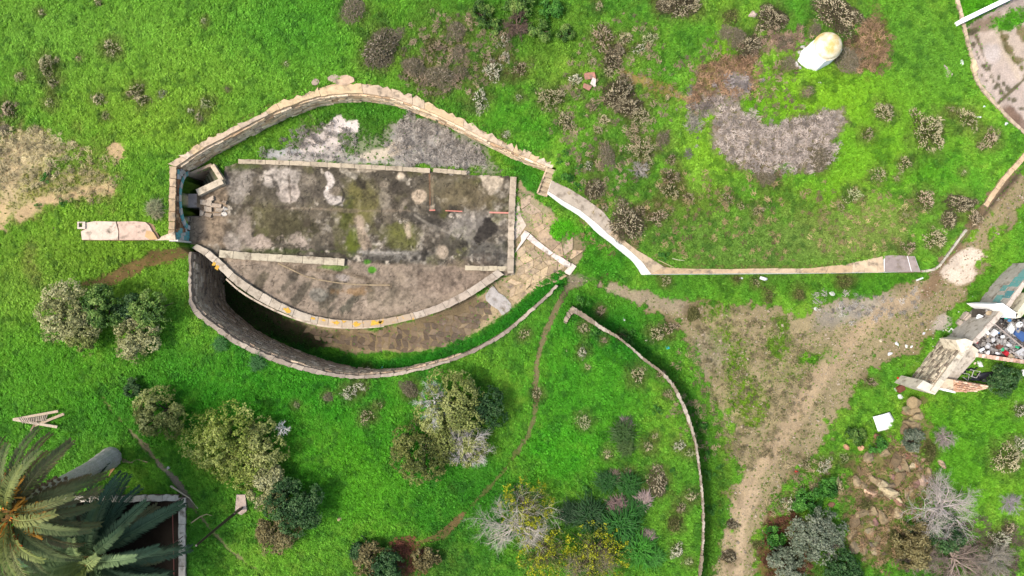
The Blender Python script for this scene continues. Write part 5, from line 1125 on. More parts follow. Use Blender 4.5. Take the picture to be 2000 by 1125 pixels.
outcrop('broken reddish sandstone outcrop in the lower right, below the ledge', [(1701, 895, 17, .8, 30, .7, (168, 148, 114)), (1728, 884, 15, .7, 10), (1748, 896, 22, .6, 80, .6, BR), (1766, 905, 20, .6, -70), (1782, 911, 12, .8, None, .6, LT), (1790, 900, 12, .7), (1755, 930, 26, .5, 60, .5, BR),
        (1678, 920, 10, .5, 80, .7, BR), (1671, 938, 16, .6, -60, .6, (168, 148, 114)), (1685, 950, 14, .6), (1708, 938, 18, .6, -30, .6), (1722, 948, 22, .5, -25, .7, LT), (1702, 962, 18, .6, -20, .6, (196, 160, 130)), (1738, 965, 26, .5, -20, .7, LT), (1755, 975, 14, .5, -30, .6, LT), (1775, 960, 18, .6, 70, .5, (168, 148, 114)), (1800, 940, 18, .7, 70, .5, (178, 152, 132)), (1815, 920, 14, .6)], [(1740, 885), (1800, 885), (1815, 940), (1770, 985), (1735, 985), (1690, 965), (1665, 945), (1690, 930), (1730, 940), (1745, 925)], 75)
outcrop('rounded brown sandstone boulders half sunk in grass, lowest of the outcrops', [(1682, 1002, 20, .7, 60), (1668, 1020, 18, .6, 70, .6, BR), (1705, 1000, 16, .7), (1722, 1010, 20, .6, -50), (1752, 1005, 15, .8, 80, .6, (168, 148, 114)), (1664, 1045, 14, .6, 60), (1668, 1066, 13, 1.3, 0, .6, (168, 148, 114)), (1688, 1075, 10, 1.2, 0), (1700, 1040, 14, .6, 60, .5), (1714, 1055, 11, .8), (1734, 1034, 8, .8, None, .6, LT), (1730, 1060, 9), (1710, 1078, 9, .8, None, .5, LT)], [(1680, 990), (1730, 1000), (1750, 1020), (1700, 1030), (1720, 1070), (1690, 1095), (1660, 1085), (1655, 1030)], 45)
for a in ((1652, 873, 10, 'small orange-brown boulder in grass at the edge of the dirt road', (196, 148, 112), .6, .6, -60), (1682, 875, 8, 'small angular tan boulder right of the orange-brown boulder by the road', (186, 146, 114), .8, .6, 20),
          (1838, 905, 12, 'upright pale sandstone block in the grass right of the outcrop', (206, 176, 142), .6, .8, -70), (1712, 852, 9, 'brown boulder tucked under the bushes above the outcrop', (160, 112, 84), .8, .6, 10),
          (1625, 985, 9, 'reddish boulder among dark weeds left of the outcrop', (150, 108, 84), .7, .6, 0), (1470, 28, 12, 'smooth pale oblong boulder beside the big dark bush near the top edge', (206, 184, 166), .65, .6, 20),
          (1225, 399, 4.5, 'round cream stone alone in the grass on the left of the mound', (222, 214, 170), .9, .6, 0), (1106, 684, 4, 'small cream stone in the lower meadow', (200, 190, 150), .9, .6, 0), (1720, 665, 4.5, 'flat round tan stone lying on the dirt road', (206, 190, 160), .9, .3, 0),
          (662, 1014, 6, 'small tan stone by a dry weed in the lower meadow', (206, 182, 140), .8, .6, 30), (410, 1077, 4, 'pale stone in the grass right of the pit wall', (206, 190, 170), .6, .5, 60), (329, 914, 5, 'white stone on the narrow trodden track near the palm', (214, 206, 198), .7, .6, 50),
          (1262, 665, 4, 'cream stone sitting on the meadow wall', (222, 212, 190), .8, .6, 0), (107, 445, 4, 'dark small stone in the grass left of the hollow post', (96, 84, 70), .8, .6, 0), (804, 116, 4, 'pale stone on the dry bramble above the arched wall', (206, 190, 170), .8, .6, 0)):
    rock(a[0], a[1], a[2], a[3], a[4], a[5], a[6], a[7], cat='stone' if a[2] < 7 else 'rock')
t = thing('broken_brick_block', 'broken block of pinkish brick with a white plaster corner, among thistles', 'rubble', G(1152, 158))
for (x, y, w, h, a, c) in ((1151, 150, 18, 12, -.2, A(172, 120, 100)), (1158, 160, 9, 13, .3, A(226, 210, 200)), (1146, 171, 14, 8, .4, A(164, 118, 100)), (1158, 168, 9, 5, .5, A(222, 204, 192))):
    m = MB(); m.box((0, 0, 0), (w / S, h / S, .3), jit=.05); child('brick_piece', m.mesh('brick_piece', M_stone), t, G(x, y, .1), (.05, .05, -a), color=c)

# ------------------------------------------------------------------ ruined house full of rubbish, on the right edge
def ruin():
    zt = 1.8
    t = thing('ruined_wall', 'grey outer wall of the ruin with faded teal paint patches', 'wall', W(1950, 590, 0))
    top = PW([(2030, 512), (2003, 543), (1962, 598), (1932, 630), (1898, 667)], zt); back = PW([(2036, 517), (2009, 548), (1969, 602), (1940, 634), (1905, 671)], zt)
    wall_body(t, resample(back, 30), resample(top, 30), zt, -0.9, M_coping, A(196, 188, 178))
    d = resample(top, 60)
    for (u, z0, z1, w, c) in ((.20, .8, 1.7, 7, A(110, 180, 176)), (.3, .3, .8, 4, A(120, 176, 172)), (.36, 1.0, 1.7, 5, A(96, 160, 164)), (.42, .4, 1.1, 5, A(130, 186, 180)), (.1, .9, 1.75, 8, A(130, 186, 182)), (.50, .9, 1.3, 3, A(140, 180, 176))):
        i = int(u * 59); p, q = d[i], d[min(59, i + w)]; e = (q - p) / np.linalg.norm(q - p); n_ = np.array([e[1], -e[0]]) * (0.014)
        n_ = n_ if n_[0] < 0 else -n_
        m = RMB(); m.prism([p + n_, q + n_, q + n_ * .2, p + n_ * .2], z0, z1); m.part('paint_patch', t, M_paint, color=c)
    copings(t, resample(back, 30), resample(top, 30), zt + .04, 5, .1, M_coping, [A(222, 206, 190), A(206, 190, 174)], gap=.01, over=.01, rag=.03)
    # lower stone wall with cream cap
    t = thing('stone_shed', 'ruined stone shed wall with a cream plaster cap and a smooth sloping plaster roof', 'building', W(1840, 720, 0))
    cap = PW([(1890, 667), (1860, 706), (1818, 763)], zt); cap2 = PW([(1897, 672), (1867, 712), (1826, 767)], zt)
    wall_body(t, resample(cap2, 24), resample(cap, 24), zt, -1.1, M_mortar, A(176, 160, 136), lower=.02)
    copings(t, resample(cap2, 24), resample(cap, 24), zt + .05, 3, .1, M_coping, [A(232, 218, 194)], gap=.006, over=.03, rag=.01)
    f = resample(cap, 30)
    face_stones(t, f, zt, -.9, .17, (.22, .46), [A(176, 164, 144), A(214, 198, 172), A(230, 214, 188), A(140, 126, 110), A(200, 184, 162)], limit=200, out=.05, skip=.06, side=SIDE_SHED)
    m = RMB(); m.prism([W(1865, 664, zt)[:2], W(1884, 661, zt)[:2], W(1900, 667, zt)[:2], W(1894, 678, zt)[:2], W(1876, 690, zt)[:2]], .2, zt + .08); m.part('corner_block', t, M_coping, color=A(230, 216, 192))
    m = RMB(); m.prism([W(1786, 757, zt - .3)[:2], W(1800, 742, zt - .3)[:2], W(1832, 758, zt - .3)[:2], W(1822, 770, zt - .3)[:2]], -1.2, zt - .1); m.part('end_block', t, M_coping, color=A(230, 218, 198))
    q = [(1896, 672, 1.78), (1912, 684, 1.55), (1904, 702, 1.2), (1868, 742, 0.9), (1838, 737, 1.5), (1866, 712, 1.76)]
    P = [W(x, y, z)[:2] for x, y, z in q]; m = RMB(); m.prism(P, [z - .15 for *_, z in q], [z for *_, z in q]); m.part('sloping_roof', t, M_coping, color=A(214, 198, 176))
    # brick wedge
    t = thing('brick_wall', 'tapering orange brick garden wall with a white plastered edge beside the stone shed', 'wall', W(1880, 750, 0))
    q = [(1826, 744, 1.7), (1842, 737, 1.7), (1876, 744, 1.5), (1944, 755, .75), (1905, 765, .5), (1866, 766, .7), (1838, 758, 1.2)]
    P = [W(x, y, z)[:2] for x, y, z in q]; m = RMB(); m.prism(P, -.5, [z for *_, z in q]); m.part('wall_body', t, M_mortar, color=A(222, 184, 152))
    m = RMB(); q2 = [(1826, 745, 1.74), (1842, 738, 1.74), (1862, 742, 1.62), (1862, 764, .85), (1840, 757, 1.25)]
    m.prism([W(x, y, z)[:2] for x, y, z in q2], .2, [z for *_, z in q2]); m.part('plaster_patch', t, M_coping, color=A(232, 208, 176))
    m = RMB(); q2 = [(1828, 752, 1.3), (1840, 757, 1.3), (1866, 765, .8), (1866, 768, .6), (1842, 763, .9)]
    m.prism([W(x, y, z)[:2] for x, y, z in q2], -.3, [z for *_, z in q2]); m.part('white_edge', t, M_white)
    for i in range(9):
        for j in range(5):
            x = 1868 + i * 8.2 + (j % 2) * 4; w0 = 744.5 + (x - 1876) * .16; w1 = 766 - max(0, x - 1900) * .26; y = w0 + 1.5 + j * 4.2
            if y > w1 - 1.5 or x > 1938: continue
            u = (y - w0) / max(4, w1 - w0); z = (1.5 - (x - 1876) / 68 * .78) * (1 - u) + (.68 - (x - 1876) / 68 * .2) * u
            m = MB(); m.box((0, 0, 0), (.24, .11, .12), jit=.015); child('brick', m.mesh('brick', M_stone), t, W(x, y, z + .02), (.35, .1, -.16), color=R.choice([A(226, 184, 152), A(216, 166, 132), A(232, 200, 168), A(206, 160, 132)]))
    t = thing('brick_wall', 'thin orange brick wall along the lower side of the rubbish-filled room', 'wall', W(1950, 700, 0))
    a, c = W(1904, 693, 1.4)[:2], W(2030, 711, 1.4)[:2]; dd = (c - a) / np.linalg.norm(c - a); nn = np.array([-dd[1], dd[0]]) * .12
    m = RMB(); m.prism([a - nn * .8, c - nn * .8, c + nn * .8, a + nn * .8], -.4, 1.36); m.part('wall_body', t, M_mortar, color=A(206, 180, 160))
    L = np.linalg.norm(c - a); k = int(L / .22)
    for i in range(k):
        p = a + dd * (i + .5) * .22; m = MB(); m.box((0, 0, 0), (.205, .25, .1), jit=.01); child('brick', m.mesh('brick', M_stone), t, (p[0], p[1], 1.38), (0, 0, math.atan2(dd[1], dd[0])), color=R.choice([A(224, 186, 160), A(214, 170, 146), A(232, 202, 180), A(204, 156, 134)]))
    # white inner corner
    t = thing('plaster_wall', 'bright white broken plaster wall corner inside the ruin', 'wall', W(1970, 605, 0))
    z = 2.3
    for pts, c in (([(1940, 594), (1958, 592), (1975, 604), (1988, 613), (1984, 622), (1966, 610), (1948, 600)], None), ([(1984, 613), (2014, 572), (2020, 588), (1994, 620), (1984, 622)], A(236, 226, 196))):
        m = RMB(); m.prism([W(x, y, z)[:2] for x, y in pts], -.3, z); m.part('wall_body', t, M_white if c is None else M_coping, color=c)
    g = thing('brick_heap', 'loose orange bricks heaped behind the white plaster corner', 'bricks', W(1975, 580, .5))
    for i in range(16):
        m = MB(); m.box((0, 0, 0), (.3, .15, .12), jit=.02); child('brick', m.mesh('brick', M_stone), g, W(R.uniform(1968, 1986), R.uniform(568, 598), R.uniform(.5, .9)), (R.uniform(-.5, .5), R.uniform(-.5, .5), R.random() * 6), color=R.choice([A(206, 150, 112), A(190, 126, 90), A(222, 190, 160)]))
SIDE_SHED = 1
ruin()

# concrete pieces outside the wall
def block(name, label, x, y, w, h, hh, rz, col, tilt=(0, 0), mat=None, cat='block'):
    m = MB(); m.box((0, 0, hh / 2), (w / S, h / S, hh), jit=.02); return tag(link(name, m.mesh(name, mat or M_coping), loc=G(x, y, -.03), rot=(tilt[0], tilt[1], -math.radians(rz)), color=col), label, cat)
block('concrete_block', 'larger tilted concrete block leaning on the grey ruin wall', 1888, 622, 20, 15, .5, 40, A(206, 190, 174), (.15, .1))
block('concrete_block', 'narrow grey concrete piece left of the tilted block by the ruin wall', 1873, 632, 10, 18, .35, -45, A(186, 172, 158), (.1, -.1))
block('concrete_block', 'thin pale concrete kerb piece behind the tilted block', 1879, 617, 6, 16, .4, 40, A(196, 180, 166), (-.1, .1))

# ------------------------------------------------------------------ litter
def crumple(seed, rough=1.6, n=2): return rock_mesh(rough, seed, n, M_plastic)
def bag(x, y, r, col, lab, asp=.7, h=.35, rz=0, cat='bag', dz=0.0, z=None, name='plastic_bag'):
    p = G(x, y, dz) if z is None else W(x, y, z)
    o = link(name, crumple(int(x * 3 + y)), None, p + np.array([0, 0, r / S * h * .5]), (R.uniform(-.2, .2), R.uniform(-.2, .2), -math.radians(rz)), (r / S, r / S * asp, r / S * h), col); return tag(o, lab, cat)
WH = A(244, 244, 242); 
bag(1878, 124, 8, WH, 'white torn plastic bag in grass left of the court kerb block', .45, .25, 80)
bag(1909, 230, 7, WH, 'white plastic bag lying in grass below the concrete court', .45, .3, 0)
bag(1965, 242, 4.5, WH, 'round white plastic container beside the lower court kerb', .95, .6, 0, 'container', name='plastic_container')
bag(1922, 208, 3, A(214, 222, 226), 'tiny pale plastic scrap between the court kerb and the white bag', .7, .4, 0, 'litter', name='plastic_scrap')
bag(1680, 53, 3, WH, 'tiny white scrap in the grass right of the dome', .7, .4, 0, 'litter', name='plastic_scrap')
bag(1601, 162, 4, A(220, 220, 206), 'pale paper scrap in the grass below the domed shrine', .5, .3, 20, 'litter', name='paper_scrap')
bag(1219, 624, 5, WH, 'white plastic bag in the grass beside the meadow wall', .5, .3, 75)
bag(1303, 679, 5, A(40, 170, 170), 'teal plastic bag in the grass between the meadow wall and the road', .8, .4, 10)
bag(748, 720, 4.5, A(30, 150, 140), 'teal plastic bag in the ditch by the outer wall', 1.1, .4, 0)
bag(1448, 543, 4, WH, 'small white plastic bag under the long mound wall', .9, .4, 0)
bag(1625, 573, 6.5, A(216, 214, 206), 'dirty white plastic bag on the green verge below the mound wall', .75, .4, 0)
bag(1592, 602, 5, A(222, 220, 214), 'ragged white plastic bag on the verge edge, above the dirt road', .8, .4, 40)
bag(1857, 645, 8, WH, 'bright white plastic sheet pieces near the tilted concrete block', .6, .3, -25, 'litter')
bag(1848, 646, 5, A(226, 216, 180), 'cream foam strip beside the bright white plastic sheet', .4, .3, 50, 'litter', name='foam_strip')
bag(1840, 660, 6, A(226, 226, 110), 'yellowish crumpled packet by the pale mesh tarp', .6, .3, -30, 'packet', name='crumpled_packet')
bag(1804, 651, 4, A(214, 218, 224), 'small grey-white bag at the road edge', .9, .4, 0)
bag(1752, 672, 6, WH, 'white rubbish bag at the grassy road edge, leftmost of three in a line', .8, .4, 60)
bag(1770, 677, 4.5, A(236, 230, 214), 'cream rubbish bag, middle of three in a line at the road edge', 1.0, .4, 60)
bag(1780, 677, 4, WH, 'white rubbish scrap, rightmost of three in a line at the road edge', .6, .4, -20)
bag(1738, 691, 5.5, A(226, 226, 226), 'torn white bag in the grass left of the three bags', .7, .4, -30)
bag(1755, 740, 6, A(220, 52, 30), 'bright red crumpled packet in the grass above the brown box', .6, .5, 40, 'packet', name='crumpled_packet')
bag(1767, 747, 4.5, A(214, 218, 222), 'grey plastic cup right of the red packet', .8, .5, 60, 'cup', name='plastic_cup')
bag(1748, 760, 6, A(226, 224, 220), 'white torn wrapper on the left side of the brown box', .4, .3, 70, 'wrapper', name='torn_wrapper')
bag(1760, 775, 9, A(226, 228, 226), 'white crumpled plastic sheet below the brown box', .6, .3, 20, 'plastic sheet', name='plastic_sheet')
block('cardboard_box', 'crushed brown cardboard box in the grass below the red packet', 1757, 758, 15, 13, .25, -30, A(120, 70, 52), (.1, .1), M_plastic, 'box')
bag(1555, 921, 4, A(222, 40, 20), 'red plastic cap at the edge of the dirt road, lower right', .9, .5, 40, 'litter', name='plastic_scrap')
bag(1624, 936, 4, A(196, 216, 222), 'pale blue plastic bottle among bushes by the outcrop', .7, .5, 80, 'bottle', name='plastic_bottle')
bag(1998, 728, 10, A(240, 244, 238), 'white plastic canister in weeds behind the ruin, at the right edge', .7, .6, 60, 'canister', name='plastic_canister')
bag(1992, 434, 4, WH, 'white plastic scrap on the verge across the road, at the right edge', .6, .4, -20, 'litter', name='plastic_scrap')
bag(1925, 640, 0.1, WH, None) if False else None
m = MB(); m.tube([(-.24, 0, .1), (.1, .0, .1), (.24, .04, .09)], [.11, .12, .08], 8)
tag(link('plastic_canister', m.mesh('plastic_canister', M_plastic, True), loc=G(1490, 544), rot=(0, 0, -.3), color=WH), 'white plastic canister lying under the long mound wall', 'canister')
m = MB(); m.box((0, 0, .06), (.46, .1, .1), jit=.01)
tag(link('white_plank', m.mesh('white_plank', M_plastic), loc=G(1795, 545), rot=(0, 0, .35), color=A(236, 240, 236)), 'white painted plank end on the road below the corner slab', 'plank')
def sheet(name, label, cat, pts, col, sag=0.1, lift=.3, mat=None):
    a, b, c, d = [np.array(G(x, y)) for x, y in pts]; n = 9; V = []; F = []
    o = (a + b + c + d) / 4
    for i in range(n):
        for j in range(n):
            u, v = i / (n - 1), j / (n - 1); p = (a * (1 - u) + b * u) * (1 - v) + (d * (1 - u) + c * u) * v - o
            p[2] = .06 + lift * math.sin(u * 2.6 + .2) * (.3 + v) * .5 + sag * math.sin(v * 5 + u * 3); V.append(p)
    F = [(i * n + j, i * n + j + 1, (i + 1) * n + j + 1, (i + 1) * n + j) for i in range(n - 1) for j in range(n - 1)]
    me = new_mesh(name, V, F, mat or M_plastic, True); ob = link(name, me, loc=o, color=col)
    md = ob.modifiers.new('thickness', 'SOLIDIFY'); md.thickness = .02
    return tag(ob, label, cat)
sheet('foam_sheet', 'large curled white foam sheet standing in the grass beside the sandstone ledge', 'sheet', [(1699, 812), (1732, 803), (1763, 834), (1712, 842)], WH, .02, .3)
# pale mesh tarp
t = thing('mesh_tarp', 'pale green crumpled mesh tarp in the grass against the shed wall', 'tarp', G(1838, 681))
for i, (x, y, r) in enumerate(((1828, 684, 9), (1838, 676, 10), (1849, 674, 8), (1822, 692, 6), (1843, 683, 6))):
    child('fold', crumple(900 + i, 2.4), t, G(x, y, .12), (0, 0, i), (r / S, r / S * .8, .22), A(186, 200, 184) * R.uniform(.9, 1.1))
# frame chair and black tarp in the shed yard
t = thing('metal_frame', 'bent thin metal chair frame lying on black rubbish beside the sloping plaster roof', 'frame', G(1900, 735))
for pts in ([(1878, 728, .3), (1893, 731, .5), (1891, 743, .2)], [(1895, 722, .6), (1915, 726, .7), (1907, 738, .4), (1896, 735, .4)], [(1902, 724, .6), (1898, 735, .4)], [(1880, 736, .2), (1890, 743, .25)]):
    m = RMB(); g = float(G(1900, 735)[2]); m.tube([W(x, y, g + z) for x, y, z in pts], .025, 5); m.part('tube', t, M_metal, color=A(190, 184, 178))
sheet('black_tarp', 'black plastic tarp crumpled in the weeds right of the metal chair frame', 'tarp', [(1905, 728), (1948, 724), (1962, 738), (1912, 748)], A(34, 34, 40), .12, .3)
sheet('black_tarp', 'black rubbish sheet lying beneath the metal chair frame', 'tarp', [(1872, 722), (1910, 716), (1914, 744), (1870, 740)], A(22, 22, 24), .08, .1)
bag(1912, 711, 9, WH, 'white torn bags heaped under the thin brick wall', .7, .5, 20)
bag(1903, 710, 6, A(236, 214, 190), 'cream rag left of the white torn bags under the thin brick wall', .7, .4, -30, 'rag', name='rag')
# the rubbish heap
heap = thing('rubbish_heap', 'grey and dark heap of mixed rubbish filling the ruined room', 'rubbish heap', W(1960, 655, .9))
def heap_z(x, y): return 1.15 + .35 * math.sin(x * .07) * math.cos(y * .09)
P = [(1925, 605), (1948, 602), (1984, 625), (2030, 615), (2030, 708), (1960, 696), (1908, 690), (1900, 670), (1920, 640)]
m = RMB(); m.prism([W(x, y, 1.0)[:2] for x, y in P], -.3, .95); m.part('rubble_bed', heap, M_mortar, color=A(92, 84, 78))
mm = RMB(); PP = np.array(P, float)
for i in range(900):
    x, y = R.uniform(1902, 2020), R.uniform(604, 704)
    if sd_poly(np.array([x]), np.array([y]), PP)[0] > -2: continue
    s = R.uniform(.06, .2); mm.box(W(x, y, heap_z(x, y) + R.uniform(-.15, .1)), (s, s * R.uniform(.4, 1), s * .5), jit=s * .2, M=Matrix.Rotation(R.random() * 6, 3, 'Z') @ Matrix.Rotation(R.uniform(-.7, .7), 3, 'X'))
k = mm.part('rubble', heap, M_plastic, color=A(150, 144, 138)); k['kind'] = 'stuff'
HEAP = [(1913, 618, 8, 'white', 'white torn plastic sheet at the upper left of the rubbish heap', .6, 'plastic_sheet'), (1931, 610, 7, 'tan', 'dull brown sack at the top corner of the rubbish heap', .8, 'sack'), (1944, 614, 4, 'red', 'red cup near the top of the rubbish heap', .9, 'plastic_cup'),
        (1942, 619, 6, 'white', 'white dish under the red cup on the rubbish heap', .8, 'dish'), (1955, 625, 9, 'black', 'black bin bag below the white plaster corner on the heap', .6, 'bin_bag'), (1934, 624, 6, 'black', 'black bin bag left of the red cup on the heap', .7, 'bin_bag'),
        (1966, 619, 7, 'teal', 'turquoise cloth next to the white plaster corner on the heap', .6, 'cloth'), (1972, 626, 4.5, 'blue', 'small bright blue bag right of the turquoise cloth', .8, 'plastic_bag'), (1955, 629, 6, 'white', 'white bag beside the black bin bag, middle top of heap', .6, 'plastic_bag'),
        (1964, 633, 7, 'black', 'black bin bag under the turquoise cloth', .6, 'bin_bag'), (1989, 633, 7.5, 'white', 'round white basin on the rubbish heap near the right edge', .8, 'basin'), (1976, 640, 10, 'white', 'white panel left of the round basin on the heap', .7, 'panel'),
        (1914, 644, 8, 'white', 'long white plastic sheet at the left of the heap', .5, 'plastic_sheet'), (1928, 648, 9, 'white', 'crumpled white plastic in the centre left of the heap', .45, 'plastic_sheet'), (1941, 650, 6, 'white', 'white carton with a blue end in the centre of the heap', .6, 'carton'),
        (1949, 650, 3, 'blue', 'light blue bottle end beside the white carton on the heap', .9, 'bottle'), (1992, 653, 13, 'slate', 'dark blue mattress sheet at the right edge of the heap', .6, 'mattress'), (1999, 642, 8, 'black', 'dark bag above the blue mattress sheet', .7, 'bin_bag'),
        (1929, 656, 5, 'tan', 'beige foam roll in the middle of the heap', .4, 'foam_roll'), (1957, 657, 5, 'white', 'oval white tray under the carton on the heap', .6, 'tray'), (1908, 668, 5, 'red', 'dark red cloth at the left corner of the heap', .6, 'cloth'),
        (1930, 674, 7, 'grey', 'large grey bag near the lower left of the heap', .8, 'plastic_bag'), (1952, 676, 5, 'brown', 'brown carton at the lower middle of the heap', .8, 'carton'), (1959, 681, 6, 'green', 'bright green bag at the lower middle of the heap', .7, 'plastic_bag'),
        (1985, 677, 7, 'green', 'bright green bottle crate cover at the lower right of the heap', .6, 'cover'), (1917, 683, 5, 'white', 'narrow white board standing at the lower left corner of the heap', .5, 'board'), (1928, 691, 7, 'white', 'white crumpled bags along the lower edge of the heap', .5, 'plastic_bag'),
        (1948, 690, 8, 'white', 'pale plastic sheet at the lower edge of the heap', .5, 'plastic_sheet'), (1965, 690, 5, 'red', 'faded red carton at the lower edge of the heap', .8, 'carton'), (1996, 688, 10, 'grey', 'grey board at the lower right corner of the heap', .6, 'board'),
        (1970, 673, 6, 'grey', 'grey crumpled bag between the two green things on the heap', .8, 'plastic_bag'), (1940, 664, 6, 'grey', 'pale grey rag under the beige foam roll', .7, 'rag'), (1975, 696, 5, 'tan', 'tan stone block at the bottom of the heap', .7, 'stone')]
HC = dict(white=WH, tan=A(176, 156, 126), red=A(190, 40, 50), black=A(26, 24, 26), teal=A(60, 190, 170), blue=A(60, 130, 190), slate=A(70, 104, 160), grey=A(190, 188, 186), brown=A(112, 64, 46), green=A(30, 170, 110))
for x, y, r, c, lab, asp, nm in HEAP:
    z = heap_z(x, y) + .1
    if nm in ('basin', 'dish', 'tray', 'plastic_cup'):
        V, F = lathe([(.3, 0), (.8, 0), (1, .5), (.93, .5), (.75, .12), (0, .12)], 16); me = new_mesh(nm, V, F, M_plastic, True)
        o = link(nm, me, None, W(x, y, z), (.3, .2, 0), (r / S, r / S * asp, r / S * .7), HC[c])
    elif nm in ('panel', 'board', 'carton', 'mattress', 'stone'):
        mm_ = MB(); mm_.box((0, 0, 0), (2, 2, 2), jit=.12); o = link(nm, mm_.mesh(nm, M_plastic), None, W(x, y, z), (R.uniform(-.3, .3), R.uniform(-.3, .3), R.choice((.5, -.6, .9))), (r / S, r / S * asp, .06 if nm != 'carton' else .12), HC[c])
    else:
        o = link(nm, crumple(int(x + y * 5), 2.2), None, W(x, y, z), (R.uniform(-.3, .3), R.uniform(-.3, .3), R.random() * 3), (r / S, r / S * asp, r / S * .45), HC[c])
    tag(o, lab, nm.replace('_', ' '))
for (p, q, lab) in (((1942, 632, 1.7), (2000, 680, 1.9), 'long thin pole lying diagonally over the rubbish heap'), ((1972, 684, 1.5), (2004, 706, 1.6), 'thin white rod across the lower right of the heap')):
    m = MB(); a = Vector(W(*p)); c = Vector(W(*q)); m.tube([(0, 0, 0), c - a], .035, 5); tag(link('pole', m.mesh('pole', M_metal), loc=a, color=A(176, 160, 150)), lab, 'pole')

# ------------------------------------------------------------------ the walled pit, pole and broken frame on the lower left
def pit():
    zt = .62
    t = thing('pit_wall', 'broken pale concrete wall round the deep dark pit under the palms', 'wall', W(350, 980, 0))
    for (A_, B_, w, n, col) in (((120, 975), (349, 973), 12, 9, (236, 224, 204)), ((355.5, 972), (355.5, 1150), 13, 6, (240, 224, 202))):
        a, c = W(*A_, zt)[:2], W(*B_, zt)[:2]; P = resample([a, c], 30); d = (c - a) / np.linalg.norm(c - a); nn = np.array([-d[1], d[0]]) * w / S / 2
        wall_body(t, P + nn, P - nn, zt, -4.6, M_mortar, A(120, 100, 84), lower=.05)
        copings(t, P + nn, P - nn, zt + .03, n, .14, M_coping, [A(*col), A(*col, .92), A(*col, 1.06)], gap=.015, over=.0, rag=.05 if w == 12 else .015)
    for (x0, y0, x1, y1) in ((62, 980, 62, 1150),):
        m = RMB(); a = W(x0, y0, .4)[:2]; m.box((a[0], a[1] - 2.6, -2.2), (.3, 5.6, 5)); m.part('far_wall', t, M_mortar, color=A(120, 100, 84))
    m = MB(); a = Vector(W(337, 985, .5)); pts = [Vector(W(x, y, z)) - a for x, y, z in ((337, 985, .5), (337.5, 1020, .55), (339, 1070, .6), (340, 1140, .6))]; m.tube(pts, .028, 5)
    tag(link('rusty_wire', m.mesh('rusty_wire', M_metal), loc=a, color=A(150, 70, 50)), 'thin rusty wire stretched over the dark pit beside the concrete wall', 'wire')
    for (p, q, lab) in (((338, 982, .8), (356, 973, .9), 'dark iron rod sticking over the upper right corner of the pit wall'), ((340, 1060, .8), (357, 1048, .9), 'short iron rod lying across the right pit wall')):
        m = MB(); a = Vector(W(*p)); m.tube([(0, 0, 0), Vector(W(*q)) - a], .03, 5); tag(link('iron_rod', m.mesh('iron_rod', M_metal), loc=a, color=A(90, 50, 40)), lab, 'rod')
pit()
def pole():
    b = W(472, 992, .5)
    t = thing('lamp_pole', 'tall bare dark pole rising from a pale concrete footing in the lower meadow', 'pole', b)
    m = RMB(); m.prism([W(x, y, .7)[:2] for x, y in ((462, 966), (479, 966), (482, 998), (472, 1006), (459, 1000))], .2, .72); m.part('footing', t, M_coping, color=A(206, 182, 164))
    m = RMB(); m.tube([b, b + np.array([0, 0, 3.2]), b + np.array([0.02, -.02, 6.6])], [.10, .085, .06], 8); m.part('shaft', t, M_metal, color=A(56, 44, 36))
    m = RMB(); m.box((b[0] + .12, b[1] + .1, 1.2), (.1, .1, 1.6)); m.part('bracket', t, M_metal, color=A(90, 72, 56))
pole()
def frame():
    g = float(G(70, 820)[2])
    t = thing('wooden_frame', 'collapsed grey wooden frame of crossed planks lying in the grass near the left edge', 'frame', G(70, 820))
    def beam(p, q, w, z0, z1, col, nm='plank'):
        a, c = Vector(W(p[0], p[1], g + z0)), Vector(W(q[0], q[1], g + z1)); d = c - a
        m = MB(); m.box((d.length / 2, 0, 0), (d.length, w, .07), jit=.012); rot = d.to_track_quat('X', 'Z').to_euler(); child(nm, m.mesh(nm, M_wood), t, a, rot, color=col)
    beam((26, 819), (114, 803), .14, .3, .45, A(186, 166, 140)); beam((26, 819), (112, 834), .16, .3, .3, A(196, 178, 154)); beam((66, 832), (125, 808), .16, .2, .5, A(176, 156, 130)); beam((60, 842), (72, 822), .1, .1, .35, A(130, 110, 90))
    for i in range(15):
        u = i / 14; beam((36 + 58 * u, 815.5 - 9 * u), (44 + 44 * u, 824.5 - 2.5 * u), .055, .35, .37, A(180, 164, 144) * R.uniform(.85, 1.1), 'slat')
    for i in range(7):
        u = i / 6; beam((40 + 30 * u, 821 + 3 * u), (46 + 32 * u, 826 + 3 * u), .06, .32, .32, A(186, 170, 150) * R.uniform(.85, 1.1), 'slat')
frame()
def stick(pts, w, col, lab, z=.12):
    a = Vector(G(*pts[0], z)); m = MB(); m.tube([Vector(G(*p, z)) - a for p in pts], [w * (1 - .6 * i / (len(pts) - 1)) for i in range(len(pts))], 5); tag(link('branch', m.mesh('branch', M_twig), loc=a, color=col), lab, 'branch')
stick([(335, 948), (350, 958), (372, 972), (388, 992)], .07, A(196, 180, 150), 'pale fallen branch at the upper right corner of the pit wall')
stick([(375, 1020), (392, 1008), (405, 1003), (416, 1006)], .045, A(190, 172, 130), 'thin pale branch in the grass between the pit wall and the pole')
stick([(290, 902), (270, 896), (252, 905)], .04, A(170, 156, 110), 'thin dry stalk in the grass right of the palm trunk')
stick([(200, 962), (225, 956), (255, 949)], .05, A(150, 120, 90), 'brown dry stalk lying along the broken upper pit wall')
stick([(1312, 505), (1325, 508), (1336, 509)], .035, A(190, 190, 150), 'thin pale stalk in the mound grass near the white wall corner')
stick([(1285, 508), (1310, 520), (1322, 526)], .035, A(176, 166, 120), 'thin dry stalk beside the tan coping near the white wall corner')

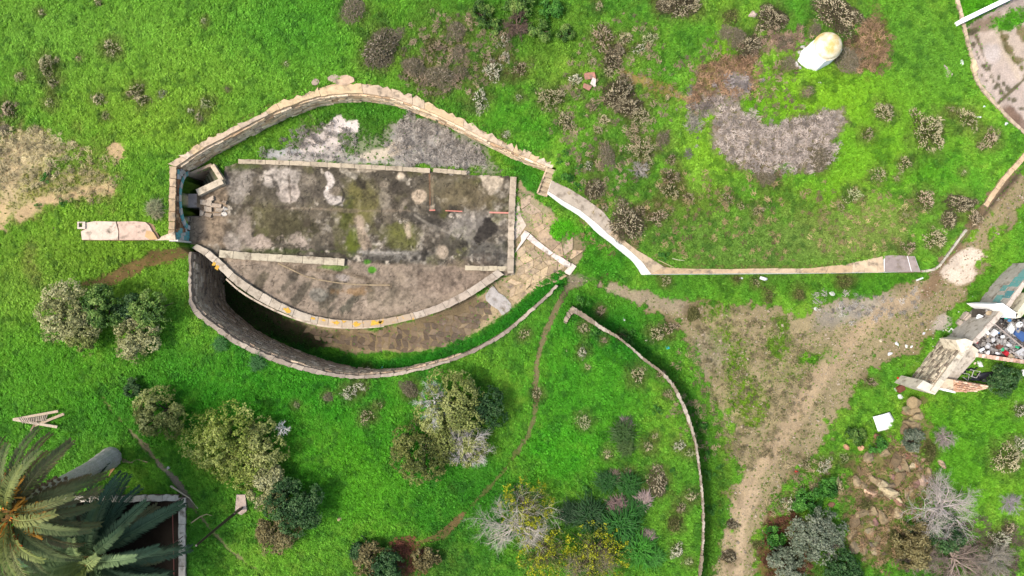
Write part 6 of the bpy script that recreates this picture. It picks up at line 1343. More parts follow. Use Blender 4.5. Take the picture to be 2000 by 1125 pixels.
SCR = [crumple(1500 + i, 2.0, 1) for i in range(3)]
for i in range(34):
    while True:
        x = R.uniform(1740, 1900); y = 740 - (x - 1740) * .95 + R.gauss(0, 18)
        if y > 555: break
    g = G(x, y, .03); r = R.uniform(1.2, 2.8)
    tag(link('paper_scrap', R.choice(SCR), None, g, (0, 0, R.random() * 6), (r / S, r / S * R.uniform(.4, .9), .04), R.choice([WH, A(216, 214, 208), A(200, 196, 190), A(226, 216, 190)])), 'tiny pale litter scrap strewn between the dirt road and the ruin', 'litter', 'litter scraps between the road and the ruin')
# ------------------------------------------------------------------ plants
def spikes_mesh(name, n, seed, mat, r0=0.15, r1=1.0, hgt=0.9, ln=(0.2, 0.42), wd=0.034, lean=1.25, dome=True, zlo=0.0):
    rr = np.random.RandomState(seed); V = []; F = []; p1, p2, a1, a2 = rr.uniform(0, 6.28), rr.uniform(0, 6.28), rr.uniform(.1, .3), rr.uniform(.08, .22)
    for i in range(n):
        q = rr.uniform(0, 2 * math.pi); u = math.sqrt(rr.uniform(r0 ** 2, 1.0)) * r1 * rr.uniform(.85, 1.1)
        cl = math.sin(q * 3 + p1 + u * 4) + math.sin(q * 5 + p2 - u * 5)
        if cl < -.9: continue
        u *= 1 + a1 * math.sin(2 * q + p1) + a2 * math.sin(3 * q + p2)
        L = rr.uniform(*ln); top = hgt * max(.12, 1 - 0.7 * (u / r1) ** 2) * rr.uniform(.75, 1.12) if dome else rr.uniform(0.1, hgt)
        d = np.array([math.cos(q) * u * lean + rr.normal(0, .3), math.sin(q) * u * lean + rr.normal(0, .3), 1.0 - 0.35 * u]); d /= np.linalg.norm(d)
        tip = np.array([math.cos(q) * u, math.sin(q) * u, top + zlo]); base = tip - d * L
        a = np.cross(d, [0.3, 0.5, 0.2]); a /= np.linalg.norm(a); b = np.cross(d, a); w = wd * rr.uniform(.7, 1.35); m = tip - d * L * .45
        o = len(V); V += [base] + [m + (a * math.cos(t) + b * math.sin(t)) * w for t in (0, 2.09, 4.19)] + [tip]
        F += [(o, o + 2, o + 1), (o, o + 3, o + 2), (o, o + 1, o + 3), (o + 4, o + 1, o + 2), (o + 4, o + 2, o + 3), (o + 4, o + 3, o + 1)]
    return np_mesh(name, V, F, mat)
def twigs_mesh(name, n, seed, mat, rad=1.0, hgt=0.75, wd=0.022, leaf=0, loose=0):
    """a tangle of thin stems from the root outwards, with side twigs"""
    rr = np.random.RandomState(seed); V = []; F = []
    def stick_(p, q, w):
        d = q - p; d = d / (np.linalg.norm(d) + 1e-9); a = np.cross(d, [0.21, 0.37, 0.9]); a /= np.linalg.norm(a) + 1e-9; b = np.cross(d, a)
        o = len(V)
        for c, k in ((p, 1.0), (q, .45)):
            for t in (0, 2.09, 4.19): V.append(c + (a * math.cos(t) + b * math.sin(t)) * w * k)
        for k in range(3):
            k2 = (k + 1) % 3; F.append((o + k, o + k2, o + 3 + k2)); F.append((o + k, o + 3 + k2, o + 3 + k))
    for i in range(n):
        q = rr.uniform(0, 2 * math.pi); u = math.sqrt(rr.uniform(0.02, 1)) * rad; tip = np.array([math.cos(q) * u, math.sin(q) * u, hgt * (1 - .7 * (u / rad) ** 2) * rr.uniform(.6, 1.05)])
        mid = tip * np.array([.45, .45, .55]) + rr.normal(0, .06, 3); stick_(np.array([0, 0, 0.0]) + rr.normal(0, .08, 3) * np.array([1, 1, 0]), mid, wd * 1.3); stick_(mid, tip, wd)
        for j in range(3):
            s = mid + (tip - mid) * rr.uniform(.1, .9); e = s + rr.normal(0, .17, 3) + np.array([0, 0, .06]); stick_(s, e, wd * .6)
    for i in range(loose):
        q = rr.uniform(0, 6.283); u = math.sqrt(rr.uniform(0, 1)) * rad; c = np.array([math.cos(q) * u, math.sin(q) * u, hgt * (1 - .7 * (u / rad) ** 2) * rr.uniform(.4, 1.05)]); d = rr.normal(0, 1, 3); d[2] *= .5; d = d / np.linalg.norm(d) * rr.uniform(.08, .2); stick_(c - d, c + d, wd * .6)
    for i in range(leaf):
        q = rr.uniform(0, 2 * math.pi); u = math.sqrt(rr.uniform(0, 1)) * rad * .95; c = np.array([math.cos(q) * u, math.sin(q) * u, hgt * .75 * (1 - .7 * (u / rad) ** 2) * rr.uniform(.3, 1.0)])
        a = rr.normal(0, 1, 3); a /= np.linalg.norm(a); b = np.cross(a, rr.normal(0, 1, 3)); b /= np.linalg.norm(b); s = rr.uniform(.04, .09); o = len(V)
        V += [c - a * s, c + b * s * .6, c + a * s]; F.append((o, o + 1, o + 2)); V += [c - b * s * .6]; F.append((o, o + 2, o + 3))
    return np_mesh(name, V, F, mat)
HEADS = [spikes_mesh('seed_heads', 210, 100 + i, M_spike) for i in range(4)] + [spikes_mesh('seed_heads', 150, 110 + i, M_spike, r0=.3) for i in range(2)]
HEADS_L = [spikes_mesh('seed_heads', 430, 150 + i, M_spike, ln=(.13, .27), wd=.023) for i in range(3)]
HEADS_D = [spikes_mesh('seed_heads', 120, 120 + i, M_spike, ln=(.13, .26), wd=.03) for i in range(3)]
TWIGS = [twigs_mesh('twigs', 40, 130 + i, M_twig, leaf=200) for i in range(4)]
TWIGS_D = [twigs_mesh('twigs', 40, 140 + i, M_twig, leaf=420, wd=.024, loose=420) for i in range(4)]
KIND = {'t': (HEADS, (206, 194, 152), TWIGS, (82, 84, 50), 'tan thistle shrub'), 'p': (HEADS, (222, 216, 186), TWIGS, (84, 96, 56), 'pale thistle shrub'), 'n': (HEADS, (196, 176, 146), TWIGS, (92, 82, 60), 'pinkish-brown thistle shrub'),
        'd': (HEADS_D, (170, 156, 134), TWIGS_D, (132, 120, 102), 'dark brown dry bush'), 'k': (HEADS, (194, 180, 146), TWIGS_D, (92, 82, 66), 'dark brown bush with tan heads'), 'g': (HEADS, (200, 202, 150), TWIGS, (78, 96, 46), 'grey-green thistle shrub'),
        'o': (HEADS_D, (166, 160, 104), TWIGS_D, (92, 92, 56), 'olive-brown weedy bush')}
def size_word(r): return 'large' if r >= 27 else 'mid-sized' if r >= 17 else 'small'
for e in SHRUBS:
    x, y, r, k, txt = e.split(',', 4); x, y, r = float(x), float(y), float(r)
    hs, hc, ts, tc, nm = KIND[k]; txt = txt.strip(); g = G(x, y)
    first = txt.split()[0].rstrip(',')
    lab = nm + ' ' + txt if first not in ('largest', 'biggest', 'lowest', 'topmost', 'smallest', 'big', 'tall', 'tiny', 'small', 'faint', 'round', 'straw-brown', 'widest') else nm + ', ' + txt
    t = thing('dry_shrub', lab, 'shrub', (g[0], g[1], g[2] - .03), R.random() * 6.28, 'dry shrubs and thistles', (r / S * R.uniform(.8, 1.2), r / S * R.uniform(.65, .95), r / S * R.uniform(.6, .9)))
    link('seed_heads', R.choice(HEADS_L if (r >= 25 and hs is HEADS) else hs), t, rot=(0, 0, R.random() * 6), color=A(*hc) * R.uniform(1.0, 1.3)); link('twigs', R.choice(ts), t, rot=(0, 0, R.random() * 6), color=A(*tc) * np.array([1.0, 1.04, .92]) * R.uniform(.95, 1.3))
    for j in range(0 if r < 12 else 2 if r < 20 else 3):                    # ragged side growth of the same shrub
        q = R.random() * 6.28; u = R.uniform(.75, 1.15); s_ = R.uniform(.32, .58); p_ = (math.cos(q) * u, math.sin(q) * u, -.05)
        link('seed_heads', R.choice(hs), t, p_, (0, 0, R.random() * 6), (s_ * R.uniform(.8, 1.5), s_, s_ * .9), A(*hc) * R.uniform(.95, 1.3)); link('twigs', R.choice(ts), t, p_, (0, 0, R.random() * 6), (s_ * 1.2, s_, s_), A(*tc) * np.array([1.0, 1.04, .92]) * R.uniform(.95, 1.3))

# --- leafy crowns
def crown(name, r, h, lobes, n, leaf, cols, seed, spread=1.0, flat=0.75):
    """leaves spread over and through many uneven lobes; every leaf its own small face"""
    rr = np.random.RandomState(seed); C = []; Rr = []
    for i in range(lobes):
        q = rr.uniform(0, 2 * math.pi); u = math.sqrt(rr.uniform(0, 1)) * r * .76 * spread; rl = r * rr.uniform(.24, .42)
        C.append((math.cos(q) * u, math.sin(q) * u, h * (0.35 + .5 * (1 - (u / r) ** 2) * rr.uniform(.6, 1.1)))); Rr.append(rl)
    C = np.array(C); Rr = np.array(Rr); w = Rr ** 2 / (Rr ** 2).sum(); k = rr.choice(lobes, n, p=w)
    d = rr.normal(0, 1, (n, 3)); d[:, 2] = np.abs(d[:, 2]) * .9 - .35; d /= np.linalg.norm(d, axis=1)[:, None]
    rad = Rr[k] * np.power(rr.uniform(.25, 1.0, n), .4); P = C[k] + d * rad[:, None] * np.array([1, 1, flat]) + rr.normal(0, leaf * .6, (n, 3))
    # ragged sub-clumps
    cl = fbm(P[:, 0] * 3.2 + seed, P[:, 1] * 3.2, seed, 3); keep = cl > np.quantile(cl, .27); P, d, k, cl = P[keep], d[keep], k[keep], cl[keep]; n = len(P)
    nr = d * .6 + np.array([0, 0, .5]) + rr.normal(0, .55, (n, 3)); nr /= np.linalg.norm(nr, axis=1)[:, None]
    a = np.cross(nr, rr.normal(0, 1, (n, 3))); a /= np.linalg.norm(a, axis=1)[:, None]; b = np.cross(nr, a); s = leaf * rr.uniform(.6, 1.3, n)[:, None]
    V = np.stack([P - a * s, P + b * s * .5, P + a * s, P - b * s * .5], 1).reshape(-1, 3); V[:, 2] = np.maximum(V[:, 2], .03)
    F = np.arange(n * 4).reshape(n, 4)
    cols = np.array([A(*c) for c in cols]); lt = rr.uniform(0, 1, lobes)[k]; mix = np.clip(lt * .7 + rr.uniform(0, .35, n) + (cl - .5) * 1.2, 0, .999) * (len(cols) - 1)
    i0 = mix.astype(int); f = (mix - i0)[:, None]; col = (cols[i0] * (1 - f) + cols[np.minimum(i0 + 1, len(cols) - 1)] * f) * rr.uniform(.8, 1.28, (n, 1))
    me = np_mesh(name, V, F, M_leaf); color_attr(me, 'col', np.repeat(col, 4, 0)); return me
def limbs(r, h, seed, k=5):
    rr = random.Random(seed); m = MB(); m.tube([(0, 0, -.2), (.03, .02, h * .25), (0, .05, h * .5)], [.1 * r ** .5, .08 * r ** .5, .05], 6)
    for i in range(k):
        q = 2 * math.pi * i / k + rr.uniform(-.4, .4); u = r * rr.uniform(.45, .75)
        m.tube([(0, 0, h * rr.uniform(.1, .3)), (math.cos(q) * u * .5, math.sin(q) * u * .5, h * .4), (math.cos(q) * u, math.sin(q) * u, h * rr.uniform(.45, .7))], [.055, .04, .015], 5)
    return m.mesh('trunk', M_bark)
OLIVE = [(80, 92, 42), (118, 130, 60), (152, 160, 84), (184, 186, 116)]; TANOL = [(104, 110, 62), (148, 150, 92), (178, 176, 118), (200, 196, 146)]; GREEN = [(40, 70, 28), (74, 112, 40), (110, 146, 60), (144, 166, 84)]
DEEP = [(24, 48, 22), (40, 76, 32), (62, 100, 48), (96, 126, 72)]; LIME = [(84, 104, 36), (130, 148, 52), (168, 180, 82), (188, 194, 108)]; GREYG = [(64, 78, 58), (96, 108, 84), (128, 138, 112), (150, 154, 130)]; WEED = [(36, 80, 22), (50, 106, 30), (72, 132, 42), (98, 156, 58)]
BRN = [(70, 66, 36), (104, 96, 54), (130, 116, 74), (150, 140, 92)]
TREES = [(133, 612, 56, 2.2, TANOL, 'largest broad olive-tan bush of the cluster left of the ditch wall'), (205, 598, 38, 2.4, GREEN, 'fresh green bush in the middle of the cluster left of the ditch wall'), (302, 604, 42, 2.2, GREEN, 'loose green bush at the right of the cluster, nearest the ditch wall'),
         (262, 655, 42, 1.6, TANOL, 'low dusty bush at the bottom of the cluster left of the ditch wall'), (165, 655, 36, 1.8, OLIVE, 'dark olive bush under the largest one of the left cluster'), (250, 600, 26, 1.9, DEEP, 'small dark bush squeezed between two green bushes of the left cluster'),
         (258, 756, 17, .9, DEEP, 'small round dark bush alone above the trodden track'), (316, 806, 46, 2.0, OLIVE, 'round dark olive bush left of the big lime-green bush'), (432, 852, 68, 2.6, LIME, 'biggest lime-olive bush in the lower left meadow'), (510, 868, 42, 2.3, OLIVE, 'lumpy olive bush attached to the right of the biggest lime-olive bush'),
         (470, 905, 44, 1.8, LIME, 'pale lime bush under the biggest lime-olive bush'), (525, 950, 46, 1.5, TANOL, 'low dusty olive bush above the very dark bush'), (578, 985, 50, 2.4, DEEP, 'very dark green bush with glossy leaves, right of the pole footing'), (540, 1035, 42, 1.4, BRN, 'brownish half-dry bush under the very dark green bush'),
         (880, 795, 60, 2.8, OLIVE, 'olive bush carrying silver dead branches, upper of the middle pair'), (948, 792, 40, 2.0, DEEP, 'shaded dark bush on the right of the silver-branched olive bush'), (826, 882, 54, 2.4, [(48, 58, 28), (82, 94, 38), (118, 126, 56), (142, 144, 80)], 'round dark olive bush left of the grey dead tree'), (900, 855, 50, 2.0, OLIVE, 'olive bush half hidden under the grey dead branches'),
         (1606, 1050, 52, 2.0, GREYG, 'grey-green bush beside the red-brown leaf litter'), (1555, 1110, 38, 1.5, GREYG, 'grey-green bush at the bottom edge beside the road bank'), (1650, 1112, 36, 1.4, DEEP, 'dark bush at the bottom edge below the lowest outcrop'), (1674, 850, 20, .7, GREEN, 'light green leafy weed above the outcrop'),
         (1722, 872, 18, .7, WEED, 'dark leafy weed above the sandstone outcrop'), (1622, 962, 24, 1.0, WEED, 'dark green weed between the straw shrubs and the outcrop'), (1585, 988, 28, 1.1, WEED, 'dark green weed above the red-brown leaf litter'), (1512, 1050, 20, .9, WEED, 'dark green weed at the right road bank near the bottom'),
         (720, 1090, 30, 1.3, BRN, 'dull bush beside the leaf litter at the bottom middle'), (762, 1112, 40, 1.6, DEEP, 'dark bush at the bottom edge beside the leaf litter path'), (700, 1072, 22, 1.0, DEEP, 'small dark bush upper left of the leaf litter path'), (828, 1090, 26, 1.0, BRN, 'dull weedy bush right of the leaf litter path'),
         (940, 26, 22, .7, GREEN, 'green bush at the top edge, left of the bramble'), (1076, 16, 20, .6, WEED, 'fresh green weed at the top edge right of the bramble'), (1012, 14, 26, 1.0, GREEN, 'green bramble bush at the top edge in the middle'), (1104, 66, 16, .5, GREEN, 'green weed below the top edge bramble'), (1056, 62, 20, .7, GREEN, 'loose green weed under the top edge bramble'), (968, 50, 14, .5, GREEN, 'small green bush above the topmost pale thistle'),
         (1845, 1040, 36, 1.3, DEEP, 'dark bush under the large grey dead tree'), (1785, 1065, 40, 1.3, BRN, 'brownish weedy bush left of the brown bare bush'), (1780, 860, 22, .8, GREYG, 'grey half-bare bush right of the sandstone ledge'), (1958, 742, 30, .9, DEEP, 'dark weeds behind the brick wall of the ruin')]
for i, (x, y, r, h, cols, lab) in enumerate(TREES):
    g = G(x, y); z = g[2] + h * .55; c = W(x, y, z); rm = r / S * 1.14; gz = float(height(c[0], c[1])[0])
    n = int(2500 + 10000 * min(1, (rm / 1.9) ** 2))
    t = thing('evergreen_tree' if r > 30 else 'bush', lab, 'tree' if r > 30 else 'bush', (c[0], c[1], gz))
    link('crown', crown('crown', rm, h, int(10 + rm * 9), n, .075 if r > 24 else .06, cols, 300 + i), t); link('trunk', limbs(rm, h, i), t, color=A(96, 82, 68))
WEEDS = [(1110, 348, 17, 'largest dark round weed clump by the stairs'), (1133, 330, 10, 'dark weed right above the largest clump by the stairs'), (1106, 300, 9, 'dark weed in the grass above the stairs, upper'), (1093, 316, 8, 'dark weed nearest the top of the stairs'), (1128, 365, 10, 'dark weed at the edge of the white wall coping'), (1295, 497, 12, 'round dark weed above the white wall corner'),
         (1138, 587, 17, 'dark weed clump outside the tip of the meadow wall'), (1226, 658, 18, 'dark weed clump against the outer face of the meadow wall'), (1163, 653, 12, 'dark weed inside the tip of the meadow wall'), (1372, 830, 15, 'dark weed outside the meadow wall, uppermost of the row'), (1379, 884, 12, 'dark weed outside the meadow wall, second of the row'), (1384, 922, 14, 'dark weed outside the meadow wall, third of the row'),
         (1387, 994, 12, 'dark weed outside the meadow wall, lowest of the row'), (1282, 800, 11, 'round dark weed alone inside the meadow wall'), (1311, 918, 8, 'small dark weed inside the lower meadow wall'), (95, 348, 12, 'dark green weed in the dry straw patch'), (125, 396, 9, 'green weed on the bare soil strip'), (76, 402, 7, 'small green weed at the left of the bare soil strip'), (1146, 955, 13, 'dark weed at the left end of the long grass'), (1300, 950, 8, 'dark weed beside the round dark thistle in the meadow'), (1405, 912, 9, 'dark weed at the road side of the green strip')]
WM = [crown('leaves', 1.0, .8, 9, 700, .1, WEED, 900 + i) for i in range(3)]
for x, y, r, lab in WEEDS:
    g = G(x, y); t = thing('weed_clump', lab, 'weed', g, R.random() * 6, 'dark round weeds', r / S)
    link('leaves', R.choice(WM), t)

# --- bare trees
def bare_mesh(name, r, h, seed, mat, n0=7, depth=4, w0=.06, up=.35, twist=.5):
    rr = np.random.RandomState(seed); V = []; F = []
    def seg(p, q, w1, w2):
        d = q - p; L = np.linalg.norm(d) + 1e-9; d = d / L; a = np.cross(d, [.31, .17, .93]); a /= np.linalg.norm(a) + 1e-9; b = np.cross(d, a); o = len(V)
        for c, w in ((p, w1), (q, w2)):
            for t in (0, 2.09, 4.19): V.append(c + (a * math.cos(t) + b * math.sin(t)) * w)
        for k in range(3): F.append((o + k, o + (k + 1) % 3, o + 3 + (k + 1) % 3, o + 3 + k))
    def grow(p, d, L, w, lv):
        n = 3
        for s in range(n):
            d = d + rr.normal(0, twist * .3, 3); d[2] *= .92; d /= np.linalg.norm(d); q = p + d * L / n; q[2] = max(q[2], .05); seg(p, q, w, w * .8); p = q; w *= .8
            if lv > 0 and (s > 0 or lv < depth):
                for _ in range(2 if lv > 1 else 3):
                    e = d + rr.normal(0, .65, 3); e[2] += .12; e /= np.linalg.norm(e); grow(p.copy(), e, L * rr.uniform(.5, .75), w * .65, lv - 1)
    for i in range(n0):
        q = 2 * math.pi * (i + rr.uniform(-.35, .35)) / n0; d = np.array([math.cos(q), math.sin(q), up + rr.uniform(0, .5)]); d /= np.linalg.norm(d); grow(np.array([0, 0, h * rr.uniform(.05, .3)]), d, r * rr.uniform(.42, .62), w0, depth - 1)
    seg(np.array([0, 0, -.2]), np.array([0, 0, h * .3]), w0 * 2, w0 * 1.4)
    V = np.array(V); return np_mesh(name, V, np.array(F), mat)
SILV = A(236, 232, 224); GREYB = A(196, 184, 174); BROWNB = A(166, 148, 134)
for i, (x, y, r, h, zoff, col, n0, dp, lab, cat) in enumerate([
    (846, 788, 44, 1.7, 1.7, SILV, 6, 4, 'silver white dead branches standing out of the upper olive bush', 'dead tree'), (908, 878, 56, 1.9, .9, A(222, 212, 202), 9, 4, 'grey dead tree with fine branches right of the round dark olive bush', 'dead tree'),
    (1012, 1036, 88, 2.3, .6, A(214, 204, 188), 8, 4, 'pale bare tree with long branches beside the yellow flowers', 'dead tree'), (1150, 1100, 60, 1.6, .3, A(156, 144, 116), 7, 4, 'bare grey branches among the yellow flowers at the bottom edge', 'dead tree'),
    (1848, 996, 74, 1.9, .3, A(216, 204, 194), 11, 4, 'large pale grey leafless bush in the lower right', 'bare bush'), (1872, 1096, 66, 1.4, .2, BROWNB, 10, 4, 'brownish leafless bush at the bottom right edge', 'bare bush'), (1984, 986, 26, 1.2, .2, A(190, 180, 180), 7, 4, 'small silver leafless bush at the right edge', 'bare bush'),
    (1850, 856, 26, 1.0, .2, A(184, 170, 160), 7, 4, 'small grey leafless bush right of the sandstone ledge', 'bare bush'), (1950, 1096, 44, 1.2, .2, A(170, 162, 146), 8, 4, 'pale leafless bush in the bottom right corner', 'bare bush'), (1800, 1092, 34, 1.0, .2, BROWNB, 7, 4, 'small brown leafless bush at the bottom, left of the brownish one', 'bare bush'),
    (1635, 1075, 26, 1.3, .6, A(176, 162, 150), 5, 4, 'bare grey twigs sticking out of the grey-green bush', 'dead twigs'), (545, 842, 18, 1.0, 1.4, SILV, 5, 3, 'few silver twigs at the top of the lumpy olive bush', 'dead twigs'), (1250, 330, 24, .6, .1, A(180, 172, 160), 8, 3, 'low whitish twigs between the thistles on the mound slope', 'dead twigs'), (1010, 45, 34, .9, .2, A(130, 110, 96), 9, 4, 'brown leafless bramble at the top edge in the middle', 'bare bush'), (300, 415, 22, .8, .1, A(176, 168, 130), 12, 3, 'wispy dry weed beside the gate wall', 'dry weed')]):
    g = G(x, y); c = W(x, y, g[2] + zoff + h * .4); gz = float(height(c[0], c[1])[0])
    if r > 50:
        pass
    o = link('bare_tree' if 'tree' in cat else 'bare_bush', bare_mesh('branches', r / S, h, 500 + i, M_twig, n0, dp, .07 if r > 30 else .045), None, (c[0], c[1], gz + zoff * (.6 if zoff > .8 else 0)), color=col); tag(o, lab, cat)
# --- yellow flowering bushes
def flowers(r, h, n, seed):
    rr = np.random.RandomState(seed); V = []; F = []; col = []
    ncl = int(n / 16); cc = []
    for i in range(ncl):
        q = rr.uniform(0, 6.283); u = math.sqrt(rr.uniform(0, 1)) * r; cc.append((math.cos(q) * u, math.sin(q) * u, h * (.5 + .5 * (1 - (u / r) ** 2)) * rr.uniform(.6, 1.05)))
    for c in cc:
        yel = rr.uniform() < .8
        for j in range(16):
            p = np.array(c) + rr.normal(0, .075, 3); a = rr.normal(0, 1, 3); a /= np.linalg.norm(a); b = np.cross(a, rr.normal(0, 1, 3)); b /= np.linalg.norm(b); s = rr.uniform(.035, .07); o = len(V)
            V += [p - a * s, p + b * s * .7, p + a * s, p - b * s * .7]; F.append((o, o + 1, o + 2, o + 3)); k = A(188, 190, 34) if yel else A(120, 138, 44); col += [k * rr.uniform(.7, 1.15)] * 4
    me = np_mesh('flowers', V, F, M_leaf); color_attr(me, 'col', np.array(col)); return me
for i, (x, y, r, h, n, lab) in enumerate(((1028, 990, 52, 1.9, 2000, 'tall yellow-flowered bush above the pale bare tree'), (1062, 1080, 56, 1.6, 1900, 'yellow-flowered bush at the bottom edge, left one'), (1165, 1085, 66, 1.6, 2600, 'largest yellow-flowered bush at the bottom edge'))):
    g = G(x, y); c = W(x, y, g[2] + h * .6); t = thing('flowering_bush', lab, 'bush', (c[0], c[1], float(height(c[0], c[1])[0])), group='yellow flowering bushes')
    link('flowers', flowers(r / S, h, n, 700 + i), t); link('foliage', crown('foliage', r / S * .95, h * .9, 20, 1300, .06, [(70, 84, 30), (110, 120, 44), (140, 150, 60)], 710 + i), t); link('stems', twigs_mesh('stems', 70, 720 + i, M_twig, rad=r / S * .95, hgt=h * .9, wd=.02), t, color=A(140, 124, 96))

# --- long grass clumps
def blades_mesh(name, n, seed, mat, ln=(.6, 1.1), wd=.03, droop=.7, hgt=.8):
    rr = np.random.RandomState(seed); V = []; F = []
    for i in range(n):
        q = rr.uniform(0, 6.283); b0 = np.array([rr.normal(0, .22), rr.normal(0, .22), 0]); L = rr.uniform(*ln); d = np.array([math.cos(q), math.sin(q), 0]); sd = np.array([-d[1], d[0], 0]) * wd * rr.uniform(.6, 1.2)
        k = rr.uniform(.5, 1.1); pts = [b0, b0 + d * L * .25 + [0, 0, hgt * k * .6], b0 + d * L * .6 + [0, 0, hgt * k * .85], b0 + d * L + [0, 0, hgt * k * (1 - droop)]]; o = len(V)
        for p, w in zip(pts, (1, 1, .8, .1)): V += [p - sd * w, p + sd * w]
        for j in range(3): F.append((o + 2 * j, o + 2 * j + 1, o + 2 * j + 3, o + 2 * j + 2))
    return np_mesh(name, V, F, mat)
M_blade = material('long_blade', 'obj', var=.25, scale=5.0, bump=0, rough=.6, trans=.2, rnd=.12)
BL = [blades_mesh('blades', 170, 800 + i, M_blade) for i in range(3)]
for x, y, r, c, lab in ((1215, 842, 30, (70, 104, 42), 'dark fountain of long grass, topmost in the lower meadow'), (1222, 872, 22, (84, 112, 50), 'long grass clump under the topmost fountain'), (1185, 938, 28, (44, 96, 30), 'dark long grass clump left of the pink dry grass'), (1226, 944, 30, (52, 112, 30), 'dark long grass clump above the pink dry grass'), (1150, 1002, 42, (44, 84, 34), 'deep green long grass left of the big middle clump'), (1112, 1000, 30, (36, 70, 30), 'shadowy long grass right of the yellow bush'),
                        (1212, 1022, 48, (54, 118, 34), 'big middle clump of long dark grass'), (1245, 1070, 42, (74, 150, 36), 'bright long grass clump near the bottom of the meadow'), (1190, 1040, 34, (40, 84, 28), 'dark long grass between the middle clump and the yellow bush'), (1240, 990, 26, (50, 104, 34), 'small long grass clump beside the pink dry grass'), (1276, 1085, 26, (80, 150, 50), 'light long grass at the bottom of the meadow'),
                        (1205, 985, 26, (150, 124, 116), 'mauve dry grass heap among the long grass, left one'), (1256, 974, 22, (190, 166, 156), 'pinkish white dry grass heap, right one'), (1264, 1046, 18, (176, 156, 144), 'pale dry grass tuft below the right pink heap'), (1198, 930, 18, (150, 128, 112), 'brown dry grass between two long grass clumps'), (1222, 826, 16, (164, 146, 140), 'greyish dry grass on the topmost fountain'),
                        (505, 708, 20, (60, 120, 50), 'strappy green iris-like plant below the ditch wall'), (432, 672, 18, (66, 130, 50), 'strappy green plant at the foot of the ditch wall bend'), (305, 405, 20, (150, 156, 110), 'wispy pale grass tuft left of the gate wall')):
    g = G(x, y); t = thing('long_grass', lab, 'grass clump', g, R.random() * 6, 'long grass clumps', r / S * .85); link('blades', R.choice(BL), t, color=A(*c)); link('blades', R.choice(BL), t, rot=(0, 0, 1.7), color=A(*c) * .75)

# --- palms
M_frond = material('palm_leaf', 'obj', var=.2, scale=4.0, bump=0, rough=.55, spec=.12, trans=.15)
def frond_mesh(seed, elev, L=4.3, droop=1.0):
    rr = np.random.RandomState(seed); N = 46; V = []; F = []; p = np.zeros(3); a = math.radians(elev); pts = []; dirs = []
    for i in range(N + 1):
        d = np.array([math.cos(a), 0, math.sin(a)]); pts.append(p.copy()); dirs.append(d); p = p + d * L / N; a -= math.radians(droop * (0.6 + 1.5 * i / N))
    for i in range(N):
        d = dirs[i]; u = np.array([-d[2], 0, d[0]]); s = np.array([0, 1, 0.0]); w = .05 * (1 - i / N) + .012; o = len(V); q0, q1 = pts[i], pts[i + 1]; w2 = .05 * (1 - (i + 1) / N) + .012
        V += [q0 - s * w, q0 + u * w * .7, q0 + s * w, q1 - s * w2, q1 + u * w2 * .7, q1 + s * w2]; F += [(o, o + 1, o + 4, o + 3), (o + 1, o + 2, o + 5, o + 4)]
        t = i / N
        if t < .1: continue
        ll = .62 * min(1, (t - .06) * 5) * (1 - .55 * t ** 2.2) * rr.uniform(.88, 1.1)
        for sg in (-1, 1):
            for h_ in (0, .5):
                b = q0 + (q1 - q0) * h_; f = d * rr.uniform(.55, .75) + s * sg * rr.uniform(.62, .78) + u * rr.uniform(.12, .5); f /= np.linalg.norm(f); n_ = np.cross(f, d); n_ /= np.linalg.norm(n_); wv = np.cross(n_, f) * .034
                o = len(V); m = b + f * ll * .55; e = b + f * ll - u * .05; V += [b - wv * .5, m - wv, e, m + wv]; F.append((o, o + 1, o + 2, o + 3))
    return np_mesh('frond', V, F, M_frond)
FR = [[frond_mesh(1000 + 10 * k + j, e, L, dr) for j in range(2)] for k, (e, L, dr) in enumerate(((78, 3.4, 1.0), (58, 4.2, 1.2), (38, 4.6, 1.25), (18, 4.7, 1.25), (-4, 4.5, 1.0), (-30, 4.0, .7)))]
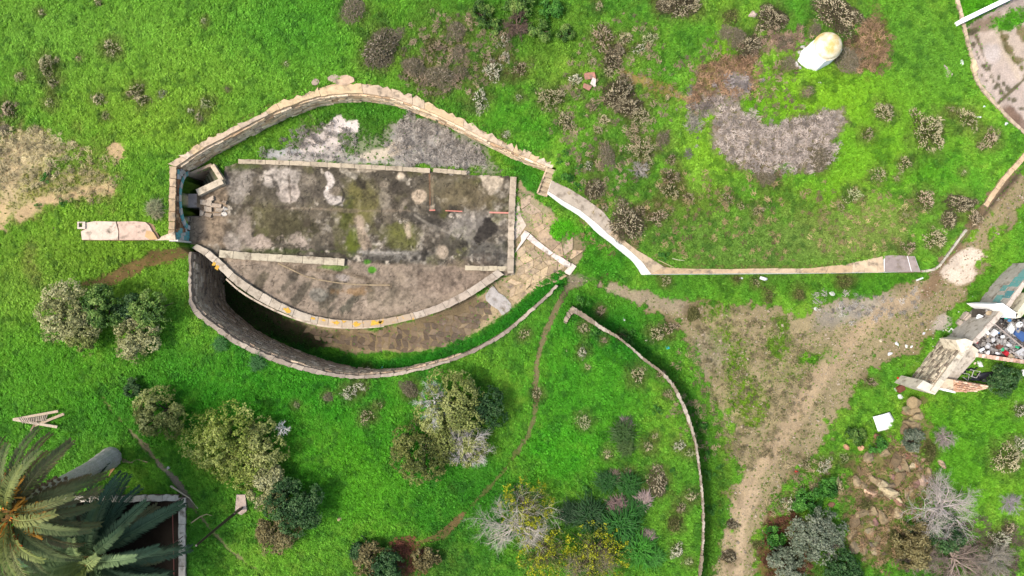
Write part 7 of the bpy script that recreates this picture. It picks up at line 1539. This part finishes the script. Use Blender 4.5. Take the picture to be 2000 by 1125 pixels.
def palm(base, top, label, counts, cols, sc, trunk_r, fruit=True, hue=(1.02, 1.04, .88)):
    t = thing('palm_tree', label, 'palm', base)
    base, top = np.array(base, float), np.array(top, float)
    N = 26; m = RMB(); pts = []; rad = []
    for i in range(N + 1):
        u = i / N; pts.append(base + (top - base) * u + np.array([0, 0, 0])); rad.append(trunk_r * (1.35 - .45 * min(1, u * 4)) * (1.0 + .05 * (i % 2)))
    m.tube(pts, rad, 14); m.part('trunk', t, M_bark, color=A(196, 184, 172))
    bs = RMB()
    for i in range(90):
        q = i * 2.4; u = .55 + .45 * i / 90; c = base + (top - base) * u; bs.box(c + np.array([math.cos(q), math.sin(q), 0]) * trunk_r * 1.0, (.22, .16, .12), rz=q, jit=.03)
    k = bs.part('leaf_scars', t, M_bark, color=A(130, 108, 84)); k['kind'] = 'stuff'
    hd = RMB(); V, F = lathe([(.25, -.7), (.5, -.35), (.55, 0), (.4, .3), (.1, .5)], 12); hd.add([np.array(v) + top for v in V], F); hd.part('crown_heart', t, M_bark, color=A(150, 110, 60))
    for k, n in enumerate(counts):
        off = R.random() * 6
        for j in range(n):
            q = off + 2 * math.pi * j / n + R.uniform(-.14, .14); s = sc * R.uniform(.88, 1.08); col = A(*R.choice(cols[min(k, len(cols) - 1)])) * np.array(hue) * R.uniform(.75, 1.3)
            child('frond', R.choice(FR[k]), t, top + np.array([math.cos(q) * .25, math.sin(q) * .25, .35 - .13 * k]), (R.uniform(-.25, .25), R.uniform(-.07, .07), q), (s, s, s), col)
    if fruit:
        for j in range(18):
            q = 2 * math.pi * j / 18 + R.uniform(-.2, .2); m = RMB(); L = R.uniform(.8, 2.1); d = np.array([math.cos(q), math.sin(q), 0.0])
            for s in range(34):
                e = d * L * R.uniform(.6, 1.0) + np.array([R.gauss(0, .16), R.gauss(0, .16), R.uniform(-.5, .15)]); p0 = top + d * .35 + np.array([0, 0, .45]); m.tube([p0, p0 + d * L * .45 + np.array([0, 0, .2]), p0 + e], [.05, .04, .065], 3, False)
            m.part('fruit_stalk', t, M_spike, color=R.choice([A(240, 140, 50), A(244, 170, 70), A(220, 110, 60)]))
tb = G(218, 893)
palm(tb, W(20, 1003, 9.4), 'tall date palm with orange fruit stalks, its grey trunk leaning in from the meadow', (4, 9, 13, 15, 13, 7), [[(158, 164, 92), (170, 172, 104)], [(132, 140, 84), (150, 154, 96)], [(112, 122, 82), (130, 134, 90)], [(104, 110, 78), (122, 122, 88)], [(120, 116, 84), (142, 128, 98)], [(168, 142, 104), (150, 124, 96)]], .92, .52)
palm(W(190, 1075, -5.9), W(178, 1092, 4.2), 'shorter blue-green palm growing out of the dark pit, right of the tall palm', (8, 12, 14, 14, 12, 5), [[(176, 184, 118), (160, 170, 110)], [(112, 132, 92), (132, 148, 104)], [(84, 104, 80), (100, 118, 88)], [(70, 92, 72), (86, 104, 80)], [(76, 94, 74), (92, 104, 80)], [(130, 120, 90)]], 1.16, .42, False, (.95, 1.05, 1.0))
for (x, y, a, s, c, lab) in ((215, 930, 1.15, .55, (196, 150, 104), 'dry orange-brown palm frond fallen in the grass beside the palm trunk'), (195, 985, .6, .5, (150, 128, 100), 'brown fallen frond on the broken upper pit wall'), (262, 903, 2.9, .35, (172, 156, 116), 'small dry frond tip in the grass right of the palm trunk')):
    g = G(x, y, .15); o = link('fallen_frond', FR[4][0], None, g, (0, -.1, a), (s, s, s), A(*c)); tag(o, lab, 'palm frond')
# ------------------------------------------------------------------ ground cover: grass, clover, dry scrub
def tuft_clover(seed, n=22, spread=.16, h=.16, leaf=.055):
    rr = np.random.RandomState(seed); V = []; F = []
    for i in range(n):
        q = rr.uniform(0, 6.283); u = math.sqrt(rr.uniform(0, 1)) * spread; c = np.array([math.cos(q) * u, math.sin(q) * u, h * rr.uniform(.15, 1) * (1 - .5 * (u / spread) ** 2)])
        nr = np.array([rr.normal(0, .4), rr.normal(0, .4), 1]); nr /= np.linalg.norm(nr); a = np.cross(nr, [rr.normal(), rr.normal(), 0]); a /= np.linalg.norm(a); b = np.cross(nr, a); s = leaf * rr.uniform(.6, 1.25); o = len(V)
        V += [c - a * s, c + b * s * .75, c + a * s, c - b * s * .75]; F.append((o, o + 1, o + 2, o + 3))
    return np_mesh('clover', V, F, M_tuft)
def tuft_blade(seed, n=20, h=.3, wd=.014, spread=.08, lean=.5):
    rr = np.random.RandomState(seed); V = []; F = []
    for i in range(n):
        q = rr.uniform(0, 6.283); b = np.array([rr.normal(0, spread), rr.normal(0, spread), -.02]); d = np.array([math.cos(q), math.sin(q), 0]); s = np.array([-d[1], d[0], 0]) * wd; L = h * rr.uniform(.5, 1.1); k = lean * rr.uniform(.3, 1.2); o = len(V)
        m = b + d * L * k * .4 + [0, 0, L * .65]; e = b + d * L * k * 1.2 + [0, 0, L * .85]; V += [b - s, b + s, m + s * .8, m - s * .8, e]; F += [(o, o + 1, o + 2, o + 3)]; F += [(o + 3, o + 2, o + 4, o + 4)]
    V = np.array(V); Q = [f for f in F if len(set(f)) == 4]; T = [f for f in F if len(set(f)) < 4]
    return new_mesh('grass_blades', V, Q + [t[:3] for t in T], M_tuft)
def tuft_twig(seed, n=16, h=.2):
    rr = np.random.RandomState(seed); V = []; F = []
    for i in range(n):
        c = np.array([rr.normal(0, .1), rr.normal(0, .1), rr.uniform(.0, h)]); d = rr.normal(0, 1, 3); d[2] = abs(d[2]) * .5; d /= np.linalg.norm(d); L = rr.uniform(.05, .14); s = np.cross(d, [.2, .3, .9]); s = s / np.linalg.norm(s) * .011; o = len(V)
        V += [c - d * L - s, c - d * L + s, c + d * L + s, c + d * L - s]; F.append((o, o + 1, o + 2, o + 3))
    return np_mesh('dry_twigs', V, F, M_tuft)
tc = bpy.data.collections.new('grass_kinds')
protos = [tuft_clover(i) for i in range(3)] + [tuft_clover(7, 14, .12, .3, .075)] + [tuft_blade(i) for i in range(2)] + [tuft_twig(i) for i in range(2)]
for i, me in enumerate(protos):
    o = bpy.data.objects.new('kind_%02d' % i, me); tc.objects.link(o)
def scatter(name, pos, rot, scl, tint, kind):
    me = bpy.data.meshes.new(name); n = len(pos); me.vertices.add(n); me.vertices.foreach_set('co', np.asarray(pos, np.float32).ravel()); me.update()
    color_attr(me, 'tint', tint); float_attr(me, 'turn', rot); float_attr(me, 'size', scl)
    a = me.attributes.new('which', 'INT', 'POINT'); a.data.foreach_set('value', np.asarray(kind, np.int32))
    ob = link(name, me); ng = bpy.data.node_groups.new(name, 'GeometryNodeTree')
    ng.interface.new_socket('Geometry', in_out='INPUT', socket_type='NodeSocketGeometry'); ng.interface.new_socket('Geometry', in_out='OUTPUT', socket_type='NodeSocketGeometry')
    N = ng.nodes; Lk = ng.links; gi = N.new('NodeGroupInput'); go = N.new('NodeGroupOutput'); ip = N.new('GeometryNodeInstanceOnPoints'); ci = N.new('GeometryNodeCollectionInfo')
    ci.inputs['Collection'].default_value = tc; ci.inputs['Separate Children'].default_value = True; ci.inputs['Reset Children'].default_value = True
    def attr(nm, ty):
        x = N.new('GeometryNodeInputNamedAttribute'); x.data_type = ty; x.inputs[0].default_value = nm; return x.outputs[0]
    Lk.new(gi.outputs[0], ip.inputs['Points']); Lk.new(ci.outputs[0], ip.inputs['Instance']); ip.inputs['Pick Instance'].default_value = True
    Lk.new(attr('which', 'INT'), ip.inputs['Instance Index']); cx = N.new('ShaderNodeCombineXYZ'); Lk.new(attr('turn', 'FLOAT'), cx.inputs[2])
    Lk.new(cx.outputs[0], ip.inputs['Rotation']); Lk.new(attr('size', 'FLOAT'), ip.inputs['Scale']); Lk.new(ip.outputs[0], go.inputs[0])
    md = ob.modifiers.new('scatter', 'NODES'); md.node_group = ng; ob['kind'] = 'stuff'; return ob
def ground_cover():
    n = 420000; x = NR.uniform(-35.5, 35.5, n); y = NR.uniform(-20.8, 20.8, n); z = height(x, y)
    c, d, t = ground_paint(x, y, z); X, Y = to_px(x, y, z)
    fl = sdm(x, y, P_floor, 1); d = np.where(fl < 0.05, 0, d); d = np.where((z < -2.5) & (X < 440) & ((Y > 960) | (Y < 440)), 0, d)
    for P_ in FOOT: d[sdm(x, y, P_, .3) < 0.03] = 0
    cl = fbm(X / 9.0, Y / 9.0, 211, 3)
    k = NR.uniform(0, 1, n) < d * (0.35 + 1.3 * np.clip(cl * 1.6 - .3, 0, 1)); x, y, z, t, d, c, X, Y = [v[k] for v in (x, y, z, t, d, c, X, Y)]; n = len(x)
    lush = smooth(.25, .75, d); cl = fbm(X / 22.0, Y / 22.0, 223, 4)
    kind = NR.randint(0, 3, n); r = NR.uniform(0, 1, n); kind = np.where(r < .10 + .25 * (cl > .58), 3, kind); r = NR.uniform(0, 1, n); kind = np.where(r < .22 + .4 * (1 - lush), NR.randint(4, 6, n), kind)
    size = NR.uniform(.45, .85, n) * (.6 + .75 * np.clip(cl, .2, .9)) * (.5 + .5 * lush)
    # dark broad-leaved drifts and pale tips
    dk = np.clip((fbm(X / 16.0, Y / 16.0, 227, 3) - .6) * 5, 0, .45)[:, None]; t = t * (1 - dk) + G_DARK * 1.1 * dk
    scatter('grass', np.stack([x, y, z - .01], 1), NR.uniform(0, 6.28, n), size, t * NR.uniform(.85, 1.15, (n, 1)), kind)
    # dry twiggy cover where the ground is bare or scrubby
    n = 90000; x = NR.uniform(-35.5, 35.5, n); y = NR.uniform(-20.8, 20.8, n); z = height(x, y); X, Y = to_px(x, y, z); w = np.zeros(n); col = np.tile(A(150, 138, 126), (n, 1))
    for shp, p, cc in ((ZS[0], 1.0, (206, 190, 176)), (ZS[1], .8, (186, 150, 116)), (ZS[2], .9, (184, 172, 166)), (ZS[3], .8, (180, 164, 152)), (ZS[4], .8, (176, 168, 152)), (poly((770, 240), (800, 224), (850, 240), (890, 262), (930, 285), (950, 315), (925, 330), (850, 328), (790, 318), (765, 300)), .8, (188, 178, 166)),
                       (blob(60, 310, 90, 60), .5, (206, 190, 146)), (blob(150, 340, 80, 50), .4, (200, 184, 134)), (blob(1530, 80, 50, 26), .7, (178, 150, 126)), (blob(1695, 95, 44, 54), .7, (176, 144, 110)), (blob(900, 100, 110, 80), .22, (170, 150, 120)), (blob(1200, 210, 110, 180, 15), .16, (176, 156, 124)), (blob(1690, 440, 110, 60, -20), .2, (190, 170, 120)), (blob(1440, 180, 130, 100), .2, (176, 150, 124)), (blob(860, 140, 70, 50), .3, (170, 148, 122)), (blob(1450, 760, 150, 150), .18, (166, 152, 112)), (blob(1540, 1070, 60, 70), .8, (120, 80, 60)), (blob(790, 1085, 36, 36), .9, (146, 92, 70)), (blob(1880, 1080, 130, 60), .5, (124, 108, 92)), (blob(1735, 980, 90, 130), .28, (170, 142, 106)), (blob(1560, 960, 60, 80), .2, (180, 162, 124)), (blob(1400, 420, 300, 90), .12, (176, 156, 110)), (blob(1700, 600, 100, 26), .2, (190, 182, 172)), (blob(620, 280, 90, 40), .25, (170, 160, 150))):
        q = smooth(8, -8, shp(X, Y) + (fbm(X / 15.0, Y / 15.0, 231, 4) - .5) * 44) * p; m = q > w; w = np.where(m, q, w); col[m] = A(*cc)
    k = (NR.uniform(0, 1, n) < w) & (sdm(x, y, P_floor, 1) > .05); x, y, z, col = x[k], y[k], z[k], col[k]; n = len(x)
    scatter('dry_undergrowth', np.stack([x, y, z], 1), NR.uniform(0, 6.28, n), NR.uniform(.6, 1.3, n), col * NR.uniform(.5, 1.5, (n, 1)), NR.randint(6, 8, n))
ZS = [poly((1396, 236), (1412, 214), (1442, 208), (1475, 224), (1500, 244), (1550, 238), (1600, 226), (1645, 214), (1650, 246), (1640, 280), (1612, 318), (1580, 336), (1540, 326), (1500, 345), (1462, 330), (1430, 312), (1404, 292)),
      poly((1350, 165), (1380, 130), (1410, 108), (1470, 100), (1480, 150), (1478, 170), (1440, 186), (1405, 190), (1350, 215), (1335, 205)), blob(1440, 160, 34, 18), blob(1390, 205, 50, 22, -20), blob(1352, 215, 14, 50)]
ground_cover()
# small stones and chips on the road and in the yard
def pebbles():
    mm = MB(); n = 0
    for i in range(9000):
        px, py = R.uniform(1080, 2000), R.uniform(330, 1125)
        if ROADSH(np.array([px]), np.array([py]))[0] > -3: continue
        p = G1(px, py); s = R.uniform(.02, .05) * (2.0 if R.random() < .05 else 1); mm.box(p + np.array([0, 0, s * .2]), (s * 2, s * R.uniform(1, 1.8), s), rz=R.random() * 3, jit=s * .3); n += 1
        if n > 1500: break
    o = link('gravel', mm.mesh('gravel', M_stone), color=A(190, 172, 146)); o['kind'] = 'stuff'
ROADSH = [z for z in ZONES if z[4] is GRAVEL][0][0]
def G1(px, py):
    p = W(px, py, -.8); z = float(height(p[0], p[1])[0]); p = W(px, py, z); return np.array([p[0], p[1], z])
pebbles()
